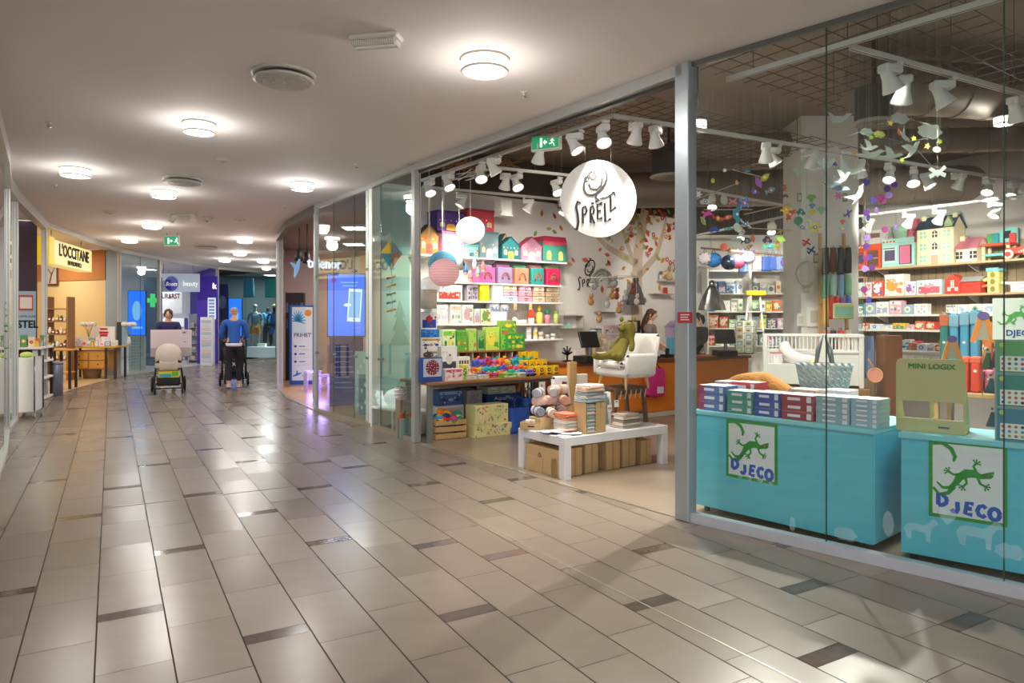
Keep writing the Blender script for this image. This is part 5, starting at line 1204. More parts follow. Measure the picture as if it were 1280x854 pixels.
q=FA.at(FA.x_of(834,-.15),-.13,FA.z_of(834,368,-.2)+.016);b=B();b.cbox(-.04,0,0,.04,.05,.12,m_('#c83a30'),.006);b.build('red_tin',loc=q,rz=FA.th,label='small red tin on the lower floating shelf',cat='tin')
q=FA.at(FA.x_of(838,-.12),-.11,FA.z_of(838,352,-.18)+.016)
t=thing('elephant_basket','beige woven elephant basket on the upper floating shelf','basket',q,FA.th)
b=B();v,f=skin([((0,0,.13),(.11,.08)),((-.09,0,.17),(.075,.06)),((-.16,0,.14),.035),((-.2,0,.06),.022),((-.05,0,.03),.035),((.07,0,.03),.035)],[(0,1),(1,2),(2,3),(0,4),(0,5)]);b.add(v,f,mat('#d9bd92',.9,bump=.6,scale=50),True);b.build('body',t)
b=B();b.ell((-.07,-.05,.22),(.05,.015,.06),m_('#b98a5c'),12,8);b.build('ear',t);b=B();b.tube([(-.02,0,.2),(.02,0,.33),(.1,0,.36),(.14,0,.27),(.1,0,.18)],.012,m_('#a06a3c'),6);b.build('handle',t)
t=thing('striped_toy','small grey and white striped soft toy beside the elephant basket','soft toy',FA.at(FA.x_of(827,-.12),-.1,FA.z_of(829,352,-.18)+.016),FA.th);b=B();b.ell((0,0,.06),(.035,.03,.06),m_('#dcd8d4'),10,8);b.ell((0,0,.15),.035,m_('#6e6a70'),10,8);b.build('body',t)
# black framed cubes & book spines near the brunette, plus drawer boxes
t=thing('frame_shelf','black and white stacked frame boxes behind the assistant','frame',FA.at(FA.x_of(793,-.3),-.3,CTZ),FA.th)
for(dx,z)in((.02,.38),(0,.14),(-.1,.0)):
 b=B()
 for a_ in((-.13,0,.13,.025),(-.13,.2,.13,.225),(-.13,.025,-.105,.2),(.105,.025,.13,.2)):b.box(dx+a_[0],0,z+a_[1],dx+a_[2],.06,z+a_[3],BLK)
 b.build('frame_box',t)
b=B();b.cbox(-.3,0,-.9,.3,.3,0,mat('#e7e3dc',.6),.006);b.build('cabinet',t)
def hung(px,py_top,py_bot,y,name,lab,cat,fn,ztop=3.4):
 q=FA.at(FA.x_of(px,y),y,0);Y=q.y;z1=EYE+(HZ-py_top)/FPX*Y;z0=EYE+(HZ-py_bot)/FPX*Y
 t=thing(name,lab,cat,(q.x,q.y,z0),FA.th);fn(t,z1-z0);b=B();b.tube([(0,0,z1-z0),(0,0,ztop-z0)],.0015,WW,4);b.build('thread',t);return t
def f_rain(t,h):
 for k2,c in enumerate(('#7d8076','#8f9186','#a3a498','#b9b7aa')):
  b=B();r=h*(.62-.13*k2);b.tube([(r*math.cos(a),0,h*.4+r*math.sin(a))for a in[PI*i/14 for i in range(15)]],h*.062,mat(c,.9,bump=.3),8);b.build('arch',t)
 for s_ in(-1,1):
  b=B()
  for dx,dz,r in((0,0,.16),(.16,-.03,.12),(-.15,-.02,.12),(.04,.1,.12)):b.ell((s_*h*.5+dx*h,0,h*.34+dz*h),(r*h,h*.1,r*h*.8),mat('#aeb0a6',.9),10,8)
  b.build('cloud',t)
hung(753,338,366,-.9,'rainbow_mobile','grey felt rainbow with clouds hanging before the mural','mobile',f_rain)
def f_mob(t,h):
 b=B();b.tube([(.5*math.cos(a)*h,.3*math.sin(a)*h,h)for a in[2*PI*i/20 for i in range(20)]],.006,m_('#d8d2c6'),5,closed=True);b.build('hoop',t)
 for i,(dx,dz,c)in enumerate(((-.45,.45,'#a57a4c'),(-.2,.05,'#b98c5c'),(.35,.6,'#8f4a34'),(.5,.3,'#cfc8c2'),(.05,.4,'#b4b0a8'),(-.35,.8,'#8d8c8a'))):
  b=B();b.ell((dx*h,0,dz*h),(.05,.045,.06),mat(c,.9),12,8);b.ell((dx*h,-.01,dz*h+.09),(.036,.036,.036),mat(c,.9),10,8)
  for s_ in(-1,1):b.ell((dx*h+s_*.025,-.01,dz*h+.125),.012,mat(c,.9),6,5)
  b.tube([(dx*h,0,dz*h+.12),(dx*h*.95,0,h)],.0015,WW,4);b.build('felt_animal',t)
hung(757,348,402,-1.05,'animal_mobile','mobile of brown felt animals hanging over the left cash register','mobile',f_mob)
hung(780,346,390,-1.2,'animal_mobile','second hoop mobile with pale felt pieces hanging beside the dark poncho','mobile',f_mob)
def f_cape(t,h):
 b=B();n=18;vs_=[]
 for j in range(7):
  q=j/6;r=.05+.17*(1-(1-q)**1.6)
  for i in range(n):a=2*PI*i/n;vs_.append((r*math.cos(a)*(1+.05*math.cos(5*a)*q),r*.35*math.sin(a),h*(1-q)*.85))
 b.add(vs_,[(j*n+i,(j+1)*n+i,(j+1)*n+(i+1)%n,j*n+(i+1)%n)for j in range(6)for i in range(n)]+[list(range(n))],mat('#55514f',.9,var=.8,scale=26),True);b.build('cape',t)
 b=B();b.ell((0,0,h*.9),(.06,.05,.07),mat('#4a4644',.9,var=.7,scale=30),12,8);b.build('hood',t)
hung(795,347,381,-.25,'hooded_poncho','black and white patterned hooded poncho hung on the mural wall','poncho',f_cape,2.6)
for i,(px0,px1,top,bot,c,lab)in enumerate(((749,776,383,391,'#8a857e','grey narrow wall ledge left of the poncho'),(754,775,407,417,'#d4cac4','upper pink and grey printed box behind the armchair'),(753,776,419,431,'#bfc0cc','lower lilac printed box behind the armchair'))):
 y=-.3;x,wd=on(FA,px0,px1,y);z0,z1=FA.z_of(px0+10,bot,y),FA.z_of(px0+10,top,y)
 if i==0:wallbox(px0,px1,top,bot,.15,c,lab,openf=False)
 else:
  carton('storage_box',FA.at(x,y,z0 if i==1 else 1.0),FA.th,wd,.2,(z1-z0)if i==1 else(z1-1.0),c,['#e8b8b8','#7a5f9c','#f1e4dc'],lab,seed=3)
  if i==1:b=B();b.cbox(-wd/2,0,0,wd/2,.3,.02,WW,.003);b.build('wall_ledge',loc=FA.at(x,y,z0-.021),rz=FA.th,label='white ledge between the two printed boxes behind the armchair',cat='shelf')
t=thing('low_cabinet','low white cabinet against the mural wall behind the counter','cabinet',FA.at(FA.x_of(740,-.35),-.34,0),FA.th)
b=B();b.cbox(-.35,0,0,.55,.33,.995,mat('#dcd7ce',.6),.006);b.build('body',t)
for i in range(2):b=B();b.cbox(-.33+.44*i,-.015,.08,.09+.44*i,0,.96,mat('#e6e2da',.6),.004);d_=b.build('door',t);b=B();b.cyl((.04+.44*i,-.02,.6),(.04+.44*i,-.02,.7),.006,None,CH,8);b.build('handle',d_)
for i,px in enumerate((742,748)):b=B();b.cyl((0,0,0),(0,0,.36),.065,None,mat(('#d9d3c8','#9a968f')[i],.7,var=.2,scale=15),16);b.lathe([(.067,.34),(.07,.36),(.05,.365)],CH,16);b.build('paper_roll',loc=FA.at(FA.x_of(px,-.2),-.2+.0,1.0),rz=0,label=('cream patterned wrapping paper roll standing behind the left register','grey wrapping paper roll standing behind the left register')[i],cat='paper roll')
# ================================================================ TRACKS, SPOTLIGHTS and ceiling of the toy shop
TRK=mat('#dcdad5',.45);SPM=mat('#e4e2dd',.4)
def rail(p,q,lab,z2=None,w_=.036):
 p,q=Vector(p),Vector(q);L_=(q-p).length;t=thing('lighting_track',lab,'lighting track',p,0);d=(q-p);n=Vector((-d.y,d.x,0)).normalized()*w_/2
 b=B();o=Vector((0,0,0));h_=Vector((0,0,.034));b.hexa([o-n,d-n,d+n,o+n,o-n+h_,d-n+h_,d+n+h_,o+n+h_],TRK);b.build('rail',t)
 for k2 in(.12,.5,.88):b=B();c=d*k2;b.tube([c+h_,c+Vector((0,0,TOY_H-p.z-d.z*k2-.005))],.003,CH,4);b.build('suspension',t)
 b=B();nn=n*.35;b.hexa([o-nn-Vector((0,0,.001)),d-nn-Vector((0,0,.001)),d+nn-Vector((0,0,.001)),o+nn-Vector((0,0,.001)),o-nn,d-nn,d+nn,o+nn],mat('#6b6a68',.5));b.build('slot',t)
 return t
def TW(px,py,z):Y=FPX*(z-EYE)/(HZ-py);return Vector(((px-640)/FPX*Y,Y,z))
RZ=3.33
rails=[((525,228),(766,147),RZ,'long white lighting track just inside the entrance opening'),((766,147),(1280,229),RZ,'lighting track running from the entrance corner deep to the right'),((1064,62),(1290,124),RZ,'lighting track overhead right with three big spotlights'),
((909,102),(1262,-3),RZ,'pale lighting track nearest the right shop window'),((882,80),(1150,0),3.75,'thin high track parallel to the shop window'),((528,235),(712,252),RZ,'lighting track above the display wall shelves'),((623,212),(712,221),RZ,'short lighting track behind the exit sign'),((1063,273),(1290,245),3.05,'lighting track above the wooden shelf wall'),
((868,296),(1000,268),3.1,'lighting track above the helmets'),((866,237),(1000,262),3.35,'far lighting track left of the white column')]
for(a,c,z,lab)in rails:rail(TW(*a,z),TW(*c,z),lab)
def spot_head(name='spotlight'):
 t=thing(name,'','spotlight')
 b=B();b.cbox(-.045,-.02,-.03,.045,.02,0,SPM,.006);b.build('track_adapter',t)
 b=B();b.T=Matrix.Translation((0,-.07,-.07));b.cbox(-.055,-.11,-.035,.055,.08,.035,SPM,.012);b.T=None;b.tube([(0,0,-.03),(0,-.02,-.05)],.015,SPM,8);b.build('driver_box',t)
 b=B();b.T=Matrix.Translation((0,-.12,-.12))@Matrix.Rotation(.55,4,'X')
 b.lathe([(.0,.06),(.042,.055),(.05,0),(.052,-.03),(.085,-.13),(.088,-.145),(.08,-.145),(.05,-.06)],SPM,18);b.T=None;h_=b.build('lamp_head',t)
 b=B();b.T=Matrix.Translation((0,-.12,-.12))@Matrix.Rotation(.55,4,'X');b.lathe([(.07,-.125),(0,-.125)],mat('#fff8ea',.5,emit=10),16);b.T=None;b.build('lens',h_)
 return t
SPOT0=spot_head();first_spot=[True]
def spot(px,py,z,rz,lab,aim=None,p=0,cone=70,s=.84):
 q=TW(px,py,z);o=SPOT0 if first_spot[0]else dup(SPOT0,q);first_spot[0]=False
 o.location=q;o.rotation_euler=(0,0,rz);o['label']=lab;o['group']='white track spotlights of the toy shop';o.scale=(s,s,s)
 if p:
  lc=q+(Matrix.Rotation(rz,3,'Z')@Vector((0,-.2*s,-.27*s)))
  light('SPOT','spot_light',lc,p*SPOT_W,(1,.93,.82),.04,aim=aim,cone=cone,blend=.6)
wallA=lambda px,z,y=-.35:FA.at(FA.x_of(px,y),y,z)
U=FA.th+PI # heads turned towards the display wall
spots=[
(540,222,RZ,U,'spotlight at the left end of the entrance track',wallA(545,1.9),170),(565,214,RZ,U+.2,'spotlight second from left on the entrance track',wallA(590,1.6),170),
(603,202,RZ,U-.3,'spotlight left of a tight pair on the entrance track',wallA(620,1.2),150),(625,195,RZ,U+1.2,'spotlight in the tight pair near the exit sign',FP.at(.4,.4,.5),320),(629,216,RZ,.4,'lower spotlight of the cluster under the short track',FT.at(1.2,.2,.7),170),
(671,180,RZ,.3,'lit spotlight directly below the green exit sign',FP.at(-.4,-.6,0),200),(727,162,RZ,U+.5,'spotlight left of the sign wire on the entrance track',wallA(735,1.6),150),(757,150,RZ,U-.4,'spotlight at the bend of the entrance track',FP.at(.7,.4,.8),340),(791,153,RZ,.2,'lit spotlight right of the bend, aimed at the viewer side',(.2,4.6,0),380),(822,157,RZ,-.5,'spotlight just left of the entrance post',(1.4,7.6,0),220),
(650,214,RZ,U,'spotlight on the short track behind the exit sign',wallA(660,1.9),120),(700,221,RZ,U,'spotlight at the right end of the short track',wallA(700,1.7),120),
(571,240,RZ,U-2,'spotlight on the shelf track above the purple box',wallA(560,2.3),110),(655,247,RZ,U-2.2,'spotlight on the shelf track above the gabled boxes',wallA(640,2.2),110),(700,251,RZ,U-1.8,'spotlight at the right end of the shelf track',wallA(690,2.0),110),
(957,178,RZ,-.3,'bright dazzling spotlight left of the white column',(.8,3.5,0),1050),(975,181,RZ,-1.8,'spotlight beside the dazzling one',(3.2,8.2,.9),300),(1005,187,RZ,.6,'lit spotlight before the white column',(3.4,7.8,.9),170),
(1075,199,RZ,-.4,'second dazzling spotlight beside the bird mobiles',(2.2,3.0,0),520),(1110,203,RZ,2.4,'spotlight behind the paper birds, left of the pair',(6.6,11.6,1.8),320),(1142,208,RZ,2.6,'lit spotlight behind the paper birds, right of the pair',(7.0,10.9,1.8),320),(1168,212,RZ,-2.4,'spotlight right of the bird mobiles',(6.3,12.0,2.2),170),(1192,216,RZ,.3,'dark hanging spotlight right of the bird mobiles',(4.6,8.8,.8),220),(1232,221,RZ,2.2,'lit spotlight towards the right end of the deep track',(7.4,10.4,1.6),320),(1262,226,RZ,2.0,'spotlight at the right end of the deep track',(7.6,10.0,1.8),170),
(1122,78,RZ,-1.2,'large near spotlight high in the right window',(3.2,5.6,.8),300),(1124,96,RZ-.06,-.2,'large near spotlight hanging below its neighbour',(2.7,5.2,.8),120),(1190,97,RZ,-1.6,'large lit spotlight right of the drum diffuser',(3.3,5.2,.8),170),(1275,120,RZ,-1,'large spotlight cut by the right picture edge',(4,6.5,.8),200),
(1080,271,3.05,U-2.1,'spotlight above the red toy kitchen',(5.9,12.9,2.3),130),(1130,265,3.05,U-2.1,'spotlight above the mint toy kitchen',(6.5,12.0,2.4),130),(1168,260,3.05,U-2.1,'lit spotlight before the tall doll house',(6.8,11.4,2.2),150),(1238,251,3.05,U-2.1,'spotlight above the toy workbench',(7.2,10.7,2.1),150),
(925,284,3.1,2.6,'spotlight above the helmets, left one',(4.3,13.3,1.8),300),(965,275,3.1,3.0,'spotlight above the helmets, right one',(5.0,13.3,1.6),300),(890,242,3.35,2.8,'far spotlight left of the toy mobiles',(3.3,13.2,1.8),280)]
for s_ in spots:spot(*s_)
# white cube lamp box on shelf track
b=B();t=thing('box_light','white cube shaped lamp on the shelf track','spotlight',TW(629,249,RZ),FA.th);b.cbox(-.1,-.1,-.2,.1,.1,-.01,SPM,.01);b.build('cube_body',t);b=B();b.prism([(-.08,-.2),(.08,-.2),(.12,-.26),(-.12,-.26)],-.09,.09,SPM);b.build('shade',t)
# open mesh under the ceiling
def mesh_panel(o,L_,W_,z,lab,stp=.16):
 b=B();m=mat('#5f4a3a',.6,.2);fr=Fr(o[0],o[1],FA.th)
 k2=0
 while k2*stp<=L_:p,q=fr.at(k2*stp,0,z),fr.at(k2*stp,W_,z);b.tube([p,q],.0045,m,4);k2+=1
 k2=0
 while k2*stp<=W_:p,q=fr.at(0,k2*stp,z+.009),fr.at(L_,k2*stp,z+.009);b.tube([p,q],.0045,m,4);k2+=1
 b.tube([fr.at(.5,.5,z),fr.at(.5,.5,TOY_H)],.004,m,4);b.tube([fr.at(L_-.5,.5,z),fr.at(L_-.5,.5,TOY_H)],.004,m,4);b.tube([fr.at(L_/2,W_-.3,z),fr.at(L_/2,W_-.3,TOY_H)],.004,m,4)
 b.build('ceiling_mesh',label=lab,cat='wire mesh')
mesh_panel((.9,6.6),3.4,1.9,3.72,'rusty wire mesh panel under the shop ceiling behind the oval sign')
mesh_panel((2.75,4.6),3.2,1.9,3.72,'rusty wire mesh panel under the ceiling above the near right window',.2)
mesh_panel((3.6,8.4),1.9,1.5,3.72,'rusty wire mesh panel under the ceiling left of the column',.22)
mesh_panel((-.6,9.0),1.3,.9,3.72,'rusty wire mesh panel in the far corner above the shelves',.16)
DUCT=mat('#8c7f74',.5,.35,var=.08)
def duct(p,q,r,lab):
 p,q=Vector(p),Vector(q);b=B();n=max(4,int((q-p).length/.35));t=thing('ventilation_duct',lab,'duct');b.cyl(p,q,r,None,DUCT,24);b.build('pipe',t);d=(q-p).normalized();b=B()
 for i in range(n+1):c=p.lerp(q,i/n);b.cyl(c-d*.012,c+d*.012,r+.01,None,DUCT,24)
 b.build('spiral_seams',t)
duct((3.35,6.7,3.78),(8.2,7.6,3.78),.26,'big round ventilation duct crossing the ceiling to the right edge')
duct((.8,12.0,3.72),(7.6,11.3,3.72),.3,'wide ventilation duct far back across the shop ceiling')
duct((2.2,9.6,3.9),(8.6,9.0,3.9),.16,'thin ventilation duct above the column')
def drum(px,py,z,r,h,lab):
 q=TW(px,py,z);t=thing('drum_diffuser',lab,'air vent',q);b=B();b.cyl((0,0,0),(0,0,h),r,None,mat('#3c3a37',.6),28);b.build('drum',t);b=B();b.lathe([(r*1.08,.0),(r*1.1,-.015),(r*.8,-.03),(0,-.02)],mat('#a39a92',.6),28)
 for k2 in range(1,6):b.tube([(r*.18*k2*math.cos(a),r*.18*k2*math.sin(a),-.03)for a in[2*PI*i/20 for i in range(20)]],.005,mat('#8d847c',.6),4,closed=True)
 b.build('perforated_cone',t);b=B();b.tube([(0,0,h),(0,0,TOY_H-z)],.02,BLK,6);b.build('hanger',t)
drum(1092,152,3.35,.165,.3,'black drum shaped air diffuser hanging right of the second glass seam');drum(836,220,3.45,.23,.38,'black drum shaped air diffuser behind the oval sign')
for i,(px,py)in enumerate(((1255,146),(872,151))):
 q=TW(px,py,3.5);o=dup(proto,q,0,('round lamp inside the toy shop near the right edge','round lamp inside the toy shop just right of the entrance post')[i],'round lamps inside the toy shop');o.scale=(.5,.5,.8)
 b=B();b.tube([(q.x,q.y,3.5),(q.x,q.y,TOY_H)],.01,CH,6);b.build('lamp_rod',label='thin rod holding the round lamp inside the toy shop%s'%(' at the right',' by the post')[i],cat='rod')
 light('POINT','lamp_glow',(q.x,q.y,3.38),10,(1,.95,.9),.1)
q=TW(683,169,3.38);exit_sign((q.x,q.y,3.38),-.45,'green exit sign hanging inside the toy shop entrance',.32,.16,.76)
# tangled twig lamp ornament above the lanterns
t=thing('twig_ornament','tangle of golden twigs hanging below the ceiling by the shelves','ornament',TW(592,206,3.45));rr=random.Random(2);b=B()
for i in range(60):
 a=rr.uniform(0,6.28);x,y=rr.uniform(-.6,.5),rr.uniform(-.2,.2);b.tube([(x,y,rr.uniform(-.05,.06)),(x+.2*math.cos(a),y+.1*math.sin(a),rr.uniform(-.06,.06)),(x+.35*math.cos(a+.4),y+.15*math.sin(a),rr.uniform(-.04,.06))],.005,mat('#9a7240',.7),4)
b.tube([(0,0,.05),(0,0,.7)],.003,CH,4);b.build('twigs',t)
b=B()
for i in range(5):b.tube([(rr.uniform(-.3,.3),0,-.05),(rr.uniform(-.3,.3),0,-.12),(rr.uniform(-.3,.35),-.02,-.2),(rr.uniform(-.3,.35),-.02,-.12)],.007,SPM,6)
b.build('white_coils',t)
# paper lanterns
def lantern(px,py,Y,r,col,rib,lab,dots=False,glow=.2,squash=.92):
 q=W(px,py,Y);t=thing('paper_lantern',lab,'lantern',q,0,None)
 b=B();b.ell((0,0,0),(r,r,r*squash),mat(col,.7,emit=glow),28,16);b.build('paper_globe',t)
 b=B()
 for k2 in range(-6,7):z=r*squash*math.sin(k2*.2);rr_=r*math.cos(k2*.2)+.001;b.tube([(rr_*math.cos(a),rr_*math.sin(a),z)for a in[2*PI*i/28 for i in range(28)]],.0015,m_(rib),4,closed=True)
 b.build('wire_rings',t)
 if dots:
  b=B();g=random.Random(3)
  for i in range(60):
   a,e=g.uniform(0,6.28),g.uniform(-1.2,.5);p=Vector((math.cos(a)*math.cos(e),math.sin(a)*math.cos(e),math.sin(e)*squash))*r;b.ell(p,g.uniform(.003,.007),m_(g.choice(['#c2566a','#8fa05a','#5f8fae','#d9a24a'])),6,4)
  b.build('painted_dots',t)
 b=B();b.tube([(0,0,r*squash),(0,0,TOY_H-q.z)],.0025,WW,5);b.build('cord',t)
lantern(588,288,8.9,.186,'#f4f1ec','#d9d4cc','white paper lantern with tiny coloured dots hanging above the others',True,.45)
lantern(555,341,8.5,.185,'#eab4b4','#c8636c','pink ribbed paper lantern hanging before the shelves',False,.22)
lantern(553,330,9.0,.185,'#5fa3bf','#3f83a8','blue paper lantern half hidden behind the pink one',False,.08)
lantern(537,358,8.9,.14,'#f1efea','#d9d4cc','white paper lantern low at the left behind the pink one',False,.2)
q=W(536,374,8.8);t=thing('hanging_lampshade','cream spotted cylinder lampshade hanging low beside the entrance post','lampshade',q);b=B();b.lathe([(.1,-.12),(.105,.12),(.1,.12),(.096,-.12),(.1,-.12)],mat('#ddd2c0',.8,var=.2,scale=40),24);b.build('shade',t);b=B();b.tube([(0,0,.1),(0,0,TOY_H-q.z)],.0025,WW,5);b.tube([(-.1,0,.1),(.1,0,.1)],.002,CH,4);b.build('cord',t)
t=thing('hanging_lampshade','small white lampshade hanging between lantern and shelf boxes','lampshade',W(574,327,9.2));b=B();b.lathe([(.05,-.11),(.055,.11),(.05,.11),(.046,-.11)],WW,18);b.build('shade',t);b=B();b.tube([(0,0,.1),(0,0,1.3)],.002,WW,5);b.build('cord',t)
# ================================================================ WINDOW COUNTERS on the right
TEAL=mat('#6cd0e4',.4,var=.04,scale=3);TEALD=mat('#62cbe2',.4,var=.04,scale=3)
WD=Fr(1.307,5.24,math.atan2(-1.48,1.459))
C1=Fr(1.455,5.50,math.atan2(4.43-5.49,2.358-1.445));C1L=1.34
C2=Fr(2.44,4.37,math.atan2(-.43,.52));C2L=.78;KZ=.80
def gecko(b,cx,cz,s,y0,y1,m,eye=None):
 """leaping gecko silhouette built from tapering strokes"""
 S_=lambda pts,w_:b.stroke([(cx+p[0]*s,cz+p[1]*s)for p in pts],[q*s for q in w_]if isinstance(w_,(list,tuple))else w_*s,y0,y1,m)
 S_([(-.50,-.16),(-.40,-.26),(-.28,-.25),(-.19,-.15),(-.12,-.02),(.0,.07),(.13,.08),(.22,.04),(.30,.05)],[.03,.055,.075,.10,.14,.17,.15,.10,.09])
 b.disc(cx+.335*s,cz+.065*s,.085*s,.055*s,y0,y1,m,14);S_([(.33,.09),(.43,.14),(.41,.05)],[.07,.05,.03])
 for pts in(((-.12,.04),(-.22,.02),(-.30,.07)),((-.02,-.02),(-.0,-.12),(-.06,-.19)),((.16,.12),(.11,.22),(.15,.28)),((.18,.0),(.22,-.10),(.30,-.14))):
  S_(pts,.045);ex,ez=pts[-1];dx,dz=ex-pts[-2][0],ez-pts[-2][1];L_=math.hypot(dx,dz);dx,dz=dx/L_,dz/L_
  for a in(-1.15,-.4,.4,1.15):
   qx,qz=dx*math.cos(a)-dz*math.sin(a),dx*math.sin(a)+dz*math.cos(a);S_([(ex,ez),(ex+qx*.065,ez+qz*.065)],.022);b.disc(cx+(ex+qx*.07)*s,cz+(ez+qz*.07)*s,.018*s,.018*s,y0,y1,m,8)
 if eye:b.disc(cx+.345*s,cz+.08*s,.022*s,.018*s,y0-.0008,y1,eye,8)
def brand_panel(b1,x,z,wd,h,y=0):
 """white square with green border, gecko and blue name"""
 GR,WB,BL=mat('#1f9a3a',.45),mat('#e9eef2',.4),mat('#1f5fc4',.45)
 b1.box(x-wd/2,y-.003,z,x+wd/2,y,z+h,GR);e=.016*wd/.3
 b1.box(x-wd/2+e,y-.0045,z+e,x+wd/2-e,y-.003,z+h-e,WB)
 gecko(b1,x+wd*.0,z+h*.56,wd*.78,y-.006,y-.0045,GR,mat('#e04a4a',.5))
 b1.stroke([(x-wd*.44,z+h*.38),(x-wd*.36,z+h*.30),(x-wd*.24,z+h*.33),(x-wd*.16,z+h*.42)],[wd*.04,wd*.05,wd*.06,wd*.06],y-.006,y-.0045,GR)
 b1.stroke([(x-wd*.46,z+h*.95),(x-wd*.32,z+h*.965),(x-wd*.2,z+h*.9),(x-wd*.15,z+h*.8),(x-wd*.17,z+h*.74)],[wd*.06,wd*.06,wd*.06,wd*.055,wd*.03],y-.006,y-.0045,GR)
 LET={'D':[[(0,0),(0,1),(.35,.98),(.66,.75),(.72,.5),(.66,.25),(.35,.02),(0,0)]],'J':[[(.5,1),(.5,.3),(.36,.04),(.12,.04),(-.02,.28)]],'E':[[(.6,1),(.05,1),(0,0),(.6,0)],[(0,.5),(.5,.52)]],
 'C':[[(.68,.8),(.45,1),(.15,.88),(0,.5),(.15,.12),(.45,0),(.68,.2)]],'O':[[(.38+.4*math.cos(a),.5+.5*math.sin(a))for a in[2*PI*i/16 for i in range(17)]]]}
 for c,dx,dz,r_ in(('D',-.37,.16,.0),('J',-.19,.09,-.05),('E',-.02,.10,.1),('C',.13,.09,.05),('O',.29,.07,0)):
  for st in LET[c]:b1.stroke([(x+wd*(dx+(p[0]*math.cos(r_)+p[1]*math.sin(r_))*.155),z+h*dz+wd*(p[1]*math.cos(r_)-p[0]*math.sin(r_))*.165)for p in st],wd*.062,y-.006,y-.0045,BL)
def window_counter(name,fr,L_,lab,px0,px1,py0,py1,dep=.48):
 t=thing(name,lab,'counter',fr.at(0,0),fr.th)
 b=B();b.cbox(0,.012,.05,L_,dep,KZ-.035,TEAL,.004);b.build('cabinet',t)
 b=B();b.cbox(-.01,-.012,KZ-.035,L_+.01,dep+.01,KZ,mat('#8adbe6',.3,var=.03),.004);b.build('counter_top',t)
 b=B();b.box(.004,0,.052,L_-.004,.012,KZ-.05,TEALD);b.build('front_panel',t)
 for x in(.06,L_-.1):
  for y in(.06,dep-.08):b=B();b.cyl((x,y,.0),(x,y,.05),.022,None,BLK,12);b.build('caster',t)
 x0,x1=fr.x_of(px0,0),fr.x_of(px1,0);xm=(x0+x1)/2
 z1,z0=fr.z_of((px0+px1)/2,py0,0),fr.z_of((px0+px1)/2,py1,0)
 b=B();brand_panel(b,xm,z0,x1-x0,z1-z0,0);b.build('brand_panel',t);return t
window_counter('toy_counter',C1,C1L,'turquoise counter with green gecko panel, beside the entrance post',908,972,527,601,.75)
window_counter('toy_counter',C2,C2L,'turquoise counter with large gecko panel at the right picture edge',1161,1259,553,652)
c3=thing('box_stack_behind','dark blue and white cartons seen through the gap between the counters','carton',(*C1.at(C1L+.16,.95).xy,0),C2.th)
c3.name='stacked_carton'
b=B();b.cbox(-.2,0,0,.2,.3,.3,m_('#7a2f4a'),.004);b.build('lower_carton',c3);b=B();b.cbox(-.2,0,.3,.2,.3,.52,m_('#2c3f70'),.004);b.build('upper_carton',c3)
# frosted stickers along the foot of the glass
FR=veil('m_frost','#cfeaf0',.17)
def sticker(px,py,Zs,kind,lab):
 x=WD.x_of(px,-.012);z=WD.z_of(px,py,-.012);s=Zs;b=B()
 if kind=='heart':P=[(0,-1),(.55,-.4),(.95,.2),(.8,.75),(.4,.85),(0,.5),(-.4,.85),(-.8,.75),(-.95,.2),(-.55,-.4)]
 elif kind=='animal':P=[(-1,-.9),(-.7,-.9),(-.65,-.2),(.4,-.25),(.45,-.9),(.75,-.9),(.8,.1),(1.1,.5),(1.35,.55),(1.3,.9),(.95,1.05),(.7,.7),(.3,.4),(-.6,.45),(-1.0,.3),(-1.25,-.1)]
 elif kind=='pod':P=[(.45*math.cos(a),1.1*math.sin(a))for a in[2*PI*i/18 for i in range(18)]]
 else:P=[((1+.1*math.cos(7*a))*math.cos(a),(.6+.08*math.cos(6*a))*math.sin(a))for a in[2*PI*i/40 for i in range(40)]]
 b.prism([(p[0]*s,p[1]*s)for p in P],-.0006,.0006,FR);b.build('window_sticker',loc=WD.at(x,-.0075,z),rz=WD.th,label=lab,cat='sticker')
for a_ in((1110,655,.07,'pod','frosted mitten sticker over the gap between the counters'),(1184,646,.05,'heart','frosted heart sticker below the big gecko panel'),(1222,668,.085,'animal','frosted animal sticker low on the right glass'),(1150,662,.07,'animal','frosted animal sticker right of the counter gap'),(1056,668,.07,'cloud','frosted cloud sticker low on the middle glass'),(1262,690,.07,'cloud','frosted flower sticker at the right picture edge'),
(925,597,.016,'heart','row of frosted hearts under the left gecko panel, first'),(937,599,.018,'heart','row of frosted hearts under the left gecko panel, second'),(950,602,.02,'heart','row of frosted hearts under the left gecko panel, third'),(963,605,.018,'heart','row of frosted hearts under the left gecko panel, fourth'),(990,655,.045,'pod','faint frosted pod sticker left of the first glass seam')):sticker(*a_)
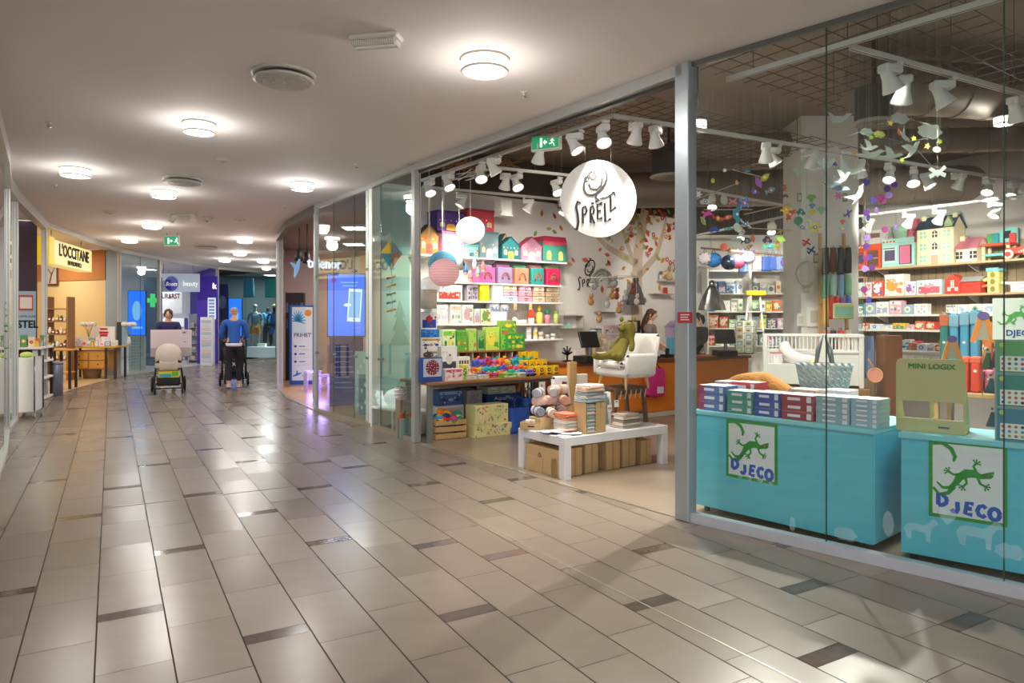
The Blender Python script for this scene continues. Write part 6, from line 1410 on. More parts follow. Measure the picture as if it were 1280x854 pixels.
# books: stacks of boxed games on the first counter, spines to the window
def book(fr,x,y,z,wd,d,h,col,lab,grp,mark='#e9e6ee',a=0,red=None):
 t=thing('picture_book',lab,'book',fr.at(x,y,z),fr.th+a,grp)
 b=B();b.cbox(-wd/2,0,0,wd/2,d,h,m_(col),.002);b.build('cover',t)
 b=B();b.box(-wd/2+.004,.0,h,wd/2-.004,d-.004,h+.0006,mat('#ece8e2',.35));b.box(-wd*.3,-.0008,h*.35,wd*.1,0,h*.68,m_(mark));b.box(wd*.3,-.0008,h*.15,wd*.44,0,h*.85,m_('#dfe4ec'))
 if red:b.box(-wd/2+.001,-.0006,.001,-wd/2+wd*.25,0,h-.001,m_(red))
 b.build('spine_print',t);return t
for(a_,c_,cols_,n_,top,nm,red,deep)in((869,906,'#5b78b8',3,482,'blue and magenta','#9a3f78',.42),(908,941,'#3f9c8c',3,489,'teal',None,.4),(942,975,'#2f4fa8',3,491,'royal blue',None,.34),(976,1017,'#a02f44',3,494,'dark red',None,.34),(1019,1062,'#8fb0bc',5,496,'pale grey teal',None,.34),(1063,1098,'#9ab8cc',6,499,'pale blue',None,.34)):
 y=.02;x0,x1=C1.x_of(a_,y),C1.x_of(c_,y);zt=C1.z_of((a_+c_)/2,top,y);hh=max(.012,(zt-KZ)/n_)
 if a_==869:x0=max(x0,.01)
 for i in range(n_):
  book(C1,(x0+x1)/2,y+(.004 if i%2 else 0),KZ+.0005+i*hh,(x1-x0)*.97,.19,hh-.0008,cols_,'%s boxed book, %s from the bottom of its stack on the window counter'%(nm,ordn(i)),'boxed books in stacks on the first window counter',red=red)
for(a_,c_,top,col,nm,n_)in((870,912,476,'#b9a8a8','cream topped',3),(914,945,478,'#c23a44','red',3),(985,1020,487,'#c9b8a0','sand',3),(1025,1060,488,'#d9dce0','white',4)):
 y=.24;x0,x1=C1.x_of(a_,y),C1.x_of(c_,y);zt=C1.z_of((a_+c_)/2,top,y);hh=(zt-KZ)/n_
 x0=max(x0,.01)
 for i in range(n_):book(C1,(x0+x1)/2,y,KZ+.0005+i*hh,(x1-x0)*.96,.18,hh-.0008,col,'%s boxed book, %s from the bottom in the second row of the window counter'%(nm,ordn(i)),'boxed books in the second row of the first window counter')
for i,(x,c,lab)in enumerate(((C1.x_of(1085,.3),'#e6ded8','white boxed game with pink print lying behind the pale blue books'),)):
 for k2 in range(3):book(C1,x-.04,.26,KZ+.0005+k2*.04,.2,.17,.038,c,'%s, %s from the bottom'%(lab.replace('boxed game','game box'),ordn(k2)),'boxed books in the second row of the first window counter','#d85a7a')
 # golden teddy drooping over the books
def teddy_lying(p,rz,s,col,lab):
 t=thing('plush_teddy',lab,'plush toy',p,rz);mm=mat(col,.95,var=.3,scale=34,bump=1.0)
 b=B();J=[((0,0,.14*s),(.14*s,.12*s)),((.14*s,0,.15*s),(.12*s,.11*s)),((.26*s,-.03*s,.08*s),(.07*s,.06*s)),((.33*s,-.1*s,.03*s),.05*s),((-.16*s,-.02*s,.13*s),(.1*s,.1*s)),((-.24*s,-.1*s,.07*s),(.06*s,.05*s)),((.02*s,-.15*s,.1*s),.055*s),((.0,-.22*s,.04*s),.05*s),((.16*s,-.14*s,.07*s),.055*s)]
 v,f=skin(J,[(0,1),(1,2),(2,3),(0,4),(4,5),(0,6),(6,7),(1,8)]);b.add(v,f,mm,True);b.build('body',t)
 b=B();b.ell((-.02*s,-.16*s,.16*s),(.045*s,.01*s,.04*s),m_('#e9d6b8'),12,8);b.build('ear_patch',t)
teddy_lying(C1.at(C1.x_of(946,.56),.56,KZ+.0),C1.th+.3,1.12,'#a8702c','golden brown plush teddy drooping over the book stacks by the window')
# quilted bag hanging behind the glass
q=W(1030,497,5.3)
t=thing('quilted_bag','grey quilted shoulder bag hanging behind the book stacks','bag',q,-.35)
b=B();n,mrows=26,16;QM=mat('#b2b6b8',.8,var=.12,scale=20);vs_=[]
for j in range(mrows+1):
 z=.265*j/mrows;hw=.155+.05*j/mrows
 for i in range(n+1):
  x=-hw+2*hw*i/n;d=.024*abs(math.sin((i+j)*PI/3))*abs(math.sin((i-j)*PI/3));vs_.append((x,-.05*math.cos(x/hw*1.4)-d,z))
o_=len(vs_);vs_+=[(v[0],.045*math.cos(v[0]/.2*1.3),v[2])for v in vs_]
fs=[]
for j in range(mrows):
 for i in range(n):
  a=j*(n+1)+i;fs.append((a,a+1,a+n+2,a+n+1));fs.append((o_+a+1,o_+a,o_+a+n+1,o_+a+n+2))
for j in range(mrows):a=j*(n+1);fs.append((a,a+n+1,o_+a+n+1,o_+a));a+=n;fs.append((a+n+1,a,o_+a,o_+a+n+1))
for i in range(n):fs.append((i+1,i,o_+i,o_+i+1))
b.add(vs_,fs,QM,False);b.build('quilted_body',t)
for s_ in(-1,1):b=B();b.tube([(s_*.06,-.04,.26),(s_*.05,-.03,.36),(s_*.012,0,.47),(s_*.03,.03,.36),(s_*.05,.03,.26)],.010,mat('#6c7072',.8),6);b.build('strap',t)
b=B();b.cbox(-.0,-.064,.17,.03,-.06,.22,mat('#f0efec',.6),.001);b.build('hang_tag',t)
b=B();b.tube([(0,0,.47),(0,0,2.4)],.0015,CH,4);b.build('hanging_wire',t)
# ---------------- crib on its platform
CB=Fr(3.0,8.32,math.atan2(-.36,1.02));CRW,CRD,c0,c1=1.09,.5,.72,1.34
CR=mat('#efece6',.4,var=.02)
t=thing('bed_platform','low brown wooden platform under the white crib','platform',CB.at(0,0),CB.th);b=B();b.cbox(-.05,-.04,c0-.09,CRW+.05,CRD+.05,c0,WOOD,.006);b.build('top',t)
for x in(0,CRW-.06):
 for y in(0,CRD-.06):b=B();b.cbox(x,y,0,x+.06,y+.06,c0-.09,WOOD,.004);b.build('leg',t)
t=thing('crib','white wooden crib with slatted rails standing on the brown platform','crib',CB.at(0,0,c0),CB.th);hh=c1-c0
for x,y in((0,0),(CRW-.05,0),(0,CRD-.05),(CRW-.05,CRD-.05)):b=B();b.cbox(x,y,0,x+.05,y+.05,hh,CR,.006);b.build('post',t)
b=B();b.cbox(.05,.01,.03,CRW*.58,.03,.27,CR,.004);b.cbox(CRW*.58,.005,.0,CRW*.64,.045,hh,CR,.004);b.cbox(CRW*.64,.01,.03,CRW-.05,.03,hh-.2,CR,.004);b.cbox(CRW*.64,.0,hh-.22,CRW-.05,.045,hh-.19,CR,.004);b.cbox(CRW*.62,-.005,hh-.035,CRW,.05,hh,CR,.004);b.build('front_panel',t)
b=B();b.cbox(.05,CRD-.04,.03,CRW-.05,CRD-.02,.12,CR,.003);b.cbox(0,CRD-.05,hh-.035,CRW,CRD,hh,CR,.004);b.cbox(0.05,CRD-.045,hh-.22,CRW-.05,CRD-.015,hh-.19,CR,.003);b.cbox(0.05,CRD-.04,.12,CRW-.05,CRD-.03,hh-.2,CR,.003);b.build('rear_rail',t)
for x in(.0,CRW-.05):b=B();b.cbox(x+.01,.05,.03,x+.03,CRD-.05,.27,CR,.003);b.cbox(x,.04,hh-.035,x+.05,CRD-.04,hh,CR,.004);b.build('end_rail',t)
for i in range(22):b=B();x=.07+i*(CRW-.14)/21;b.cyl((x,CRD-.03,hh-.19),(x,CRD-.03,hh-.035),.009,None,CR,8);b.build('slat',t)
for i in range(9):b=B();x=CRW*.66+i*(CRW*.30)/9;b.cyl((x,.022,hh-.19),(x,.022,hh-.035),.009,None,CR,8);b.build('slat',t)
b=B();b.cbox(.055,.035,.04,CRW-.055,CRD-.055,.22,mat('#f3f0ee',.9,bump=.2),.02,True);b.build('mattress',t)
t=thing('nursing_pillow','pale pinkish long nursing pillow curled in the crib','pillow',CB.at(.42,.26,c0+.29),CB.th)
b=B();b.tube([(-.16,.1,.2),(-.17,.03,.14),(-.12,-.04,.07),(-.02,-.08,.02),(.1,-.1,.01),(.22,-.06,.01)],[.055,.072,.08,.08,.07,.04],mat('#e9e2e2',.95,var=.08,bump=.3),14);b.build('pillow_body',t)
t=thing('braided_bumper','grey braided cushion snake along the back of the crib','cushion',CB.at(.6,.42,c0+.28),CB.th)
b=B()
for k2 in range(3):b.tube([(-.28+.05*i,.02*math.sin(i*1.1+k2*2.1),.12-.012*i+.025*math.cos(i*1.1+k2*2.1))for i in range(13)],.03,mat('#c3c4c2',.95,bump=.3),9)
b.build('braid',t)
t=thing('boxed_toy','white and pink box with rabbit drawing standing in the crib','box',CB.at(.14,.1,c0+.221),CB.th);b=B();b.cbox(-.06,0,0,.08,.05,.18,mat('#eddde0',.5),.003);b.build('carton',t);b=B();b.disc(.01,.07,.035,.04,-.002,0,m_('#fbf8f6'));b.disc(-.01,.125,.01,.03,-.002,0,m_('#fbf8f6'),10);b.disc(.03,.125,.01,.03,-.002,0,m_('#fbf8f6'),10);b.box(-.06,-.001,.165,.08,0,.18,m_('#d85a6a'));b.build('printed_front',t)
b=B();b.ell((0,0,0),(.05,.04,.045),mat('#efe05a',.9,bump=.4),12,8);b.build('yellow_toy',loc=CB.at(.56,.12,c0+.265),rz=0,label='small yellow soft ball at the end of the nursing pillow',cat='soft toy')
# brown panel and blue roll right of the crib
q=G(1092,500);b=B();b.cbox(-.09,0,0,.09,.5,1.33,mat('#7d4a26',.5,var=.15),.006);b.build('room_divider',loc=(4.36,7.95,0),rz=-.3,label='brown wooden divider end right of the crib',cat='divider')
# ---------------- wooden ladder rack with children's clothes before the column
LR=Fr(3.88,8.80,-.02)
t=thing('clothes_rack','leaning wooden rack filled with hanging bags and folded rain clothes','rack',LR.at(0,0),LR.th)
for s_ in(0,1):
 b=B();x=.02+s_*.38;b.hexa([(x-.02,0,0),(x+.02,0,0),(x+.02,.04,0),(x-.02,.04,0),(x+.03-s_*.08,.1,2.62),(x+.06-s_*.08,.1,2.62),(x+.06-s_*.08,.14,2.62),(x+.03-s_*.08,.14,2.62)],PINE);b.build('upright',t)
for z in(1.32,1.72,2.12,2.42):b=B();b.cyl((.03,.06,z),(.38,.06,z),.012,None,PINE,8);b.build('rung',t)
for ri,(z,row)in enumerate(((2.42,[('#3a2a26',.34),('#6a3a2e',.3),('#2c3a44',.34),('#2a2c30',.32)]),(2.08,[('#5fae84',.3),('#a8cfc4',.28),('#7fa8c4',.3),('#84b894',.26)]),(1.82,[('#e8a83c',.4),('#b8342c',.3),('#c82c2c',.3),('#8a5fb4',.28),('#5f6fc0',.3)]),(1.38,[('#e8702c',.24),('#3a3430',.26),('#d83a2c',.26),('#c8b48c',.24)]))):
 for i,(c,h)in enumerate(row):
  x=.07+i*.28/(len(row)-1);tt=thing('hanging_garment','%s garment, %s from left on the %s rung of the wooden rack'%(['dark','rust','slate','black','green','mint','sea blue','leaf green','orange','brick red','bright red','violet','periwinkle','pumpkin','charcoal','scarlet','khaki'][sum((4,4,5,4)[:ri])+i],ordn(i),('top','second','third','lowest')[ri]),'garment',LR.at(x,-.035,z-h),LR.th+.3,'garments on the wooden rack')
  b=B();n=10;vs_=[]
  for j in range(6):
   qz=j/5;ww=.046*(1-.35*qz**2)
   for k2 in range(n):a=2*PI*k2/n;vs_.append((ww*math.cos(a)*(1+.12*math.sin(3*a+j)),.04*math.sin(a),h*qz))
  b.add(vs_,[(j*n+k2,j*n+(k2+1)%n,(j+1)*n+(k2+1)%n,(j+1)*n+k2)for j in range(5)for k2 in range(n)]+[list(range(n))[::-1],[5*n+k2 for k2 in range(n)]],mat(c,.6,var=.15),True);b.build('fabric',tt)
  b=B();b.tube([(0,0,h-.01),(.01,0,h+.02),(0,.035,h+.02)],.004,BLK,5);b.build('hook',tt)
t=thing('yellow_green_pouch','translucent yellow green zip pouch hanging at the rack side','pouch',LR.at(.26,-.12,1.52),LR.th);b=B();b.cbox(-.13,0,0,.13,.03,.2,mat('#c9cf8a',.3),.012);b.build('pouch_body',t);b=B();b.cbox(-.11,-.004,.03,.11,0,.16,mat('#8fbfa8',.3),.002);b.build('window_patch',t)
# column decorations
q0=lambda px,py:W(px,py,8.98)
t=thing('balloon_decoration','grey cardboard hot air balloon hanging before the white column','decoration',W(1008,356,8.87),0)
b=B();b.ell((0,0,.14),(.135,.09,.16),mat('#b9b4aa',.8),20,12);b.lathe([(.04,-.04),(.09,.03)],mat('#aaa59b',.8),16);b.build('envelope',t);b=B()
for a in range(8):A=a*PI/4;b.tube([(.135*math.cos(A)*math.cos(e),.09*math.sin(A)*math.cos(e),.14+.162*math.sin(e))for e in(-.9,-.5,0,.5,1.0,1.5)],.003,mat('#8f8a80',.8),4)
b.build('seams',t);b=B();b.cbox(-.03,-.03,-.1,.03,.03,-.05,mat('#a89f90',.8),.004)
for s_ in(-1,1):b.tube([(s_*.025,0,-.05),(s_*.04,0,-.02)],.002,BLK,4)
b.build('basket',t);b=B();b.tube([(0,0,.3),(0,0,1.6)],.0015,CH,4);b.build('thread',t)
def sq(px,py,w_,h_,c,lab,cat='picture'):
 b=B();b.cbox(-w_/2,-.008,-h_/2,w_/2,0,h_/2,m_(c),.002);b.box(-w_*.3,-.010,-h_*.3,w_*.3,-.008,h_*.3,m_('#c9c4b4'));b.build('small_plaque',loc=W(px,py,8.99),label=lab,cat=cat)
sq(999,247,.06,.11,'#8f8d80','small grey plaque high on the left of the white column');sq(1056,247,.06,.11,'#8f8d80','small grey plaque high on the right of the white column');sq(1020,323,.07,.13,'#8a877c','small grey plaque above the balloon decoration');sq(1020,396,.24,.26,'#eceae6','white poster with brown shoe picture low on the column');sq(1001,400,.1,.16,'#e2e0da','small white price poster beside the shoe poster')
for i,(px,py,c,s,lab)in enumerate(((1014,247,'#8fc06a',.05,'green paper figure on the column top'),(1015,257,'#5f9fd0',.035,'blue paper figure below the green one on the column'),(1027,262,'#9fcf9a',.05,'pale green paper figure right on the column'),(1015,265,'#e8d84c',.04,'yellow striped paper disc on the column'),(1008,303,'#c8342c',.06,'red toy plane picture on the column'),(1014,313,'#2c3f8c',.06,'navy toy plane picture on the column'),(1053,277,'#e87a5c',.03,'small orange paper figure right on the column'))):
 b=B()
 if 'plane' in lab:
  for a in(-.5,.9):b.stroke([(-s*math.cos(a),-s*math.sin(a)),(s*math.cos(a),s*math.sin(a))],s*.35,-.006,0,m_(c))
  b.stroke([(-s*.9,-s*.1),(-s*.5,-s*.7)],s*.2,-.008,0,m_(c))
 else:b.prism([(s*(1+.3*math.cos(4*a))*math.cos(a),s*(1+.3*math.sin(3*a))*math.sin(a))for a in[2*PI*k2/18 for k2 in range(18)]],-.006,0,m_(c))
 b.build('paper_decoration',loc=W(px,py,8.99),label=lab,cat='decoration')
 # ---------------- white bookcases at the back wall
BY=13.35;BF=Fr(W(872,400,BY).x,BY,0)
xs_=[BF.x_of(p,0)for p in(884,938,986)];rows=[1.02,1.36,1.68,2.03]
for ci in range(2):
 t=thing('bookcase',('white bookcase left half below the row of helmets','white bookcase right half beside the column')[ci],'bookcase',BF.at(xs_[ci],0),0);wd=xs_[ci+1]-xs_[ci]
 for x in(0,wd-.03):b=B();b.cbox(x,0,0,x+.03,.38,2.5,WW,.003);b.build('side_panel',t)
 for z in rows+[2.47,.5]:b=B();b.cbox(.03,.005,z-.025,wd-.03,.38,z,WW,.003);b.build('shelf',t)
 b=B();b.box(.03,.37,0,wd-.03,.378,2.47,mat('#e3ddd8',.6));b.build('back_panel',t)
rr=random.Random(31)
pal=[['#2f5fa8','#dfe8f4'],['#5b8fd0','#f1f1f4'],['#e8b4c0','#f6e8ec'],['#d83a34','#f4d8c8'],['#efe9e4','#a3b6cc'],['#f0c83c','#5a9a60'],['#e86a34','#f6e2c0'],['#7fb0d8','#ffffff'],['#8fbf6a','#e9f0d8'],['#f3efe8','#8a9a8c'],['#c98a5c','#f0d8c0'],['#3f9c8c','#f1f5ef']]
cn=['blue','light blue','pink','red','white','yellow','orange','sky blue','green','cream','tan','teal']
def fill(fr,x0,x1,z,hmin,hmax,d,y,shelfname,grp,seed,wmin=.09,wmax=.2,order=None,name='toy_package',cat='toy box',gap=.008):
 r=random.Random(seed);x=x0+.01;i=0
 while x<x1-wmin:
  w_=min(r.uniform(wmin,wmax),x1-x-.005);h=r.uniform(hmin,hmax);k2=(order[i%len(order)]if order else r.randrange(12));c=pal[k2];ty=r.randrange(3)
  lab='%s %s, %s on the %s'%(cn[k2],('tall box' if h>w_*1.25 else 'wide box' if w_>h*1.25 else 'square box'),ordn(i),shelfname)
  if ty<2:carton(name,fr.at(x+w_/2,y,z+.0008),fr.th,w_-gap,d*r.uniform(.6,.95),h,c[0],[c[1],pal[(k2+5)%12][0],pal[(k2+3)%12][1]],lab,cat,grp,seed=r.randrange(1000))
  else:
   t=thing(name,lab,cat,fr.at(x+w_/2,y,z+.0008),fr.th,grp);b=B();b.cbox(-w_/2+gap/2,0,0,w_/2-gap/2,d*.6,h,m_(c[1]),.003);b.build('carton',t)
   b=B();b.disc(0,h*.5,min(w_,h)*.32,min(w_,h)*.32,-.002,0,m_(c[0]),16);b.disc(0,h*.5,min(w_,h)*.16,min(w_,h)*.16,-.0035,-.002,m_(pal[(k2+4)%12][0]),12);b.build('printed_front',t)
  x+=w_+r.uniform(.0,.015);i+=1
orders=[([0,1,7,1,2,3,8],[9,4,11,6,3,6]),([0,4,4,9,8,4],[8,11,5,6,3,1]),([10,3,8,11,4,8],[4,5,0,2,1]),([3,8,11,9,4],[0,9,1,4])]
for ci in range(2):
 for ri,z in enumerate(reversed(rows)):
  fill(BF,xs_[ci]+.03,xs_[ci+1]-.03,z,.15,.25,.25,.06,'%s shelf of the %s bookcase'%(('top','second','third','fourth')[ri],('left','right')[ci]),'packages in the white bookcases',ci*10+ri,.1,.2,orders[ri][ci])
  # silver cape figure, wheel, step ladder
t=thing('silver_poncho','shiny silver hooded rain poncho hanging at the left bookcase','poncho',W(890,388,12.7),0)
b=B();n=18;vs_=[]
for j in range(7):
 q=j/6;r=.05+.18*(1-(1-q)**1.6)
 for i in range(n):a=2*PI*i/n;vs_.append((r*math.cos(a)*(1+.1*math.cos(6*a)*q),r*.4*math.sin(a),.47*(1-q)))
b.add(vs_,[(j*n+i,(j+1)*n+i,(j+1)*n+(i+1)%n,j*n+(i+1)%n)for j in range(6)for i in range(n)]+[list(range(n))],mat('#9a9a98',.22,.9,var=.2),True);b.build('poncho_body',t)
b=B();b.ell((0,0,.48),(.06,.05,.07),mat('#8d8d8b',.22,.9),12,8);b.build('hood',t);b=B();b.tube([(0,0,.54),(0,0,1.6)],.002,CH,4);b.build('hanging_wire',t)
t=thing('balance_bike_wheel','black tyred wheel hanging beside the right bookcase','wheel',W(991,397,12.6),0)
b=B();b.T=Matrix.Rotation(.7,4,'Z');b.tube([(.16*math.cos(a),0,.2*math.sin(a))for a in[2*PI*i/28 for i in range(28)]],.032,BLK,8,closed=True);b.T=None;b.build('tyre',t)
b=B();b.T=Matrix.Rotation(.7,4,'Z');b.cyl((0,-.03,0),(0,.03,0),.03,None,CH,12)
for i in range(7):a=2*PI*i/7;b.tube([(0,0,0),(.14*math.cos(a),0,.18*math.sin(a))],.012,CH,5)
b.T=None;b.build('rim',t);b=B();b.tube([(0,0,.2),(0,0,TOY_H-W(991,397,12.6).z)],.003,BLK,4);b.build('hanging_cord',t)
t=thing('step_ladder','white step ladder with yellow top before the right bookcase','ladder',W(943,400,12.75)*1,0);t.location.z=0
for s_ in(-1,1):
 b=B();b.tube([(s_*.30-.02,.0,0),(s_*.10,0,1.98)],.018,mat('#d9d7d2',.4,.3),6);b.build('rail',t)
for z in(.5,.9,1.3,1.65):b=B();hw=.29-z*.09;b.cbox(-hw,-.03,z,hw,.03,z+.025,mat('#d9d7d2',.4,.3),.004);b.build('step',t)
b=B();b.cbox(-.16,-.06,1.96,.2,.06,2.05,mat('#f0c82c',.5),.015);b.build('top_cap',t)
# ---------------- helmets and bags on a rod
HY=12.35;ra,rb=W(876,310,HY),W(998,321,HY)
t=thing('hanging_rod','dark wooden rod carrying helmets and bags across the back','rod',ra,0);b=B();b.cyl((0,0,0),rb-ra,.018,None,OLDW,10);b.build('rod',t)
for k2 in(.1,.5,.9):b=B();c=(rb-ra)*k2;b.tube([c,(c.x,c.y,TOY_H-ra.z)],.0025,CH,4);b.build('suspension',t)
def helmet(px,py,r,col,lab,c2='#22252c'):
 q=W(px,py,HY);t=thing('bike_helmet',lab,'helmet',q,rr.uniform(-.4,.4),'children helmets hanging on the wooden rod')
 b=B();vs_=[];n=18
 for j in range(8):
  e=j/7*PI*.62
  for i in range(n):a=2*PI*i/n;vs_.append((r*1.0*math.sin(e)*math.cos(a),-r*.9*math.cos(e)*1.0+r*.2,r*.92*math.sin(e)*math.sin(a)))
 b.add(vs_,[(j*n+i,j*n+(i+1)%n,(j+1)*n+(i+1)%n,(j+1)*n+i)for j in range(7)for i in range(n)]+[[7*n+i for i in range(n)]],mat(col,.25),True);b.build('shell',t)
 b=B()
 for i in range(8):a=i*PI/4;e=.9;b.ell((r*math.sin(e)*math.cos(a)*1.01,-r*.9*math.cos(e)+r*.2-.002,r*.92*math.sin(e)*math.sin(a)*1.01),(r*.09,r*.06,r*.09),m_(c2),8,5)
 b.build('vents',t);b=B();b.tube([(-r*.6,.05,r*.2),(-.02,.03,r*1.0),(0,0,max(.05,ra.z-q.z))],.006,BLK,5);b.tube([(r*.6,.05,r*.2),(.02,.03,r*1.0),(0,0,max(.05,ra.z-q.z))],.006,BLK,5);b.build('strap',t)
for a_ in((881,323,.13,'#e3d3dc','white and pink patterned helmet at the left end of the rod'),(892,325,.145,'#2f86d8','bright blue helmet second on the rod'),(912,328,.15,'#25304f','navy helmet in the middle of the helmets'),(922,327,.14,'#d8405a','raspberry red helmet behind the navy one'),(936,322,.12,'#9a9ca0','grey helmet right of the red one'),(984,328,.125,'#8a62b4','purple helmet with stickers near the column')):helmet(*a_)
for i,(px,py,c,h,lab)in enumerate(((946,338,'#d8a8b8',.24,'pink and white striped bag on the rod'),(958,339,'#2c4f9c',.26,'royal blue bag on the rod'),(966,338,'#3a5aa8',.24,'mid blue bag on the rod'),(974,338,'#6f86b8',.24,'grey blue bag on the rod'),(929,341,'#3c4f86',.2,'dark blue bag below the grey helmet'),(994,335,'#b07a4c',.22,'brown animal bag at the right end of the rod'))):
 q=W(px,py,HY+.05);t=softbag(q,0,.17,.08,h,c,lab,False,'kids_bag','bag',i);b=B();b.tube([(-.05,0,h-.02),(-.03,0,h+.03),(0,0,max(h+.05,ra.z-q.z)),(.03,0,h+.03),(.05,0,h-.02)],.006,m_(c),5);b.build('strap',t)
 # ---------------- hanging mobiles and paper birds
def cut(b,P,s,m,y=0,a=0,rx=1,th=.003):
 b.prism([((p[0]*math.cos(a)-p[1]*math.sin(a))*s*rx,(p[0]*math.sin(a)+p[1]*math.cos(a))*s)for p in P],y-th,y+th,m)
BIRD=[(-1,-.05),(-.55,.0),(-.75,.95),(-.1,.15),(.35,.2),(.6,.32),(.78,.22),(1,.12),(.75,.05),(.4,-.2),(-.1,-.3),(-.5,-.18)]
BIRD2=[(-1,.1),(-.5,-.05),(-.2,.0),(-.35,.75),(.1,.5),(.35,.05),(.7,.15),(.98,.0),(.7,-.12),(.2,-.3),(-.4,-.25)]
CLOUD=[(1.0*math.cos(a)*(1+.1*math.cos(7*a)),.48*math.sin(a)*(1+.16*math.cos(6*a+1)))for a in[2*PI*i/36 for i in range(36)]]
STAR=[(math.cos(PI/2+i*PI/5)*(1 if i%2==0 else.45),math.sin(PI/2+i*PI/5)*(1 if i%2==0 else.45))for i in range(10)]
FISH=[(-1,.4),(-.55,.05),(-.1,.4),(.5,.3),(1,0),(.5,-.3),(-.1,-.4),(-.55,-.05),(-1,-.4)]
FLOWER=[((.72+.28*math.cos(6*a))*math.cos(a),(.72+.28*math.cos(6*a))*math.sin(a))for a in[2*PI*i/36 for i in range(36)]]
PLANE=[(-1,.1),(-.85,.35),(-.7,.12),(-.1,.15),(.1,.55),(.3,.15),(.9,.1),(1,0),(.9,-.1),(.3,-.12),(.0,-.6),(-.1,-.12),(-.8,-.08)]
CAR=[(-1,-.3),(-1,.1),(-.6,.15),(-.4,.5),(.4,.5),(.6,.15),(1,.05),(1,-.3),(.75,-.3),(.65,-.5),(.45,-.5),(.35,-.3),(-.35,-.3),(-.45,-.5),(-.65,-.5),(-.75,-.3)]
LEAF=[(0,-1),(.45,-.4),(.5,.2),(0,1),(-.5,.2),(-.45,-.4)]
DOT=[(math.cos(a),math.sin(a))for a in[2*PI*i/16 for i in range(16)]]
BFLY=[(0,-.6),(.2,-.3),(.8,-.7),(.95,-.2),(.5,.05),(1,.5),(.7,.85),(.15,.3),(0,.4),(-.15,.3),(-.7,.85),(-1,.5),(-.5,.05),(-.95,-.2),(-.8,-.7),(-.2,-.3)]
SH=dict(bird=BIRD,swallow=BIRD2,cloud=CLOUD,star=STAR,fish=FISH,flower=FLOWER,plane=PLANE,car=CAR,leaf=LEAF,disc=DOT,butterfly=BFLY)
def hang(px,py,Y,kind,s,col,lab,a=0,rz=0,c2=None,grp=None,top=None,rx=1,cat='mobile'):
 q=W(px,py,Y);t=thing('hanging_'+kind,lab,cat,q,rz,grp);b=B();cut(b,SH[kind],s,mat(col,.7,var=.04),0,a,rx);b.build(kind if kind not in('leaf',)else 'leaf_shape',t)
 if c2:
  b=B();cut(b,DOT,s*.28,m_(c2),-.006,0);cut(b,DOT,s*.14,m_('#f4f0e6'),-.010,0);b.build('applied_dots',t)
 b=B();b.tube([(0,0,s*.2),(0,0,(top or TOY_H)-q.z)],.0005,mat('#d8d8d4',.5),3);b.build('thread',t)
PB='#b4c0b8'
nb=[(1050,149,'bird',.075,.25,'upper left paper bird near the second glass seam'),(1086,184,'swallow',.07,.1,'flat gliding paper bird below the drum diffuser'),(1131,171,'bird',.06,-.6,'paper bird with raised wing and orange tip'),(1087,189.5,'bird',.001,0,''),(1084,187,'bird',.001,0,''),(1089,193,'bird',.085,.0,'large paper bird with lifted wings left of the dazzling light'),
(1112,194,'swallow',.085,-.05,'ring winged paper bird in the middle of the flock'),(1139,188,'swallow',.09,.8,'steep climbing paper bird in the middle of the flock'),(1053,222,'swallow',.09,.5,'paper bird before the dazzling light, left of it'),(1073,243,'bird',.075,1.0,'big vertical paper bird at the lower end of the flock'),(1062,213,'bird',.10,-.2,'wide winged paper bird behind the glass seam'),(1033,206,'bird',.09,.35,'paper bird left of the second glass seam'),(1000,212,'bird',.08,.9,'paper bird wing up beside the lit spotlight'),(1172,216,'butterfly',.05,0,'pale paper butterfly at the right of the flock'),(1045,233,'swallow',.09,-.3,'grey blue paper whale shape over the column')]
k=0
for px,py,kd,s,a,lab in nb:
 if s<.01:continue
 hang(px,py,5.2+.08*(k%5),kd,s*1.2,PB if 'grey blue' not in lab else '#7f93a0',lab,a,(-.3,.2,.5,-.6)[k%4],grp='white paper birds of the big mobile');k+=1
for px,py,s,lab in((1162,164,.12,'large white paper cloud at the right of the birds'),(1125,148,.085,'white scalloped paper cloud above the birds'),(1083,165,.06,'white paper cloud with yellow rim left of the birds'),(1099,168,.055,'yellow green paper moon beside the small cloud')):hang(px,py,5.45,'cloud',s,PB if 'moon' not in lab else '#c9d66a',lab,0,.3)
for i,(px,py,c,nm)in enumerate(((1089,172,'#a8cf2c','lime star below the small cloud'),(1142,173,'#c2d43a','lime star left of the large cloud'),(1175,177,'#b4d43a','lime star right below the large cloud'),(1127,200,'#a8cf2c','lime star below the ring winged bird'),(1159,183,'#e8b04a','orange star below the large cloud'),(1113,154,'#e8c45a','yellow star beside the scalloped cloud'),(1068,191,'#d9a05a','tan star left of the large bird'))):hang(px,py,5.35,'star',.024,c,nm,.2*i)
hang(1124,165,5.35,'leaf',.03,'#d8744c','orange paper flame beside the climbing bird',.3);hang(1171,187,5.35,'disc',.022,PB,'small pale paper leaf under the large cloud',0,0,rx=1.4)
# big mobile wires
t=thing('mobile_wires','thin bent wires holding the paper bird mobile','mobile frame',W(1110,170,5.3));b=B()
for pts in(((1055,172),(1075,165),(1130,178)),((1098,187),(1130,178),(1165,172)),((1140,150),(1185,162)),((1145,186),(1165,208),(1172,212)),((1034,187),(1040,182),(1046,183),(1052,191))):b.tube([W(*p,5.3)-W(1110,170,5.3)for p in pts],.0016,CH,4)
b.tube([(0,0,0),(0,0,TOY_H-W(1110,170,5.3).z)],.0012,CH,4);b.build('wire_arms',t)
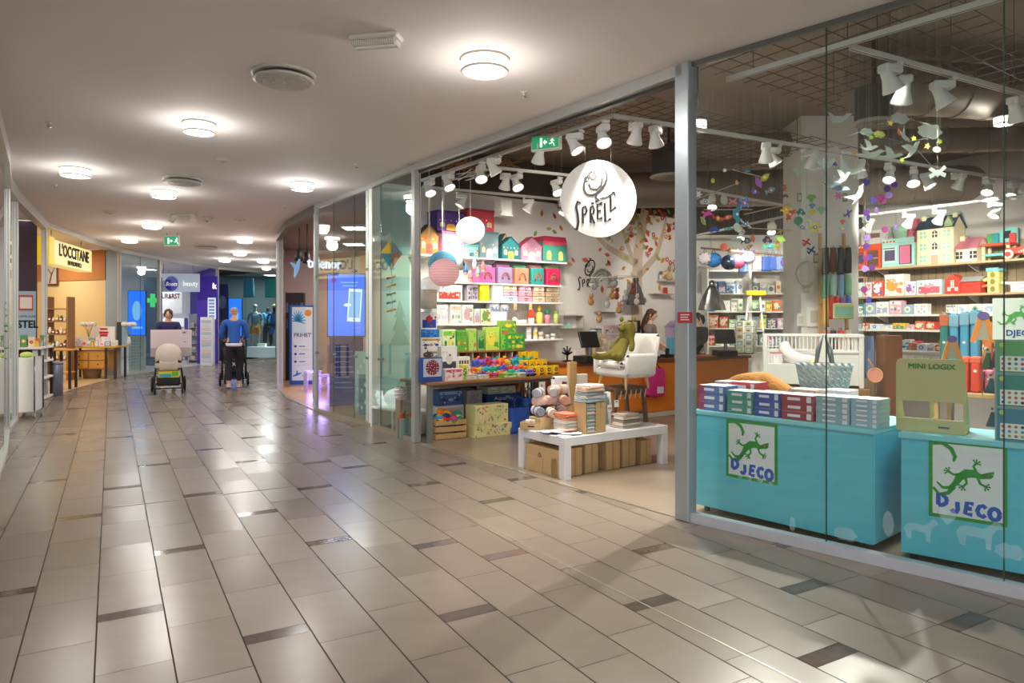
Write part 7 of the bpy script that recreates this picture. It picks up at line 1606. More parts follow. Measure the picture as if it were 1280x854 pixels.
# purple dotted garland
g=random.Random(9);path=[(1109,236),(1100,247),(1092,250),(1096,263),(1083,266),(1106,287),(1085,272),(1084,297),(1083,308),(1082,323),(1087,322),(1081,336),(1090,335),(1080,362),(1086,375),(1111,244),(1118,231),(1104,251),(1083,228),(1120,285)]
for i,(px,py)in enumerate(path):
 c,nm=[('#5f2a86','deep purple'),('#8a2f6a','plum'),('#4a3f9c','indigo'),('#9a7ac4','lilac')][i%4];q=W(px,py,5.6);t=thing('garland_dot','%s felt dot of the hanging garland, number %s from the top group'%(nm,ordn(i)),'garland',q,g.uniform(-.8,.8),'purple felt dots hanging before the toy shelves')
 b=B();b.cyl((0,-.003,0),(0,.003,0),.026,None,mat(c,.9),16);b.build('felt_dot',t);b=B();b.tube([(0,0,.02),(0,0,TOY_H-q.z)],.0007,CH,3);b.build('thread',t)
 # coloured toy mobiles at the left of the column
items=[(948,228,'leaf',.075,'#a85fc4','violet felt petal of the upper mobile',.5),(956,222,'leaf',.07,'#b7d444','lime felt petal of the upper mobile',-.9),(963,238,'fish',.09,'#6fb0c4','light blue felt fish beside the violet petal',.4),(944,240,'leaf',.06,'#7a4fb8','purple felt petal below the violet one',1.4),(981,235,'flower',.05,'#e88a4c','orange felt starfish on a grey block',0),(982,245,'car',.04,'#6b6660','grey felt block under the starfish',0),
(934,214,'fish',.04,'#5f9fd0','little blue felt whale high on the mobile',0),(891,226,'disc',.028,'#d8d43c','yellow green felt ball on a string near the post',0),(906,213,'disc',.02,'#e9e6e2','tiny white paper cube high near the post',0),(921,228,'flower',.035,'#c98a5c','brown felt giraffe head on a string',0),(873,243,'flower',.05,'#e9e4ee','white paper flower beside the entrance post',0),(882,252,'cloud',.07,'#c9d0cc','grey paper cloud beside the entrance post',0),(905,250,'disc',.06,'#bfc8c0','pale translucent disc of the lower mobile',0),
(916,252,'butterfly',.05,'#e88a9a','pink felt butterfly of the lower mobile',0),(930,254,'butterfly',.09,'#5f8fd8','large blue patterned butterfly mobile',.2),(921,268,'car',.1,'#2f8fa8','tall turquoise paper tower of the lower mobile',1.57),(884,267,'butterfly',.06,'#d8489a','magenta felt butterfly of the lower mobile',.3),(897,273,'fish',.08,'#e8503c','red felt fish of the lower mobile',-.2),(909,272,'fish',.07,'#f07a4c','orange red felt fish following the red one',.3),(879,276,'leaf',.07,'#b8d05a','lime felt leaf of the lower mobile',.8),(893,287,'car',.07,'#2f5fc8','bright blue felt car of the lower mobile',.1),(911,286,'fish',.05,'#4fb09a','turquoise felt turtle of the lower mobile',0),(921,284,'disc',.05,'#cfd8d4','pale ring below the turquoise tower',0),(932,280,'plane',.08,'#e9e8e6','white paper plane below the blue butterfly',-.6),(929,290,'cloud',.04,'#cfd4d0','small white paper lantern below the plane',0),
(982,262,'flower',.075,'#f0c82c','yellow felt flower with green heart',.2),(988,268,'car',.08,'#e2562c','orange red felt truck by the yellow flower',.9),(1001,265,'car',.08,'#2f8f6c','green felt train engine before the column',0),(998,276,'disc',.05,'#3f7f5c','dark green felt ball under the train engine',0),(1011,276,'fish',.07,'#a8cfe4','pale blue felt fish before the column',1.2),(1002,284,'fish',.06,'#5fa8c8','blue felt fish curling before the column',-.5),(1019,284,'flower',.08,'#d8c84c','yellow felt submarine before the column',0),(975,290,'plane',.08,'#c8b84c','yellow felt helicopter of the middle mobile',.4),(965,284,'disc',.055,'#e3e0d4','cream felt ball of the middle mobile',0),(959,300,'car',.09,'#3f5f9c','blue and green felt truck of the middle mobile',0),(962,308,'fish',.08,'#3fa86a','green felt crocodile of the middle mobile',0),(976,299,'leaf',.06,'#8fc03c','bright green palm leaf of the middle mobile',1.2),(972,306,'car',.07,'#c8a03c','mustard felt box car of the middle mobile',1.57),
(921,300,'cloud',.06,'#a8d8c4','mint felt car of the left lower mobile',0),(933,301,'fish',.1,'#8a7f3c','olive felt dinosaur of the left lower mobile',.1),(941,298,'leaf',.055,'#e8704c','coral felt coral branch of the left lower mobile',.2),(936,309,'fish',.06,'#f09a7c','salmon felt fish of the left lower mobile',.5),(942,314,'plane',.04,'#7a4fa8','tiny violet felt plane above the helmets',0),(905,309,'disc',.045,'#d8604c','red spoked felt wheel above the helmets',0),
(1060,267,'plane',.1,'#6a3fa8','purple felt plane at the right of the column',.5),(1053,286,'fish',.07,'#9fc8dc','pale blue felt fish at the right of the column',0),(1048,245,'flower',.05,'#c86aa8','pink and yellow felt owl before the column',0),(1043,205,'car',.05,'#3f6fc8','blue felt block between the glass seam and the bird',0)]
for i,(px,py,kd,s,c,lab,a)in enumerate(items):
 hang(px,py,8.0+.1*(i%7),kd,s,c,lab,a,(.2,-.4,.5,-.2,.6)[i%5],c2=(None,'#f0d84c','#e86a9a','#3f7fc0')[i%4]if s>.055 else None,grp='felt and paper pieces of the hanging toy mobiles',top=TOY_H)
t=thing('mobile_bars','thin beige bars carrying the toy mobiles between post and column','mobile frame',W(930,240,8.3));b=B()
for p,q in(((868,250),(925,228)),((915,212),(955,222)),((938,206),(972,200)),((930,268),(988,255)),((880,262),(940,262)),((935,285),(990,288))):b.tube([W(*p,8.3)-W(930,240,8.3),W(*q,8.3)-W(930,240,8.3)],.006,mat('#c9b49a',.5),5)
for px in(880,925,960):b.tube([W(px,240,8.3)-W(930,240,8.3),Vector((W(px,240,8.3).x-W(930,240,8.3).x,0,TOY_H-W(930,240,8.3).z))],.001,CH,4)
b.build('bars',t)
# ================================================================ RIGHT SHELF WALL with toy houses and kitchens
FW=Fr(6.48-.42*.868,12.83-.42*.496,math.atan2(-.868,.496)) # front edge line of the shelves
ZS=[2.45,1.93,1.60,1.33]
def zs(px,py):return FW.z_of(px,py,0)
x0,x1=FW.x_of(1060,0),FW.x_of(1300,0)
SHB=mat('#c4a47c',.5,var=.15,scale=5,stretch=(.6,6,6))
for i,(z,lab)in enumerate(((zs(1140,332),'topmost wooden shelf of the right wall, carrying kitchens and doll houses'),(zs(1140,369),'second wooden shelf of the right wall with the castle'),(zs(1140,393),'third shelf of the right wall with white boxes'),(zs(1120,412),'fourth shelf of the right wall'))):
 ZS[i]=z;t=thing('wooden_shelf',lab,'shelf',FW.at(x0,0,z),FW.th);b=B();b.cbox(0,0,-.035,x1-x0,.41,0,SHB if i<2 else WW,.004);b.build('board',t)
 for q in(.5,2.0,3.4):b=B();b.hexa([(q-.01,.1,-.045),(q+.01,.1,-.045),(q+.01,.41,-.16),(q-.01,.41,-.16),(q-.01,.1,-.035),(q+.01,.1,-.035),(q+.01,.41,-.035),(q-.01,.41,-.035)],WW);b.build('bracket',t)
def R_(px0,px1,top,si,y=.04):x,wd=on(FW,px0,px1,y);return FW.at(x,y,ZS[si]+.001),wd,FW.z_of((px0+px1)/2,top,y)-ZS[si]
def kitchen(px0,px1,top,col,col2,lab,curtain=None,knobs='#d8442c'):
 loc,wd,h=R_(px0,px1,top,0);t=thing('toy_kitchen',lab,'toy kitchen',loc,FW.th);d=.2
 b=B();b.cbox(-wd/2,0,0,wd/2,d,h*.82,m_(col),.008);b.cbox(-wd/2,0,h*.82,wd/2,.03,h,m_(col),.006);b.build('body',t)
 b=B();x0_=-wd*.44;b.cbox(x0_,-.014,h*.12,-wd*.02,0,h*.72,m_(col2),.006);b.box(x0_+.03,-.017,h*.22,-wd*.06,-.014,h*.6,mat('#5f5470',.2));o=b.build('oven_door',t)
 b=B();b.cyl((x0_+.02,-.03,h*.66),(-wd*.05,-.03,h*.66),.008,None,CH,8);b.build('handle',o)
 for i in range(4):b=B();x=-wd*.42+i*wd*.11;b.cyl((x,-.02,h*.9),(x,0,h*.9),.014,None,m_(knobs),12);b.build('knob',t)
 b=B();b.box(wd*.06,-.003,h*.08,wd*.44,0,h*.74,mat('#6f4a34',.6)if not curtain else BLK);b.build('cupboard_opening',t)
 if curtain:
  b=B();n=14;P=[(wd*.1+(wd*.32)*i/n,-.012-.008*math.cos(i*PI))for i in range(n+1)]
  vs_=[(p[0],p[1],z)for z in(h*.1,h*.72)for p in P];b.add(vs_+[(v[0],v[1]+.004,v[2])for v in vs_],[(i,i+1,n+2+i,n+1+i)for i in range(n)]+[(2*n+3+i,2*n+2+i,3*n+3+i,3*n+4+i)for i in range(n)],mat(curtain,.8),True);b.build('curtain',t)
 else:
  b=B();b.cbox(wd*.06,-.006,h*.4,wd*.44,.02,h*.43,m_('#e8d3bc'),.003);b.build('inner_shelf',t)
kitchen(1065,1100,306,'#e2502c','#e86a44','orange red toy kitchen at the left end of the top wooden shelf',knobs='#f6d8c8')
kitchen(1102,1142,298,'#a8d4cc','#c3e2dc','mint green toy kitchen with pink curtain on the top wooden shelf',curtain='#e07a9c')
loc,wd,h=R_(1056.5,1065,322,0,.06);carton('toy_box',loc,FW.th,wd,.12,h,'#d8362c',['#3a2a28','#f0b8a0'],'small red toy box left of the orange kitchen',seed=0)
# doll houses
def dollhouse(px0,px1,top,floors,body,roof,trim,lab,pitched,door,dormer=True,d=.34):
 loc,wd,h=R_(px0,px1,top,0);t=thing('doll_house',lab,'doll house',loc,FW.th);hb=h*(.76 if floors>1 else.58)
 b=B();b.prism([(0,0),(0,0.01),(0,0)],0,0,m_(body))if False else None
 b.cbox(-wd/2,0,0,wd/2,d,hb,m_(body),.004)
 b.T=Matrix.Translation((wd/2,0,0))@Matrix.Rotation(PI/2,4,'Z');b.prism([(0,hb),(d,hb),(d*.5,h*.97)],-.0,wd*.02,m_(body));b.prism([(0,hb),(d,hb),(d*.5,h*.97)],wd*.96,wd*.98,m_(body));b.T=None;b.build('house_body',t)
 b=B()
 v1=[(-wd/2-.02,-.02,hb-.012),(wd/2+.02,-.02,hb-.012),(wd/2+.0,d/2,h),(-wd/2-.0,d/2,h)]
 b.hexa(v1+[(p[0],p[1]-.0,p[2]+.02)for p in v1],m_(roof));v2=[(-wd/2-.02,d/2,h),(wd/2+.02,d/2,h),(wd/2+.02,d+.02,hb-.012),(-wd/2-.02,d+.02,hb-.012)];b.hexa(v2+[(p[0],p[1],p[2]+.02)for p in v2],m_(roof));b.build('roof',t)
 for x in((-wd*.42,wd*.42)if floors>1 else(-wd*.4,)):b=B();b.cbox(x-.035,d*.35,hb+.03,x+.035,d*.65,h+.05,m_(body),.004);b.cbox(x-.045,d*.33,h+.04,x+.045,d*.67,h+.06,m_(trim),.004);b.build('chimney',t)
 b=B();b.cbox(-.055,-.012,0,.055,0,hb/floors*.78,m_(door),.004);b.prism([(-.08,hb/floors*.78),(.08,hb/floors*.78),(0,hb/floors*.98)],-.016,0,m_('#efe8dc'));b.build('front_door',t)
 for f_ in range(floors):
  zc=hb*(f_+.5)/floors
  for x in(-wd*.32,wd*.32)+((0,)if f_>0 else()):
   s_=min(.06,wd*.09)if floors>1 else.055;b=B()
   if x==0:b.prism([(x-s_*.75,zc-s_),(x+s_*.75,zc-s_),(x+s_*.75,zc+s_*.6),(x,zc+s_*1.25),(x-s_*.75,zc+s_*.6)],-.006,0,mat('#2c2a30',.3));b.box(x-.006,-.009,zc-s_,x+.006,-.006,zc+s_,m_('#efe8dc'));b.box(x-s_*.7,-.009,zc-.006,x+s_*.7,-.006,zc+.006,m_('#efe8dc'))
   else:b.box(x-s_,-.006,zc-s_,x+s_,0,zc+s_,m_(trim)if floors>1 else mat('#3a3436',.4));b.box(x-.005,-.010,zc-s_,x+.005,-.006,zc+s_,m_('#e9efe6'));b.box(x-s_,-.010,zc-.005,x+s_,-.006,zc+.005,m_('#e9efe6'))
   b.build('window_frame',t)
 if dormer:b=B();b.prism([(wd*.28,hb),(wd*.48,hb),(wd*.48,hb+.06),(wd*.38,h*.98),(wd*.28,hb+.06)],-.03,.05,m_('#9fb48a'));b.build('dormer',t)
dollhouse(1146,1192,271,3,'#e3d8ae','#2f4356','#9fc4ac','tall cream doll house with slate blue roof and three storeys',True,'#d0a48c')
dollhouse(1195,1221,298,1,'#ece0c0','#d07a8c','#d8c8a0','small cream doll house with pink roof',True,'#f4ece8',False)
# workbench
loc,wd,h=R_(1224,1262,283,0);t=thing('toy_workbench','wooden toy workbench with turquoise tool board on the top shelf','toy workbench',loc,FW.th)
for x in(-wd/2+.02,wd/2-.06):
 for y in(.02,.2):b=B();b.cbox(x,y,0,x+.045,y+.045,h*.42,m_('#e6cf9c'),.004);b.build('leg',t)
b=B();b.cbox(-wd/2,0,h*.42,wd/2,.28,h*.5,m_('#d8482c'),.008);b.build('bench_top',t);b=B();b.cbox(-wd/2+.02,.02,h*.12,wd/2-.02,.24,h*.2,m_('#6fc4bc'),.006);b.build('lower_tray',t)
b=B();b.prism([(-wd*.2,h*.5),(wd*.5,h*.5),(wd*.5,h*.94),(wd*.2,h),(-wd*.1,h*.9),(-wd*.2,h*.75)],.24,.27,m_('#7cc8c0'));b.build('tool_board',t)
b=B();b.box(wd*.05,.23,h*.66,wd*.28,.24,h*.88,BLK);b.build('black_panel',t)
for i,(x,c,s_)in enumerate(((-.34,'#4f9a4c',.05),(-.18,'#2f8f9c',.05),(.38,'#d83a3c',.045))):b=B();b.cbox(wd*x-s_,.18,h*.5,wd*x+s_,.22,h*.5+s_*3.4,m_(c),.012);b.build('toy_tool',t)
# red toy truck
loc,wd,h=R_(1256,1295,305,0,.02);t=thing('toy_truck','red wooden toy truck with white ladder cut by the right picture edge','toy truck',loc,FW.th);b=B();b.cbox(-wd/2,0,.07,wd/2,.16,h*.8,m_('#e0432c'),.012);b.build('body',t)
for i in range(5):b=B();b.cbox(-wd*.05+i*.03,-.006,h*.4,-wd*.05+i*.03+.014,0,h*(.5+.06*i),m_('#f4efe8'),.002);b.build('side_stripe',t)
for x in(-wd*.38,wd*.3):
 for y in(-.02,.15):b=B();b.cyl((x,y,.07),(x,y+.03,.07),.07,None,m_('#e9ddd0'),18);b.cyl((x,y-.004,.07),(x,y+.034,.07),.04,None,m_('#d83a2c'),14);b.build('wheel',t)
 # items behind on top shelf
loc,wd,h=R_(1076,1106,288,0,.26)
t=thing('toy_display_box','white box with red utensil print behind the orange kitchen','box',loc,FW.th);b=B();b.cbox(-wd/2,0,0,wd/2,.1,h,m_('#dcd6d2'),.004);b.build('carton',t);b=B();b.box(-wd*.1,-.002,h*.8,wd*.3,0,h*.92,m_('#8c6a64'));b.stroke([(-wd*.3,h*.55),(-wd*.3,h*.95)],.02,-.002,0,m_('#b8343c'));b.build('printed_front',t)
loc,wd,h=R_(1110,1136,277,0,.26);zb=ZS[0]+h*.55
t=thing('wicker_basket','mint green basket stacked above the mint toy kitchen','basket',(loc.x,loc.y,ZS[0]+.001),FW.th);b=B();b.cbox(-wd*.4,0,0,wd*.4,.1,h*.62,m_('#b98d6c'),.01);b.build('lower_crate',t);b=B();b.lathe([(.1,h*.62),(.15,h*.8),(.155,h*.9),(.13,h*.9),(.1,h*.64)],mat('#9fc8a8',.8,bump=.6,scale=40),20,(0,.07,0),sy=.5);b.build('basket_body',t)
loc,wd,h=R_(1134,1146,274,0,.3);carton('toy_tent_box',loc,FW.th,wd,.1,h,'#c05a6c',['#d8788a','#a84a5c'],'dusty red tall box left behind the tall doll house',seed=5)
# second shelf
for i,(a,c,tp,col,cc,lab,nm)in enumerate(((1058,1077,354,'#e3efe9',['#5fa8b8','#f0ece0'],'white and blue animal box, left end of the second shelf',0),(1079,1089,353,'#e8e2ee',['#e86a44','#a8a0c8'],'lilac and orange box, second shelf',1),(1090,1104,351,'#e6503c',['#f4f4f4','#3f6fc0'],'orange red box with white oval, second shelf',2),(1105,1130,343,'#f2e6da',['#e8a04c','#e88a6c'],'tall white box with orange bowls print, second shelf',3),(1131,1144,352,'#efe9ee',['#9a6ab0','#e8b0c0'],'white box with violet flower print, second shelf',4),(1145,1178,350,'#bfe0de',['#d85a6c','#c8a0a8'],'wide pale blue box with heart tea set print, second shelf',5))):
 loc,wd,h=R_(a,c,tp,1);carton('toy_package',loc,FW.th,wd*.95,.2,h,col,cc+['#f4f4f0'],lab,'toy box','packages on the right shelf wall',seed=i*7+2)
loc,wd,h=R_(1066,1080,346,1,.26);carton('toy_package',loc,FW.th,wd,.1,h,'#c9a47c',['#3a3432','#5fb0a8'],'kraft box with turquoise toy fish peeking over the left boxes','toy box','packages on the right shelf wall',seed=3)
# red farm house
loc,wd,h=R_(1181,1200,343,1);t=thing('toy_farm','red wooden toy farmhouse with grey roof on the second shelf','toy house',loc,FW.th)
b=B();gable(b,wd,.2,h,'#d8402c','#d8402c',0,.3);b.build('house_body',t)
b=B();b.cbox(wd/2,.03,0,wd/2+.28,.2,h*.62,m_('#c83a2a'),.004);b.hexa([(wd/2-.02,.0,h*.6),(wd/2+.3,.0,h*.6),(wd/2+.3,.12,h*.82),(wd/2-.02,.12,h*.82),(wd/2-.02,.0,h*.63),(wd/2+.3,.0,h*.63),(wd/2+.3,.12,h*.85),(wd/2-.02,.12,h*.85)],m_('#a8a8a8'));b.build('barn_wing',t)
for x,z in((-.05,.15),(.06,.15),(0,.5),(.0,.3)):b=B();b.box(x-.025,-.004,h*z,x+.025,0,h*z+.06,m_('#f4ece4'));b.box(x-.003,-.006,h*z,x+.003,-.004,h*z+.06,BLK);b.box(x-.025,-.006,h*z+.028,x+.025,-.004,h*z+.033,BLK);b.build('window_frame',t)
# yellow castle tower with ramps
loc,wd,h=R_(1234,1248,335,1,.1);t=thing('toy_castle_tower','pale yellow castle tower with turquoise battlements and curved ramps','toy castle',loc,FW.th)
b=B();b.cbox(-wd/2,0,0,wd/2,.2,h*.86,m_('#efe68a'),.006);b.box(-wd/2-.006,-.006,h*.3,wd/2+.006,.206,h*.33,m_('#e3d870'));b.box(-wd/2-.006,-.006,h*.58,wd/2+.006,.206,h*.61,m_('#e3d870'));b.build('tower_body',t)
b=B();b.cbox(-wd/2-.015,-.015,h*.86,wd/2+.015,.215,h*.91,m_('#7cc8cc'),.003)
for i in range(4):b.box(-wd/2-.01+i*(wd+.02)/4,-.015,h*.91,-wd/2-.01+i*(wd+.02)/4+.035,.01,h,m_('#7cc8cc'));b.box(-wd/2-.01+i*(wd+.02)/4,.18,h*.91,-wd/2-.01+i*(wd+.02)/4+.035,.215,h,m_('#7cc8cc'))
b.build('battlements',t)
for z in(.15,.45,.72):b=B();b.disc(0,h*z,.035,.045,-.006,0,m_('#8a7a2c'));b.build('arched_window',t)
b=B();b.tube([(-wd/2-.0,.1,h*.56),(-wd/2-.15,.1,h*.52),(-wd/2-.3,.1,h*.3),(-wd/2-.38,.1,.02)],.03,m_('#f0e890'),6);b.build('ramp',t);b=B();b.tube([(wd/2,.1,h*.4),(wd/2+.12,.1,h*.36),(wd/2+.22,.1,.02)],.025,m_('#dfe4ea'),6);b.build('ramp',t)
b=B();b.tube([(-wd/2-.02,.05,h*.3),(-wd/2-.14,.05,h*.25),(-wd/2-.2,.05,.02)],.024,m_('#e8643c'),6);b.build('ramp',t)
loc,wd,h=R_(1263,1292,352,1,.02);carton('toy_package',loc,FW.th,wd,.14,h,'#f0e2e0',['#e8b0b4','#fbf6f4'],'big white and rose box at the right end of the second shelf','toy box','packages on the right shelf wall',seed=8)
fill(FW,FW.x_of(1060,0),FW.x_of(1160,0),ZS[2],.15,.26,.2,.03,'third shelf of the right wall','packages on the right shelf wall',77,.12,.32,[11,4,4,2,4,9,5])
fill(FW,FW.x_of(1062,0),FW.x_of(1170,0),ZS[3],.08,.15,.2,.03,'fourth shelf of the right wall','packages on the right shelf wall',78,.1,.22,[4,10,0,4,5,2,6,3,2])
fill(FW,FW.x_of(1180,0),FW.x_of(1290,0),ZS[2],.12,.2,.2,.03,'right half of the third shelf','packages on the right shelf wall',79,.14,.3,[9,4,8,4,3])
# middle display table between the crib and the wall
MT=Fr(4.75,8.9,math.atan2(-.868,.496));
t=thing('merchandise_table','white low display unit of small colourful packages in the middle of the shop','table',MT.at(0,0),MT.th);b=B();b.cbox(0,0,1.1,2.3,.7,1.13,WW,.004);b.build('top',t);b=B();b.cbox(0,.02,.0,2.3,.68,1.1,mat('#dcd6d0',.6),.004);b.build('carcass',t)
for i in range(24):b=B();b.box(.05+i*.092,.0,.75,.05+i*.092+.07,.02,1.07,mat('#f0ede8',.6));b.build('slat',t)
fill(MT,0,2.3,1.131,.05,.1,.16,.03,'front row of the middle display unit','small packages on the middle display unit',91,.07,.13,[2,4,7,3,0,4,6,11])
fill(MT,0,2.3,1.131,.08,.14,.16,.25,'back row of the middle display unit','small packages on the middle display unit',92,.07,.13,[4,1,3,4,2,10,7])
for i,(x,c,lab)in enumerate(((.12,'#8fa8dc','pale blue hanging robe beside the brown panel'),)):rb=softbag(MT.at(-.25,.0,.75),MT.th,.24,.1,.55,c,lab,False,'hanging_robe','robe',3);b=B();b.tube([(0,0,.53),(0,0,TOY_H-.75)],.003,CH,4);b.build('hanging_cord',rb)
b=B();t=thing('toy_racket','round coral toy drum hanging behind the books right of the crib','toy',W(1093,469,6.9),-.2);b.cyl((0,-.02,0),(0,.02,0),.065,None,m_('#ee9a86'),22);b.build('drum_skin',t);b=B();b.tube([(.068*math.cos(a),-.02,.068*math.sin(a))for a in[2*PI*i/22 for i in range(22)]],.007,m_('#e8b070'),6,closed=True);b.build('rim',t);b=B();b.tube([(0,0,.06),(-.06,0,.16)],.008,m_('#e8a03c'),6);b.build('handle',t);b=B();b.tube([(-.06,0,.16),(-.06,0,TOY_H-W(1093,469,6.9).z)],.001,CH,3);b.build('thread',t)
# ---------------- second window counter goods
def on2(px,y):return C2.x_of(px,y)
xa,xb=on2(1120,.10),on2(1207,.10);SWD=xb-xa
MLX=mat('#c3bd86',.5,var=.06,scale=6,stretch=(.5,4,4))
t=thing('wooden_display_stand','olive wooden display stand with green lettering on the right window counter','display stand',C2.at(xa,.10,KZ),C2.th);hS=C2.z_of(1165,449,.1)-KZ
b=B();r_=.03;hb=hS*.42
b.prism([(0,hb),(SWD,hb),(SWD,hS-r_),(SWD-r_*.3,hS-r_*.3),(SWD-r_,hS),(r_,hS),(r_*.3,hS-r_*.3),(0,hS-r_)],0,.012,MLX);b.build('name_board',t)
b=B();b.text('MINI LOGIX',.046,SWD*.52,hS-.062,-.0005,mat('#3fa02c',.5),bold=.035,sx=.94*SWD/.34,depth=.002);b.build('lettering',t)
b=B();b.cbox(0,0,0,SWD,.012,.085,MLX,.002);b.box(SWD*.62,-.001,.03,SWD*.78,0,.042,mat('#4a5a68',.5));b.cbox(0,.012,0,SWD,.14,.01,MLX,.002);b.cbox(0,.13,.01,SWD,.142,.06,MLX,.002);b.build('tray',t)
for x in(0,SWD*.49,SWD-.012):
 b=B()
 if x==SWD*.49:b.cbox(x,.0,.085,x+.01,.12,hb,MLX,.002)
 else:b.T=Matrix.Translation((x+.012,0,0))@Matrix.Rotation(PI/2,4,'Z');b.prism([(.0,.085),(.20,.0),(.20,.05),(.12,.2),(.05,hS*.6),(.014,hb),(.0,hb)],0,.012,MLX);b.T=None
 b.build('side_panel',t)
 # folding card displays
def card_display(px0,px1,top,y,lab,n=3,dz=0):
 x0_,x1_=on2(px0,y),on2(px1,y);wd=x1_-x0_;h=C2.z_of((px0+px1)/2,top,y)-KZ
 t=thing('card_display',lab,'card rack',C2.at(x0_,y,KZ),C2.th);b=B();b.cbox(-.006,0,0,wd,.10,h,mat('#8fb0b4',.15),.004);b.build('clear_frame',t);hh=h/n
 cc=['#2c7f98','#2f8a80','#5aa868']
 for i in range(n):
  b=B();b.cbox(.006,-.008,i*hh+.008,wd-.006,-.0,(i+1)*hh-.008,m_(cc[i%3]),.002);b.box(.02,-.0095,i*hh+.015,wd-.012,-.008,i*hh+hh*.52,m_('#e9f0ee'))
  g_=random.Random(i)
  for q in range(4):
   for w__ in range(3):b.disc(.035+q*(wd-.06)/3.6,i*hh+.03+w__*hh*.14,.009,.009,-.011,-.0095,m_(g_.choice(['#c8504c','#3a3a44','#8fb04c','#a8703c','#4f8fb0'])),7)
  b.disc(.03,(i+1)*hh-.03,.014,.014,-.0095,-.008,m_('#b8d44c'));b.build('sticker_card',t)
card_display(1245,1290,425,.04,'turquoise rack of sticker cards at the right picture edge')
for i,(px,py,c,lab)in enumerate(((1237,492,'#1f6a74','dark teal tapering card packet, middle of the column'),(1239,534,'#1f5f6c','dark teal tapering card packet, lowest of the column'),(1233,462,'#5a7a4c','olive tapering pencil packet near the top'),(1243,460,'#6a3f6c','plum tapering pencil packet near the top'))):
 s_=.09 if i<2 else.1;y=.08+.03*(i>1);q=C2.at(on2(px,y),y,C2.z_of(px,py,y))
 if i<2:q.z=max(q.z,KZ+.001)
 t=thing('card_packet',lab,'stationery pack',q,C2.th-.3);b=B();b.prism([(-.03,0),(.02,0),(.015,s_),(0,s_)],0,.02,m_(c));b.build('packet_body',t);b=B();b.prism([(-.012,s_),(.02,s_),(.02,s_+.02),(-.008,s_+.02)],.004,.008,m_('#e3dccb'));b.disc(.005,s_+.02,.008,.008,.0,.004,m_('#5a8a4c'),8);b.build('header_card',t)
 # tall back table with suitcases-like boxes (orange, pink, blue)
BT=Fr(*W(1180,470,5.9).xy,math.atan2(-.55,.6));
t=thing('rear_table','pale wooden table behind the window counter carrying bright boxes','table',BT.at(0,0),BT.th);b=B();b.cbox(-.15,0,.86,1.7,.75,.9,PINE,.004);b.build('top',t)
for x in(-.1,1.6):
 for y in(.05,.65):b=B();b.cbox(x,y,0,x+.05,y+.05,.86,PINE,.004);b.build('leg',t)
def bt(px0,px1,top,y,z,col,c2,lab,d=.12,cap=True,grp=None,knob=True):
 x,wd=on(BT,px0,px1,y);h=BT.z_of((px0+px1)/2,top,y)-z;t=thing('carry_box',lab,'box',BT.at(x,y,z+.001),BT.th,grp)
 b=B();b.cbox(-wd*.47,0,0,wd*.47,d,h,m_(col),min(.02,wd*.2),True);b.build('box_body',t);b=B();b.cbox(-wd*.5,-.006,h*.82,wd*.5,d+.006,h*.98,m_(c2),.006)
 if knob:b.disc(0,h*.6,wd*.16,wd*.16,-.004,0,m_('#f4efe8'));
 b.build('lid_band',t);return z+h
for i,(a,c,tp,lab)in enumerate(((1201,1211,446,'orange standing box, left one of two'),(1212,1226,446,'orange standing box, right one of two'))):bt(a,c,tp,.03,.9,'#e8482c','#ee6a44',lab)
for i,(a,c,tp,lab,c_)in enumerate(((1219,1229,463,'pink standing box, left one before the orange boxes','#e86a9c'),(1230,1240,463,'pink standing box, right one before the orange boxes','#ee86ae'))):bt(a,c,tp,-.0+.16,.9,c_,'#f09cc0',lab)
for i,(a,c,tp,lab)in enumerate(((1186,1198,392,'sky blue big box with slanted flap, leftmost'),(1199,1211,390,'sky blue big box with slanted flap, middle'),(1212,1224,388,'sky blue big box with slanted flap, right one'))):bt(a,c,tp,.42,.9,'#4fa8cc','#8fc4dc',lab,.2,grp='sky blue boxes on the rear table')
bt(1174,1186,391,.46,.9,'#2f8a84','#e07a4c','teal box with orange edge and white cone print',.15);bt(1225,1240,402,.5,.9,'#e8863c','#f0a860','orange craft pack behind the blue boxes',.1);bt(1241,1262,396,.5,.9,'#d9d2b4','#4f9a5c','cream and green pack at the rear table end',.1)
# compass like wooden figures
for i,(px,top,bot,lab)in enumerate(((1229,395,428,'orange legged cardboard figure before the blue boxes'),(1190,424,452,'orange legged cardboard figure above the olive display stand'))):
 Y=5.55 if i==0 else 4.72;q=W(px,bot,Y);h=(bot-top)/FPX*Y;t=thing('cardboard_figure',lab,'toy',q,-.4)
 b=B();b.stroke([(-.35*h,0),(-.1*h,h*.9)],.16*h,-.006,.006,m_('#ef8a2c'));b.stroke([(.35*h,0),(.1*h,h*.9)],.16*h,-.006,.006,m_('#ef8a2c'));b.build('legs',t)
 b=B();b.prism([(-.2*h,.02),(.2*h,.02),(.08*h,h*.85),(-.08*h,h*.85)],-.004,.004,m_('#b0a48c'));b.disc(0,h*1.0,.2*h,.16*h,-.008,.0,m_('#6a5f9c'));b.build('torso',t)
 b=B();b.tube([(0,.004,-.01),(0,.03,-q.z+.9)],.004,CH,5)if i==0 else b.tube([(0,.004,0),(0,.004,-(q.z-KZ)+.01)],.004,CH,5);b.build('support_rod',t)
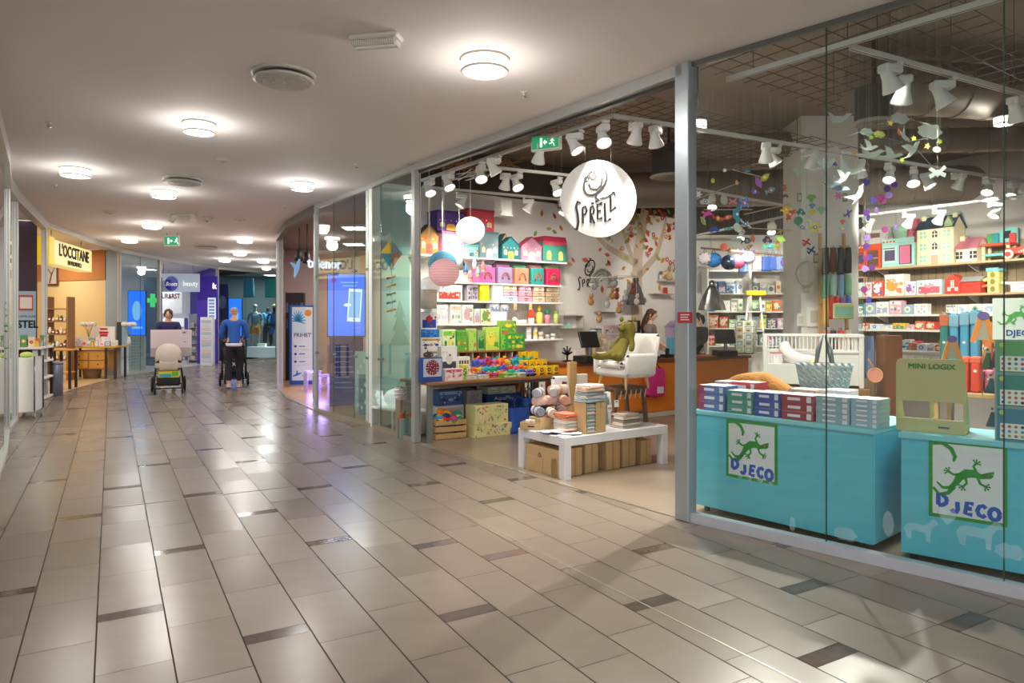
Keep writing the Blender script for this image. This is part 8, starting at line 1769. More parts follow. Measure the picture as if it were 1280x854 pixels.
 # hanging brand board at right edge (reads DJ...)
q=W(1270,425,5.0);t=thing('brand_board','pale board with green gecko and blue lettering above the card rack','sign',q,C2.th);b=B();b.cbox(-.14,0,0,.2,.01,.30,mat('#dfe6da',.5),.003);b.build('board',t)
b=B();gecko(b,.0,.17,.22,-.002,0,mat('#4fa84c',.5));b.text('DJECO',.06,.03,.03,-.001,mat('#1f5fc4',.5),bold=.02,depth=.002);b.build('printed_mark',t);b=B();b.cyl((.03,.005,-(q.z-KZ)),(.03,.005,0),.006,None,CH,8);b.build('stand',t)
# ================================================================ PHONE SHOP
SCR=mat('#1f62d8',.3,emit=1.1,var=.12,scale=1.2);SCR2=mat('#7fbcf4',.3,emit=.6,var=.05)
def screen_totem(loc,rz,wd,z0,z1,lab,phone=True,base='#1f3f86',stand=True,sw=None):
 t=thing('screen_totem',lab,'screen',loc,rz);sw=sw or wd*.9
 b=B();b.cbox(-wd/2,0,z0,wd/2,.08,z1,BLK,.006);b.build('casing',t)
 b=B();b.box(-wd/2+.015,-.003,z0+.015,wd/2-.015,0,z1-.015,SCR);b.build('screen',t)
 b=B();h=z1-z0
 if phone:
  c=mat('#e8f0fa',.3,emit=.6);x0,x1,a0,a1=-.10,.13,z0+h*.24,z0+h*.76
  b.T=Matrix.Translation((0.02,0,0))@Matrix.Rotation(.06,4,'Y');b.box(x0,-.006,a0,x1,-.003,a1,c);b.box(x0+.02,-.008,a0+.07,x1-.02,-.006,a1-.05,SCR2);b.disc((x0+x1)/2,a0+.035,.014,.014,-.008,-.006,SCR,12);b.T=None
  b.text('GRATIS',.06,.03,z0+h*.5,-.0085,c,bold=.02,sx=.8)if False else b.ell((.02,-.008,z0+h*.5),(.07,.001,.03),c,12,6)
  b.disc(-wd*.33,z1-.12,.05,.05,-.006,-.003,mat('#7a3fb8',.4,emit=.6));b.box(-.1,-.006,z1-.17,.2,-.003,z1-.15,SCR2);b.box(-.06,-.006,z1-.23,.17,-.003,z1-.21,SCR2)
  for i in range(12):b.box(wd*.2+(i%3)*.04,-.005,z0+.06+(i//3)*.07,wd*.2+(i%3)*.04+.03,-.003,z0+.11+(i//3)*.07,mat('#5f7ae8',.3,emit=.8))
 else:
  b.box(-wd*.3,-.006,z0+h*.15,wd*.3,-.003,z0+h*.2,SCR2);b.disc(0,z0+h*.55,wd*.25,h*.22,-.005,-.003,SCR2,16)
 b.build('picture',t)
 if stand:
  b=B();b.cbox(-sw/2,.01,.0,sw/2,.07,z0-.005,mat(base,.4,var=.3,scale=1.5),.004)
  for i in range(9):b.box(-sw*.35,.006,z0-.18-i*.09,sw*(.1+.08*(i*7%3)),.01,z0-.165-i*.09,mat('#8fa8e0',.5))
  b.build('printed_stand',t)
p=W(433,400,12.2);screen_totem((p.x,p.y,0),.18,.66,1.22,2.33,'tall lit screen showing a white phone inside the phone shop window',base='#17408c',sw=.58)
p=G(377,481);t=thing('roll_up_banner','white and blue printed banner with leaf pattern at the phone shop entrance','banner',p,.1)
b=B();b.cbox(-.28,0,0,.28,.05,1.86,mat('#2b5fb0',.5,var=.3,scale=30),.004);b.build('banner_body',t)
b=B();b.box(-.22,-.003,.1,.25,0,1.82,mat('#eaf2f8',.5));b.box(-.22,-.0045,1.2,.1,-.003,1.8,mat('#d6eaf6',.5))
for i in range(11):a=-.3+i*.35;b.stroke([(-.08,1.5),(-.08+.17*math.cos(a),1.5+.24*math.sin(a))],[.06,.012],-.006,-.003,mat('#3f9ad0',.5))
b.disc(.15,1.68,.08,.08,-.006,-.003,m_('#f2a04c'));b.text('FRIHET',.13,.02,1.12,-.004,m_('#1d4f9c'),bold=.012,sx=.98)
for i in range(3):b.disc(-.14,.9-i*.18,.03,.03,-.005,-.003,m_('#1d4f9c'),10);b.box(-.06,-.005,.89-i*.18,.08,-.003,.91-i*.18,m_('#1d4f9c'));b.box(-.17,-.005,.815-i*.18,.17,-.003,.82-i*.18,m_('#9fb0c0'))
for a in(.4,1.6,3.6):b.stroke([(-.1,.24),(-.1+.11*math.cos(a),.24+.09*math.sin(a))],[.05,.02],-.006,-.003,m_('#1f7fd0'))
b.text('telenor',.05,.07,.2,-.004,m_('#7a8fa8'));b.build('printed_front',t)
q=W(399,331,12.4);t=thing('blade_sign','glowing white script sign with blue propeller mark hanging in the phone shop','sign',q,.7)
b=B();b.text('telenor',.27,.1,-.06,0,mat('#f2f6ff',.4,emit=.2),bold=.012,depth=.04,sx=.8);b.build('lettering',t);b=B()
for a in(1.2,2.6,4.4):b.stroke([(-.42,-.08),(-.42+.13*math.cos(a),-.08+.17*math.sin(a))],[.08,.02],-.04,0,mat('#7fa8d8',.4,emit=.2))
b.build('propeller_mark',t);b=B();b.tube([(-.5,.02,.0),(.45,.02,.0)],.008,CH,5);b.tube([(0,.02,0),(0,.02,H-q.z)],.008,CH,5);b.build('mounting_rod',t)
for i,(px,py,Y,lab)in enumerate(((374,318,14.5,'black spotlight by the phone shop entrance, left'),(384,322,13.9,'black spotlight by the phone shop entrance, right'))):
 q=W(px,py,Y);t=thing('black_spotlight',lab,'spotlight',q,.5*i);b=B();b.lathe([(.05,.1),(.06,0),(.1,-.14),(.09,-.14),(.0,-.05)],BLK,14);b.build('lamp_head',t);b=B();b.tube([(0,0,.1),(0,0,H-q.z)],.01,BLK,6);b.build('stem',t)
q=W(404,286,12.6);t=thing('pendant_lamp','white bowl pendant lamp inside the phone shop glass','pendant lamp',q);b=B();b.lathe([(.12,.06),(.11,-.02),(.07,-.09),(0,-.1)],mat('#f0eee6',.4,emit=1.2),18);b.build('shade',t);b=B();b.tube([(0,0,.05),(0,0,H-q.z)],.004,CH,5);b.build('cord',t)
for i,(px,py,lab)in enumerate(((391,489,'lilac glowing cube stool nearest the phone shop entrance'),(403,496,'second lilac cube stool behind the glass'))):
 p=G(px,py);t=thing('cube_stool',lab,'stool',p,.5);b=B();b.cbox(-.16,-.16,.4,.16,.16,.44,mat('#b9a4e8',.3,emit=.3),.01);b.build('seat',t)
 for sx_ in(-1,1):b=B();b.cbox(sx_*.16-(.03 if sx_>0 else 0),-.16,0,sx_*.16+(.03 if sx_<0 else 0),.16,.4,mat('#a890d8',.3,emit=.15),.008);b.build('side_panel',t)
 light('POINT','stool_glow',p+Vector((0,-.1,.3)),6,(.45,.3,1),.1)
t=thing('black_display','black display cabinet with hanging accessories behind the entrance post of the phone shop','display cabinet',(*W(367,400,17.4).xy,0),.1);b=B();b.cbox(-.2,0,0,.25,.2,2.2,BLK,.006);b.build('cabinet',t)
for i in range(8):b=B();b.cbox(-.2+(i%4)*.12,-.02,1.3+.4*(i//4),-.13+(i%4)*.12,0,1.55+.4*(i//4),m_(('#3a3f58','#58627a','#2c3040')[i%3]),.004);b.build('accessory_pack',t)
WPF=Fr(-2.5,18.9,math.atan2(-4.9,3.4))
for i,z in enumerate((2.0,1.45,.95)):
 t=thing('wall_shelf','%s pale shelf on the phone shop side wall'%('upper','middle','lower')[i],'shelf',WPF.at(.4,-.02,z),WPF.th);b=B();b.cbox(0,-.3,-.04,4.8,0,0,mat('#d9b48c',.5),.004);b.build('board',t);b=B()
 for k in(.8,2.4,4.0):b.box(k,-.2,-.1,k+.03,0,-.04,WW)
 b.build('brackets',t)
 fill(WPF,.6,5.0,z,.16,.3,.14,-.26,('upper','middle','lower')[i]+' phone shop shelf','boxes on the phone shop shelves',200+i,.18,.4,[4,9,2,4,1,4],'phone_box','box',.08)
 # ================================================================ WINDOW DISPLAY left of the entrance
TW_=mat('#8fc0bc',.7)
b=B();b.box(0,-.012,0,.62,0,H,TW_);b.prism([(.3,1.15),(.62,1.15),(.52,1.35),(.58,1.35),(.5,1.55),(.55,1.55),(.46,1.8),(.37,1.55),(.42,1.55),(.34,1.35),(.4,1.35)],-.02,-.012,mat('#6aa39c',.7));b.build('teal_wall_panel',loc=FA.at(.02,0),rz=FA.th,label='teal panel with darker fir tree silhouette at the left end of the display wall',cat='wall panel')
BN=Fr(*W(463,500,9.78).xy,-.75)
t=thing('display_bench','low white display bench with cut out sides in the window left of the entrance','bench',BN.at(0,0),BN.th);b=B();b.cbox(0,0,.27,1.0,.34,.30,WW,.004);b.build('top',t)
for x in(0,.48,.97):b=B();b.cbox(x,0,0,x+.03,.34,.27,WW,.004);b.build('leg',t)
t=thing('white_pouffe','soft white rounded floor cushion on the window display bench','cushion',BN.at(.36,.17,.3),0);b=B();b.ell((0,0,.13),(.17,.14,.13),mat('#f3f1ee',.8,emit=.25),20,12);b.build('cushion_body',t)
t=thing('animal_lamp','small white sleeping animal night lamp beside the white cushion','lamp',BN.at(.12,.14,.3),-.3);b=B();b.ell((0,0,.07),(.10,.08,.07),mat('#f6f3ee',.7,emit=.3),14,9);b.ell((-.05,-.04,.15),(.06,.055,.055),mat('#f6f3ee',.7,emit=.3),12,8)
for s_ in(-1,1):b.ell((-.05+s_*.035,-.03,.2),.018,mat('#f6f3ee',.7,emit=.3),8,6)
b.build('body',t)
fabric_house(BN.at(.16,.42,.0),BN.th+.2,.34,.2,.66,'#9ccac2','#7fb3ac','#e8d9a0','mint house shaped fabric box behind the window bench',False,None)
t=thing('storage_crate','pale pink plastic crate on a stand at the right of the window display','crate',(*W(508,490,9.1).xy,.48),.5);b=B();m=m_('#c9b6b2')
b.cbox(-.13,-.1,0,.13,.1,.01,m,.003)
for k in range(3):b.box(-.13,-.1,.03+.05*k,.13,-.092,.055+.05*k,m);b.box(-.13,.092,.03+.05*k,.13,.1,.055+.05*k,m);b.box(-.13,-.092,.03+.05*k,-.122,.092,.055+.05*k,m);b.box(.122,-.092,.03+.05*k,.13,.092,.055+.05*k,m)
for x in(-.13,-.04,.03,.12):b.box(x,-.102,0,x+.012,-.09,.18,m)
b.build('crate_body',t);b=B();b.cbox(-.12,-.09,-.48,.12,.09,0,mat('#8f7f70',.6),.004);b.build('stand',t)
t=thing('vegetable_crate','crate of felt carrots and leaves low behind the glass beside the entrance post','crate',(*W(511,530,8.98).xy,0),.5);b=B();b.cbox(-.14,-.07,0,.14,-.05,.25,mat('#8fa09a',.7),.003);b.cbox(-.14,.05,0,.14,.07,.25,mat('#8fa09a',.7),.003);b.build('crate_body',t)
for i in range(7):b=B();b.cyl((-.11+.035*i,0,.02),(-.12+.038*i,0,.3+.02*(i%3)),.012,.024,m_(('#c8703c','#b85a34','#5f8a4c')[i%3]),8);b.build('felt_vegetable',t)
KT=W(489,317,9.3);t=thing('kite','diamond kite in yellow, blue and orange hanging behind the glass','kite',KT,.25)
b=B()
for P,c in((((0,0),(-.15,0),(0,.19)),'#e8c23c'),(((0,0),(0,.19),(.15,0)),'#2f6f9c'),(((0,0),(0,-.21),(-.15,0)),'#3f8f9c'),(((0,0),(.15,0),(0,-.21)),'#d9643c')):b.prism(list(P)[::-1],-.003,.003,m_(c))
b.build('sail',t);b=B();b.tube([(0,.005,-.21),(.02,.01,-.35),(-.02,.01,-.5),(.02,0,-.65),(0,0,-.8)],.003,BLK,4);b.tube([(0,0,.19),(0,0,H-KT.z)],.0012,CH,3);b.build('tail_cord',t)
for i in range(5):b=B();z=-.32-.11*i;b.prism([(-.06,z+.02),(.06,z-.02),(.06,z+.02),(-.06,z-.02)],-.004,.004,m_(('#d9533c','#e8c23c','#3f8f5c','#2f6f9c','#e8883c')[i]))if False else b.tube([(-.06,0,z-.015),(0,0,z),(.06,0,z+.015)],[.018,.006,.018],m_(('#d9533c','#e8c23c','#3f8f5c','#2f6f9c','#e8883c')[i]),6);b.build('tail_bow',t)
t=thing('tall_white_post','white square pillar at the end of the partition behind the glass','pillar',FA.at(-.0,-.16),FA.th);b=B();b.cbox(-.02,0,0,.12,.12,H,PW,.004);b.build('body',t)
for i,(px,c,lab)in enumerate(((447,'#a8d4d8','pale blue leaf pattern panel standing low behind the glass'),(452,'#4f8f9c','second leaf pattern panel standing low behind the glass'))):p=G(px,518+i*4);p.y+=.25;b=B();b.cbox(-.1,0,0,.1,.02,1.0-.35*i,m_(c),.003);[b.disc(-.05+.05*(k%3),.12+.09*k,.014,.035,-.003,0,m_('#dff0f0'),8)for k in range(9-4*i)];b.build('leaf_panel',loc=(p.x,p.y,0),rz=.1,label=lab,cat='panel')
# ================================================================ LEFT SHOPS
SG=Fr(*W(68,400,14.5).xy,math.atan2(16.9-14.5,W(113,400,16.9).x-W(68,400,14.5).x));sl=2.62
t=thing('lit_shop_sign','pale gold lit box sign with dark lettering above the perfumery entrance','sign',SG.at(0,0,2.68),SG.th)
b=B();b.cbox(0,0,0,sl,.3,.52,mat('#e6d08a',.4,emit=.35),.01);b.build('sign_box',t)
b=B();b.text("L'OCCITANE",.36,sl/2,.21,-.001,mat('#2a2620',.5),bold=.02,sx=1.02,depth=.02);b.text('EN PROVENCE',.14,sl/2,.05,-.001,mat('#2a2620',.5),bold=.018,sx=1.05,depth=.02);b.build('lettering',t)
b=B();b.box(-.3,.0,-.02,0,.35,.55,mat('#f0c62c',.5,emit=.3));b.build('yellow_end',t);b=B();b.tube([(.3,.15,.52),(.3,.15,H-2.68)],.01,CH,5);b.tube([(sl-.3,.15,.52),(sl-.3,.15,H-2.68)],.01,CH,5);b.build('hangers',t)
t=thing('framed_picture','framed photograph of tree branches on the yellow wall left of the shelves','picture',(-12.95,19.6,2.5),-.345);b=B();b.cbox(-.28,0,0,.2,.04,.58,mat('#5a3f2c',.5),.006);b.build('frame',t);b=B();b.box(-.24,-.003,.04,.16,0,.54,m_('#b9b4a8'));b.stroke([(-.1,.06),(-.02,.3),(.1,.5)],[.05,.04,.02],-.006,-.003,m_('#4a3c30'));b.stroke([(-.02,.3),(-.16,.46)],.025,-.006,-.003,m_('#4a3c30'));b.build('print',t)
# tall product rack
PR=Fr(*W(56,400,17.3).xy,.1);t=thing('product_rack','brown wooden rack with rows of jars in the perfumery','rack',PR.at(0,0),PR.th)
for x in(0,.5):b=B();b.cbox(x,0,0,x+.04,.35,2.1,WOOD,.004);b.build('upright',t)
for i in range(5):b=B();b.cbox(.04,0,.5+.32*i,.5,.35,.53+.32*i,WOOD,.004);b.build('shelf',t)
k=0
for i in range(4):
 for j in range(5):
  c=['#7a2f3c','#e8d8a0','#c8a03c','#4f5a3c','#e9e4d8','#8a4a2c'][(i*2+j)%6];b=B();h=(.14,.1,.17)[(i+j)%3]
  b.lathe([(.035,0),(.038,h*.7),(.02,h*.8),(.02,h)],m_(c),10);b.box(-.025,-.04,h*.2,.025,-.034,h*.5,m_('#f0ead8'));b.build('cosmetic_jar',loc=PR.at(.09+.09*j,.06,.531+.32*i),rz=PR.th,label='%s cosmetic jar, %s on rack shelf %s from below'%(['wine red','cream','golden','olive','white','brown'][(i*2+j)%6],ordn(j),ordn(i)),cat='jar',group='jars on the perfumery rack');k+=1
  # wooden table with drawers, gifts and basket
WT=Fr(*W(82,400,17.7).xy,0.18);wl=1.2;t=thing('perfumery_table','yellow topped wooden table with drawers at the perfumery entrance','table',WT.at(0,0),WT.th)
b=B();b.cbox(0,0,.80,wl,.8,.845,mat('#d9a23c',.4),.006);b.build('tabletop',t)
for x in(.02,wl-.08,wl-.3):
 for y in(.02,.72):b=B();b.cbox(x,y,0,x+.05,y+.05,.80,mat('#3a2a20',.5),.004);b.build('leg',t)
for j in range(2):
 for i in range(2):b=B();b.cbox(.1+.44*j,.03,.28+.21*i,.5+.44*j,.06,.47+.21*i,mat('#c98f3c',.45),.004);d_=b.build('drawer',t);b=B();b.cyl((.3+.44*j,.01,.38+.21*i),(.3+.44*j,.03,.38+.21*i),.014,None,BLK,8);b.build('knob',d_)
b=B();b.cbox(.08,.06,.25,.98,.7,.72,mat('#b07f38',.5),.004);b.build('drawer_cabinet',t)
fill(WT,.02,wl-.05,.846,.07,.16,.12,.04,'front row of the perfumery table','gift boxes on the perfumery table',300,.07,.15,[4,9,4,3,4,5,4,2],'gift_box','gift box')
fill(WT,.1,wl-.1,.846,.14,.26,.12,.3,'back row of the perfumery table','gift boxes on the perfumery table',301,.1,.2,[9,4,4,3,4],'gift_box','gift box')
t=thing('gift_poster','white stand up card with red gift parcel on the perfumery table','display card',WT.at(.68,.5,.846),WT.th);b=B();b.cbox(-.25,0,0,.3,.03,.5,m_('#f2ece4'),.003);b.build('card',t);b=B();b.box(-.06,-.004,.12,.12,0,.3,m_('#c8202c'));b.box(-.08,-.004,.31,.14,0,.37,m_('#c8202c'));b.box(-.06,-.004,.41,.12,0,.46,m_('#c8202c'));b.build('printed_parcel',t)
b=B();b.cbox(-.06,0,0,.06,.02,.62,m_('#3a3a34'),.003);b.build('menu_card',loc=WT.at(1.06,.56,.846),rz=WT.th,label='dark narrow card standing right of the red parcel poster',cat='card')
for i,x in enumerate((.30,1.28)):t=thing('flower_vase',('white blossoms in a vase left of the red parcel poster','white blossoms in a vase at the right end of the perfumery table')[i],'flowers',WT.at(x,.62,.846),0);b=B();b.lathe([(.04,0),(.05,.1),(.025,.2),(.03,.22)],m_('#dfe4e0'),12);b.build('vase',t);b=B();[b.tube([(0,0,.2),(.05*math.cos(a),.05*math.sin(a),.4),(.14*math.cos(a),.1*math.sin(a),.55)],.005,m_('#5f7a4c'),4)for a in(0,1.3,2.6,3.9,5.2)];b.build('stem',t);b=B();[b.ell((.14*math.cos(a),.1*math.sin(a),.56),.06,mat('#f3efe8',.8),8,6,bump=.4)for a in(0,1.3,2.6,3.9,5.2)];b.build('blossoms',t)
p=G(115,473);t=thing('wicker_basket','round wicker basket with white bags before the wooden drawers','basket',p,0);b=B();b.lathe([(.2,0),(.22,.2),(.23,.45),(.21,.45),(.19,.02),(0,.02)],mat('#8a7452',.8,var=.4,scale=30,bump=.8),20);b.build('basket_body',t)
for i in range(7):b=B();a=i*.9;b.cbox(.1*math.cos(a)-.04,.1*math.sin(a)-.03,.2,.1*math.cos(a)+.04,.1*math.sin(a)+.03,.5+.02*(i%3),m_('#efece4'),.01);b.build('paper_bag',t)
# white shelf unit with pink box, trolley, bin
SH_=Fr(-8.74,12.9,math.atan2(1.0,-.43));su=1.05
t=thing('white_shelf_unit','white shelf unit with black posts and a pink box before the perfumery','shelf unit',SH_.at(0,0),SH_.th)
for z in(.04,.42,.74,1.0):b=B();b.cbox(-.02,-.02,z-.03,su,.85,z+.01,WW,.004);b.build('shelf',t)
for x in(0,su-.04):
 for y in(0,.79):b=B();b.cbox(x,y,0,x+.04,y+.04,.97,BLK,.003);b.build('post',t)
for i in range(5):b=B();b.lathe([(.05,0),(.055,.18),(.05,.2),(0,.2)],m_('#dfe6e8'),12);b.build('glass_jar',loc=SH_.at(.14+.19*i,.1,.751),label='clear jar on the upper board of the white shelf unit, %s from corner'%ordn(i),cat='jar',group='clear jars of the white shelf unit')
for i in range(5):b=B();b.lathe([(.06,0),(.06,.24),(.05,.26),(0,.26)],m_('#b9c0c4'),12);b.build('canister',loc=SH_.at(.14+.19*i,.1,.051),label='grey canister low in the white shelf unit, %s from corner'%ordn(i),cat='canister',group='grey canisters of the white shelf unit')
carton('pink_box',SH_.at(-.035+.04,.55,.051),SH_.th-PI/2,.3,.25,.3,'#e8308c',['#f0e0ea','#e8308c'],'bright pink box on the lowest board of the white shelf unit',seed=1)
for i,(x,y,c,nm)in enumerate(((.12,.2,'#7fc4a8','mint'),(.3,.22,'#d85a6a','coral'),(.1,.5,'#e9d8c8','cream'),(.5,.2,'#5f9fc0','blue'))):b=B();b.ell((0,0,.09),(.09,.09,.09),m_(c),14,9);b.lathe([(.02,.175),(.0,.2)],m_('#f0e8e0'),8);b.build('bath_ball',loc=SH_.at(x,y,.431),label='%s round bauble on the middle board of the white shelf unit'%nm,cat='bauble')
fill(SH_,.02,su-.05,1.011,.08,.24,.1,.04,'top of the white shelf unit','jars and boxes on the white shelf unit',310,.06,.12,[5,6,4,9,5,4,3,4],'gift_box','gift box')
FRW=Fr(*SH_.at(-.0,.85).xy,SH_.th-PI/2)
fill(FRW,.0,.8,1.011,.1,.26,.1,.03,'shelf unit top along its short side','jars and boxes on the white shelf unit',311,.06,.12,[5,6,4,3,4],'gift_box','gift box')
p=G(30,524);t=thing('white_trolley','slim white trolley with chrome casters at the left edge','trolley',p,.35);b=B();b.cbox(-.16,0,.1,.12,.5,.93,mat('#e3e4de',.4),.008);b.build('body',t)
b=B();b.tube([(.13,.02,.12),(.13,.02,.95),(.13,.48,.95),(.13,.48,.12)],.012,CH,6);b.build('frame',t);b=B();b.ell((-.02,.2,.97),(.09,.12,.05),m_('#b9cf6a'),10,6);b.build('green_cloth',t)
for x in(-.12,.12):
 for y in(.05,.45):b=B();b.cyl((x-.015,y,.045),(x+.015,y,.045),.045,None,mat('#9a9a98',.4),12);b.tube([(x,y,.09),(x,y,.12)],.01,CH,5);b.build('caster',t)
p=G(71,494.5);t=thing('cylinder_bin','tall blue grey metal cylinder bin between shelf unit and small table','bin',p);b=B();b.lathe([(.11,0),(.11,.66),(.1,.68),(0,.68)],mat('#8a8fa8',.3,.4),20);b.build('bin_body',t);b=B();b.lathe([(.113,.62),(.116,.64),(.113,.66)],CH,20);b.build('rim',t)
ST2=Fr(*W(66,400,15.1).xy,.3);t=thing('side_table','small dark legged table with yellow top beside the cylinder bin','table',ST2.at(0,0),ST2.th);b=B();b.cbox(0,0,.84,.34,.5,.87,mat('#d9a23c',.4),.004);b.build('tabletop',t);b=B();b.cbox(0.03,0.03,.35,.31,.47,.37,mat('#d9a23c',.4),.003);b.build('lower_shelf',t)
for x in(0,.29):
 for y in(0,.45):b=B();b.cbox(x,y,0,x+.05,y+.05,.84,mat('#3a2620',.5),.004);b.build('leg',t)
PL_=Fr(-12.5,11.6,math.atan2(1.95,3.25));xa,xb=PL_.x_of(21,-.03),PL_.x_of(45,-.03);z0,z1=PL_.z_of(33,424,-.03),PL_.z_of(33,364,-.03)
t=thing('wall_poster','pale blue poster with red framed picture and dark lettering on the plum panel','poster',PL_.at(xa,-.03,z0),PL_.th);b=B();b.cbox(0,0,0,xb-xa,.02,z1-z0,mat('#9fb8c8',.5),.003);b.build('sheet',t)
pw=xb-xa;b=B();b.box(pw*.1,-.003,.55,pw*.85,0,.85,m_('#b8443c'));b.box(pw*.16,-.005,.59,pw*.79,-.003,.81,m_('#e8ddd0'));b.text('DAME NÅR',.06,pw*.5,.42,-.001,BLK);b.text('ISTEL',.2,pw*.5,.22,-.001,BLK,bold=.03,sx=.8);b.build('printed_front',t)
# ================================================================ CHEMIST and clothes shop at the far end
p=W(171,400,21.2);screen_totem((p.x,p.y,0),.15,.52,1.05,2.42,'blue lit screen behind the glass left of the chemist entrance',False,'#c9d4dc')
p=W(190,400,23.2);t=thing('dark_panel','dark blue panel with green cross behind the chemist glass','panel',(p.x,p.y,0),.2);b=B();b.cbox(-.25,0,0,.3,.06,2.95,mat('#3c4a6a',.4),.004);b.build('board',t);b=B();G3=mat('#3fb86a',.4,emit=.5);b.box(-.05,-.01,1.95,.1,0,2.4,G3);b.box(-.15,-.01,2.1,.2,0,2.25,G3);b.build('green_cross',t)
BOX=Fr(*W(196,400,23.6).xy,0.0);bl=2.2
t=thing('shop_fascia','grey blue fascia band with round navy logo inside the chemist shop','sign',BOX.at(0,0,2.48),0);b=B();b.cbox(0,0,0,1.42,.1,.62,mat('#a9b8c8',.5,emit=.12),.006);b.build('band',t)
b=B();b.disc(.5,.28,.22,.25,-.03,0,mat('#2a2a86',.4,emit=.25),28);b.text('Boots',.2,.5,.2,-.031,mat('#ffffff',.4,emit=.2),bold=.0,shear=.35,sx=.85,depth=.01);b.build('round_logo',t)
b=B();b.text('ek',.24,.06,.2,-.001,mat('#ffffff',.4,emit=.9),bold=.02,depth=.01);b.text('beauty',.24,1.14,.2,-.001,mat('#ffffff',.4,emit=.3),bold=.0,sx=.8,depth=.01);b.build('lettering',t)
b=B();b.tube([(.2,.05,.62),(.2,.05,.95)],.01,CH,5);b.tube([(1.2,.05,.62),(1.2,.05,.95)],.01,CH,5);b.build('hangers',t)
p=W(258,400,24.2);t=thing('purple_display_panel','purple display wall with white letters and a pale framed panel','display',(p.x,p.y,0),0);b=B();b.cbox(-.33,0,.0,.36,.12,3.05,mat('#4a2fb8',.5),.006);b.build('board',t);b=B();b.text('k',.26,.28,2.62,-.001,mat('#ffffff',.4,emit=.9),bold=.02,depth=.01);b.build('lettering',t);b=B();b.cbox(.05,-.02,1.55,.33,0,2.3,mat('#dfe8ff',.4,emit=.3),.006);[b.box(.09,-.024,1.62+.11*i,.29,-.02,1.69+.11*i,m_('#8fa8d8'))for i in range(6)];b.build('framed_panel',t)
def shelfcase(px,Y,wd,n,z1,lab,seed,order):
 p=W(px,400,Y);fr=Fr(p.x-wd/2,p.y,0);t=thing('chemist_shelf',lab,'shelf unit',(fr.o.x,fr.o.y,0),0);b=B();b.cbox(0,.3,0,wd,.34,z1,WBR,.004);b.build('back_panel',t)
 for s_ in(0,wd-.03):b=B();b.cbox(s_,0,0,s_+.03,.3,z1,WBR,.004);b.build('side_panel',t)
 for i in range(n):z=.12+i*(z1-.3)/n;b=B();b.cbox(.03,0,z-.03,wd-.03,.3,z,WBR,.003);b.build('shelf',t);fill(fr,.04,wd-.04,z,.1,.22,.1,.03,'board %s from below of the %s'%(ordn(i),lab.split(' in ')[0]),'packages on '+lab.split(' in ')[0],seed+i,.14,.3,order,'chemist_package','package')
 return t
shelfcase(243,24.9,.46,5,1.75,'narrow white shelf unit in the chemist shop beside the purple wall',400,[4,3,9,0,4])
shelfcase(214,26.5,1.0,4,1.6,'wide white shelf unit in the chemist shop behind the pram',420,[4,9,6,2,4])
p=W(211,375,25.9);t=thing('sale_board','white board with red wavy lettering in the chemist shop','sign',p,0);b=B();b.cbox(-.5,0,-.5,.5,.03,.35,WBR,.004);b.build('board',t);b=B();b.text('OUR&RST',.26,0,.05,-.001,m_('#c8302c'),bold=.02,sx=.72);b.build('lettering',t);b=B();b.tube([(0,.01,.35),(0,.01,H-p.z)],.008,CH,5);b.build('hanger',t)
p=G(258,457);t=thing('leaflet_stand','tall white leaflet stand right of the chemist entrance','stand',p,0);b=B();b.cbox(-.21,0,0,.2,.2,1.62,mat('#e6e8ee',.4),.006);b.build('body',t)
for i in range(11):b=B();b.cbox(-.17,-.012,.12+.13*i,.16,0,.22+.13*i,m_(('#cfd6e0','#b8c0cc','#d8c0c0')[i%3]),.002);b.build('leaflet',t)
p=W(294,400,26.3);screen_totem((p.x,p.y,0),0,.52,.9,2.35,'blue lit screen behind the man in the blue jacket',False,'#3a4a9c')
p=W(279,400,26.6);t=thing('navy_panel','navy product panel between the two far glass panes','panel',(p.x,p.y,0),0);b=B();b.cbox(-.26,0,0,.2,.06,2.9,mat('#33307a',.5),.004);b.build('board',t);b=B();b.disc(-.02,2.2,.14,.25,-.01,0,m_('#9a98b8'));b.box(-.18,-.01,1.4,.14,0,1.52,m_('#b83a5a'));b.build('printed_front',t)
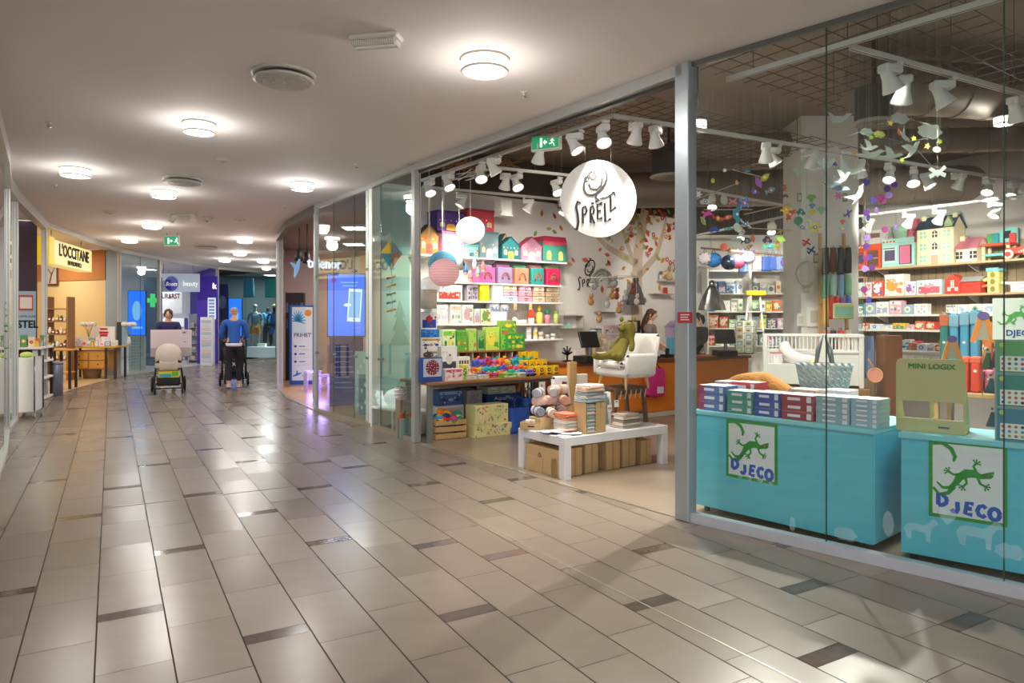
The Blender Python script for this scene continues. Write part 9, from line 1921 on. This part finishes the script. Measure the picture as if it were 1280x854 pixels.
# mannequins
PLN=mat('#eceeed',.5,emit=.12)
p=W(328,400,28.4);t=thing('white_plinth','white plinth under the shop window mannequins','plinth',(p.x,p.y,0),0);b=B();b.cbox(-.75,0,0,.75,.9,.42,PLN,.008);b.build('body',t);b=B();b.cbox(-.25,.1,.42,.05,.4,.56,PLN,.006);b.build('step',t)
def mannequin(px,Y,z,top,bottom,lab,skinc='#b98a6c',short=True,hat=None):
 p=W(px,400,Y);t=thing('mannequin',lab,'mannequin',(p.x,p.y,z),.3);J=[((0,0,.95),(.14,.1)),((0,0,1.12),(.11,.08)),((0,0,1.32),(.15,.1)),((0,0,1.46),.05),((0,0,1.56),(.07,.08)),((0,-.0,1.66),(.07,.08)),((-.2,0,1.36),.045),((-.28,.03,1.12),.036),((-.24,-.1,.9),.026),((.2,0,1.36),.045),((.28,.03,1.12),.036),((.26,-.08,.88),.026),((-.1,0,.8),.08),((-.12,0,.45),.05),((-.14,.03,.05),.034),((.1,0,.8),.08),((.14,-.06,.45),.05),((.16,-.04,.05),.034)]
 b=B();v,f=skin(J,[(0,1),(1,2),(2,3),(3,4),(4,5),(2,6),(6,7),(7,8),(2,9),(9,10),(10,11),(0,12),(12,13),(13,14),(0,15),(15,16),(16,17)]);b.add(v,f,m_(skinc),True);b.build('body',t)
 b=B();v,f=skin([((0,0,.92),(.17,.13)),((0,0,1.3),(.17,.12)),((0,0,1.42),(.09,.08)),((-.2,0,1.37),.06),((-.28,.03,1.12),.055),((.2,0,1.37),.06),((.28,.03,1.12),.055)],[(0,1),(1,2),(1,3),(3,4),(1,5),(5,6)]);b.add(v,f,m_(top),True);b.build('jacket',t)
 e=.5 if short else.12;b=B();v,f=skin([((0,0,.95),(.165,.125)),((-.1,0,.78),.11),((-.12,0,e),.1),((.1,0,.78),.11),((.14,-.04,e),.1)],[(0,1),(1,2),(0,3),(3,4)]);b.add(v,f,m_(bottom),True);b.build('trousers',t)
 if hat:b=B();b.ell((0,0,1.68),(.09,.1,.08),m_(hat),12,8);b.build('hat',t)
mannequin(319,28.6,.42,'#8fa0b4','#f0a01c','mannequin in grey jacket and orange shorts on the white plinth','#c8b8a8',True,'#b9a89c');mannequin(335,29.2,.42,'#3fa8d0','#22242a','mannequin in cyan top and black trousers on the white plinth','#33302e',False)
mannequin(343,28.4,.42,'#2f6fc8','#2f6fc8','mannequin in blue clothes partly behind the phone shop post','#333333',True,'#e8d83c')
for i,(px,py,c,lab)in enumerate(((311,372,'#3fb8d8','turquoise garment hanging high in the clothes window'),(338,372,'#4fc8b8','mint shirt hanging far right in the clothes window'))):q=W(px,py,27.9);t=softbag(q,0,.42,.14,.75,c,lab,False,'hanging_shirt','shirt',i+2);b=B();b.tube([(0,0,.74),(0,0,H-q.z)],.004,CH,4);b.build('hanging_wire',t)
# ================================================================ PEOPLE IN THE HALL
PX,PY=-7.13,14.45;BK=mat('#1c1c20',.6)
t=thing('pram','black framed pram with pale beige hood pushed by the woman in navy','pram',(PX,PY,0),.46)
b=B()
for s_ in(-1,1):b.tube([(s_*.27,-.28,.12),(s_*.24,.0,.5),(s_*.24,.4,.98)],.017,BK,8);b.tube([(s_*.29,.36,.16),(s_*.24,0,.5),(s_*.2,-.1,.62)],.017,BK,8)
b.tube([(-.24,.4,.98),(.24,.4,.98)],.02,BK,8);b.tube([(-.27,-.28,.12),(.27,-.28,.12)],.014,BK,6);b.tube([(-.29,.36,.16),(.29,.36,.16)],.014,BK,6);b.build('chassis',t)
for x,y,r in((-.25,-.29,.12),(.25,-.29,.12),(-.31,.36,.16),(.31,.36,.16)):
 b=B();b.tube([(x,y+r*.85*math.cos(a),r+r*.85*math.sin(a))for a in[2*PI*i/22 for i in range(22)]],r*.16,BK,8,closed=True);b.cyl((x-.02,y,r),(x+.02,y,r),.03,None,CH,10)
 for i in range(6):a=PI*i/3;b.tube([(x,y,r),(x,y+r*.82*math.cos(a),r+r*.82*math.sin(a))],.007,CH,4)
 b.build('wheel',t)
BG=mat('#cdbfb2',.85,var=.05,bump=.2)
b=B();n=16;vs_=[]
for j in range(9):
 a=-.25+j*(PI*.62)/8
 for i in range(n+1):c=PI*i/n;vs_.append((.25*math.cos(c),-.05-.30*math.sin(a)*math.sin(c)**.5*1.0,.70+.33*math.cos(a)*math.sin(c)**.6))
b.add(vs_,[(j*(n+1)+i,j*(n+1)+i+1,(j+1)*(n+1)+i+1,(j+1)*(n+1)+i)for j in range(8)for i in range(n)],BG,True);b.build('hood',t)
b=B();b.cbox(-.25,-.36,.46,.25,.38,.72,BG,.08,True);b.build('carrycot',t)
b=B();b.cbox(-.22,-.3,.17,.22,.3,.36,BK,.03,True);b.build('basket',t);b=B();b.cbox(-.19,-.335,.34,.2,-.29,.47,m_('#e3d83c'),.01);b.box(-.17,-.34,.35,.05,-.335,.42,m_('#3fa8b8'));b.box(.06,-.34,.37,.18,-.335,.46,m_('#5fb83c'));b.build('nappy_pack',t)
t=thing('carried_box','large pale pink flat carton lying across the pram before the woman','carton',(PX-.0,PY+.14,.735),.46);b=B();b.T=Matrix.Rotation(-.1,4,'X');b.cbox(-.40,.0,.02,.38,.22,.58,mat('#d3c2c4',.6),.006);b.T=None;b.build('carton',t);b=B();b.T=Matrix.Rotation(-.1,4,'X');b.box(-.40,-.003,.02,.38,0,.2,m_('#a89c9c'));b.box(.2,-.003,.5,.27,0,.54,m_('#9a5f9c'));b.box(.22,-.003,.31,.27,0,.325,m_('#7a7070'));b.T=None;b.build('printed_band',t)
figure('woman with dark hair in a navy top behind the pram and big carton',(PX-.33,PY+.66,0),.46,(((-.27,-.1,1.14),(-.27,-.30,1.24)),((.27,-.1,1.14),(.22,-.30,1.25))),lean=.12,hgt=1.70,top='#2a2858',bottom='#2c2e38',hair='#3f2a22',head_tilt=.28,head_turn=-.15,ponytail=True,sleeves='short')
SX,SY=-6.53,16.35
t=thing('stroller','black stroller with bag pushed away by the man in the blue jacket','stroller',(SX,SY,0),PI+.38)
b=B()
for s_ in(-1,1):b.tube([(s_*.27,.22,.14),(s_*.26,-.1,.55),(s_*.25,-.05,.6)],.016,BK,8);b.tube([(s_*.25,-.35,.14),(s_*.26,.0,.6),(s_*.26,.38,1.05)],.016,BK,8)
b.tube([(-.26,.38,1.05),(.26,.38,1.05)],.02,BK,8);b.tube([(-.29,.22,.15),(.29,.22,.15)],.012,BK,6);b.build('chassis',t)
for x,y,r in((-.30,.22,.15),(.30,.22,.15),(-.2,-.38,.12),(.2,-.38,.12)):
 b=B();b.tube([(x,y+r*.85*math.cos(a),r+r*.85*math.sin(a))for a in[2*PI*i/22 for i in range(22)]],r*.17,BK,8,closed=True);b.cyl((x-.02,y,r),(x+.02,y,r),.03,None,CH,10)
 for i in range(6):a=PI*i/3;b.tube([(x,y,r),(x,y+r*.82*math.cos(a),r+r*.82*math.sin(a))],.007,CH,4)
 b.build('wheel',t)
b=B();b.cbox(-.24,-.3,.42,.24,.16,.98,BK,.1,True);b.build('seat_body',t);b=B();b.cbox(-.2,-.2,.16,.2,.2,.42,mat('#26262a',.8),.04,True);b.build('basket',t)
b=B();b.cbox(-.2,.2,.3,.2,.3,.62,BK,.03,True);b.stroke([(-.03,.46),(.04,.54)],.014,.3,.304,m_('#e9e9ea'));b.stroke([(.04,.45),(-.02,.53)],.014,.3,.304,m_('#e9e9ea'));b.build('hanging_bag',t)
figure('man with short fair hair in a blue jacket pushing the black stroller away',(-6.2,15.52,0),PI+.38,(((-.27,-.12,1.16),(-.22,-.38,1.10)),((.27,-.12,1.16),(.22,-.38,1.10))),(((-.1,-.08,.5),(-.1,-.02,.09),(-.12,-.16,.04)),((.1,.02,.5),(.1,.16,.11),(.1,.03,.05))),hgt=1.76,top='#2f62b8',bottom='#17171c',hair='#b89a7c',female=False,bald=True,shoes='#cdbb9c',lean=.04)
b=B();b.lathe([(.17,0),(.175,.07),(.16,.07)],m_('#e9e4e6'),20,sx=1,sy=.75);o=b.build('shirt_hem',[x for x in bpy.data.objects if x.get('label','').startswith('man with short')][0]);o.location=(0,-.0,.93)
# green plant and door sign on the nearest left glass
p=W(2,400,8.9);t=thing('potted_plant','leafy green plant cut by the left picture edge','plant',(p.x-.16,p.y,0));b=B();b.lathe([(.12,0),(.16,.9),(.14,.9),(0,.85)],m_('#2c2c30'),16);b.build('pot',t);b=B();rr=random.Random(6)
for i in range(110):a,h=rr.uniform(0,6.28),rr.uniform(1.0,1.75);d=rr.uniform(.03,.17);c=Vector((d*math.cos(a),d*math.sin(a),h));b.ell(c,(.06,.03,.012),mat('#3f8a34',.5,var=.3),8,5,Euler((rr.uniform(-1,1),rr.uniform(-1,1),a)).to_matrix())
for i in range(6):b.tube([(0,0,.85),(.1*math.cos(i),.1*math.sin(i),1.3)],.006,mat('#4f7a34',.6),5)
b.build('foliage',t)
# emergency red plate on the entrance post
q=W(856,397,5.17);t=thing('red_plate','small red plate with white lettering on the entrance post','sign',q,0);b=B();b.cbox(-.055,-.012,-.04,.055,.0,.04,m_('#b8202c'),.004);b.build('plate',t);b=B()
for i in range(3):b.box(-.035,-.014,-.02+.018*i,.03-.01*(i%2),-.012,-.012+.018*i,m_('#f2e4e4'))
b.build('printed_lines',t)
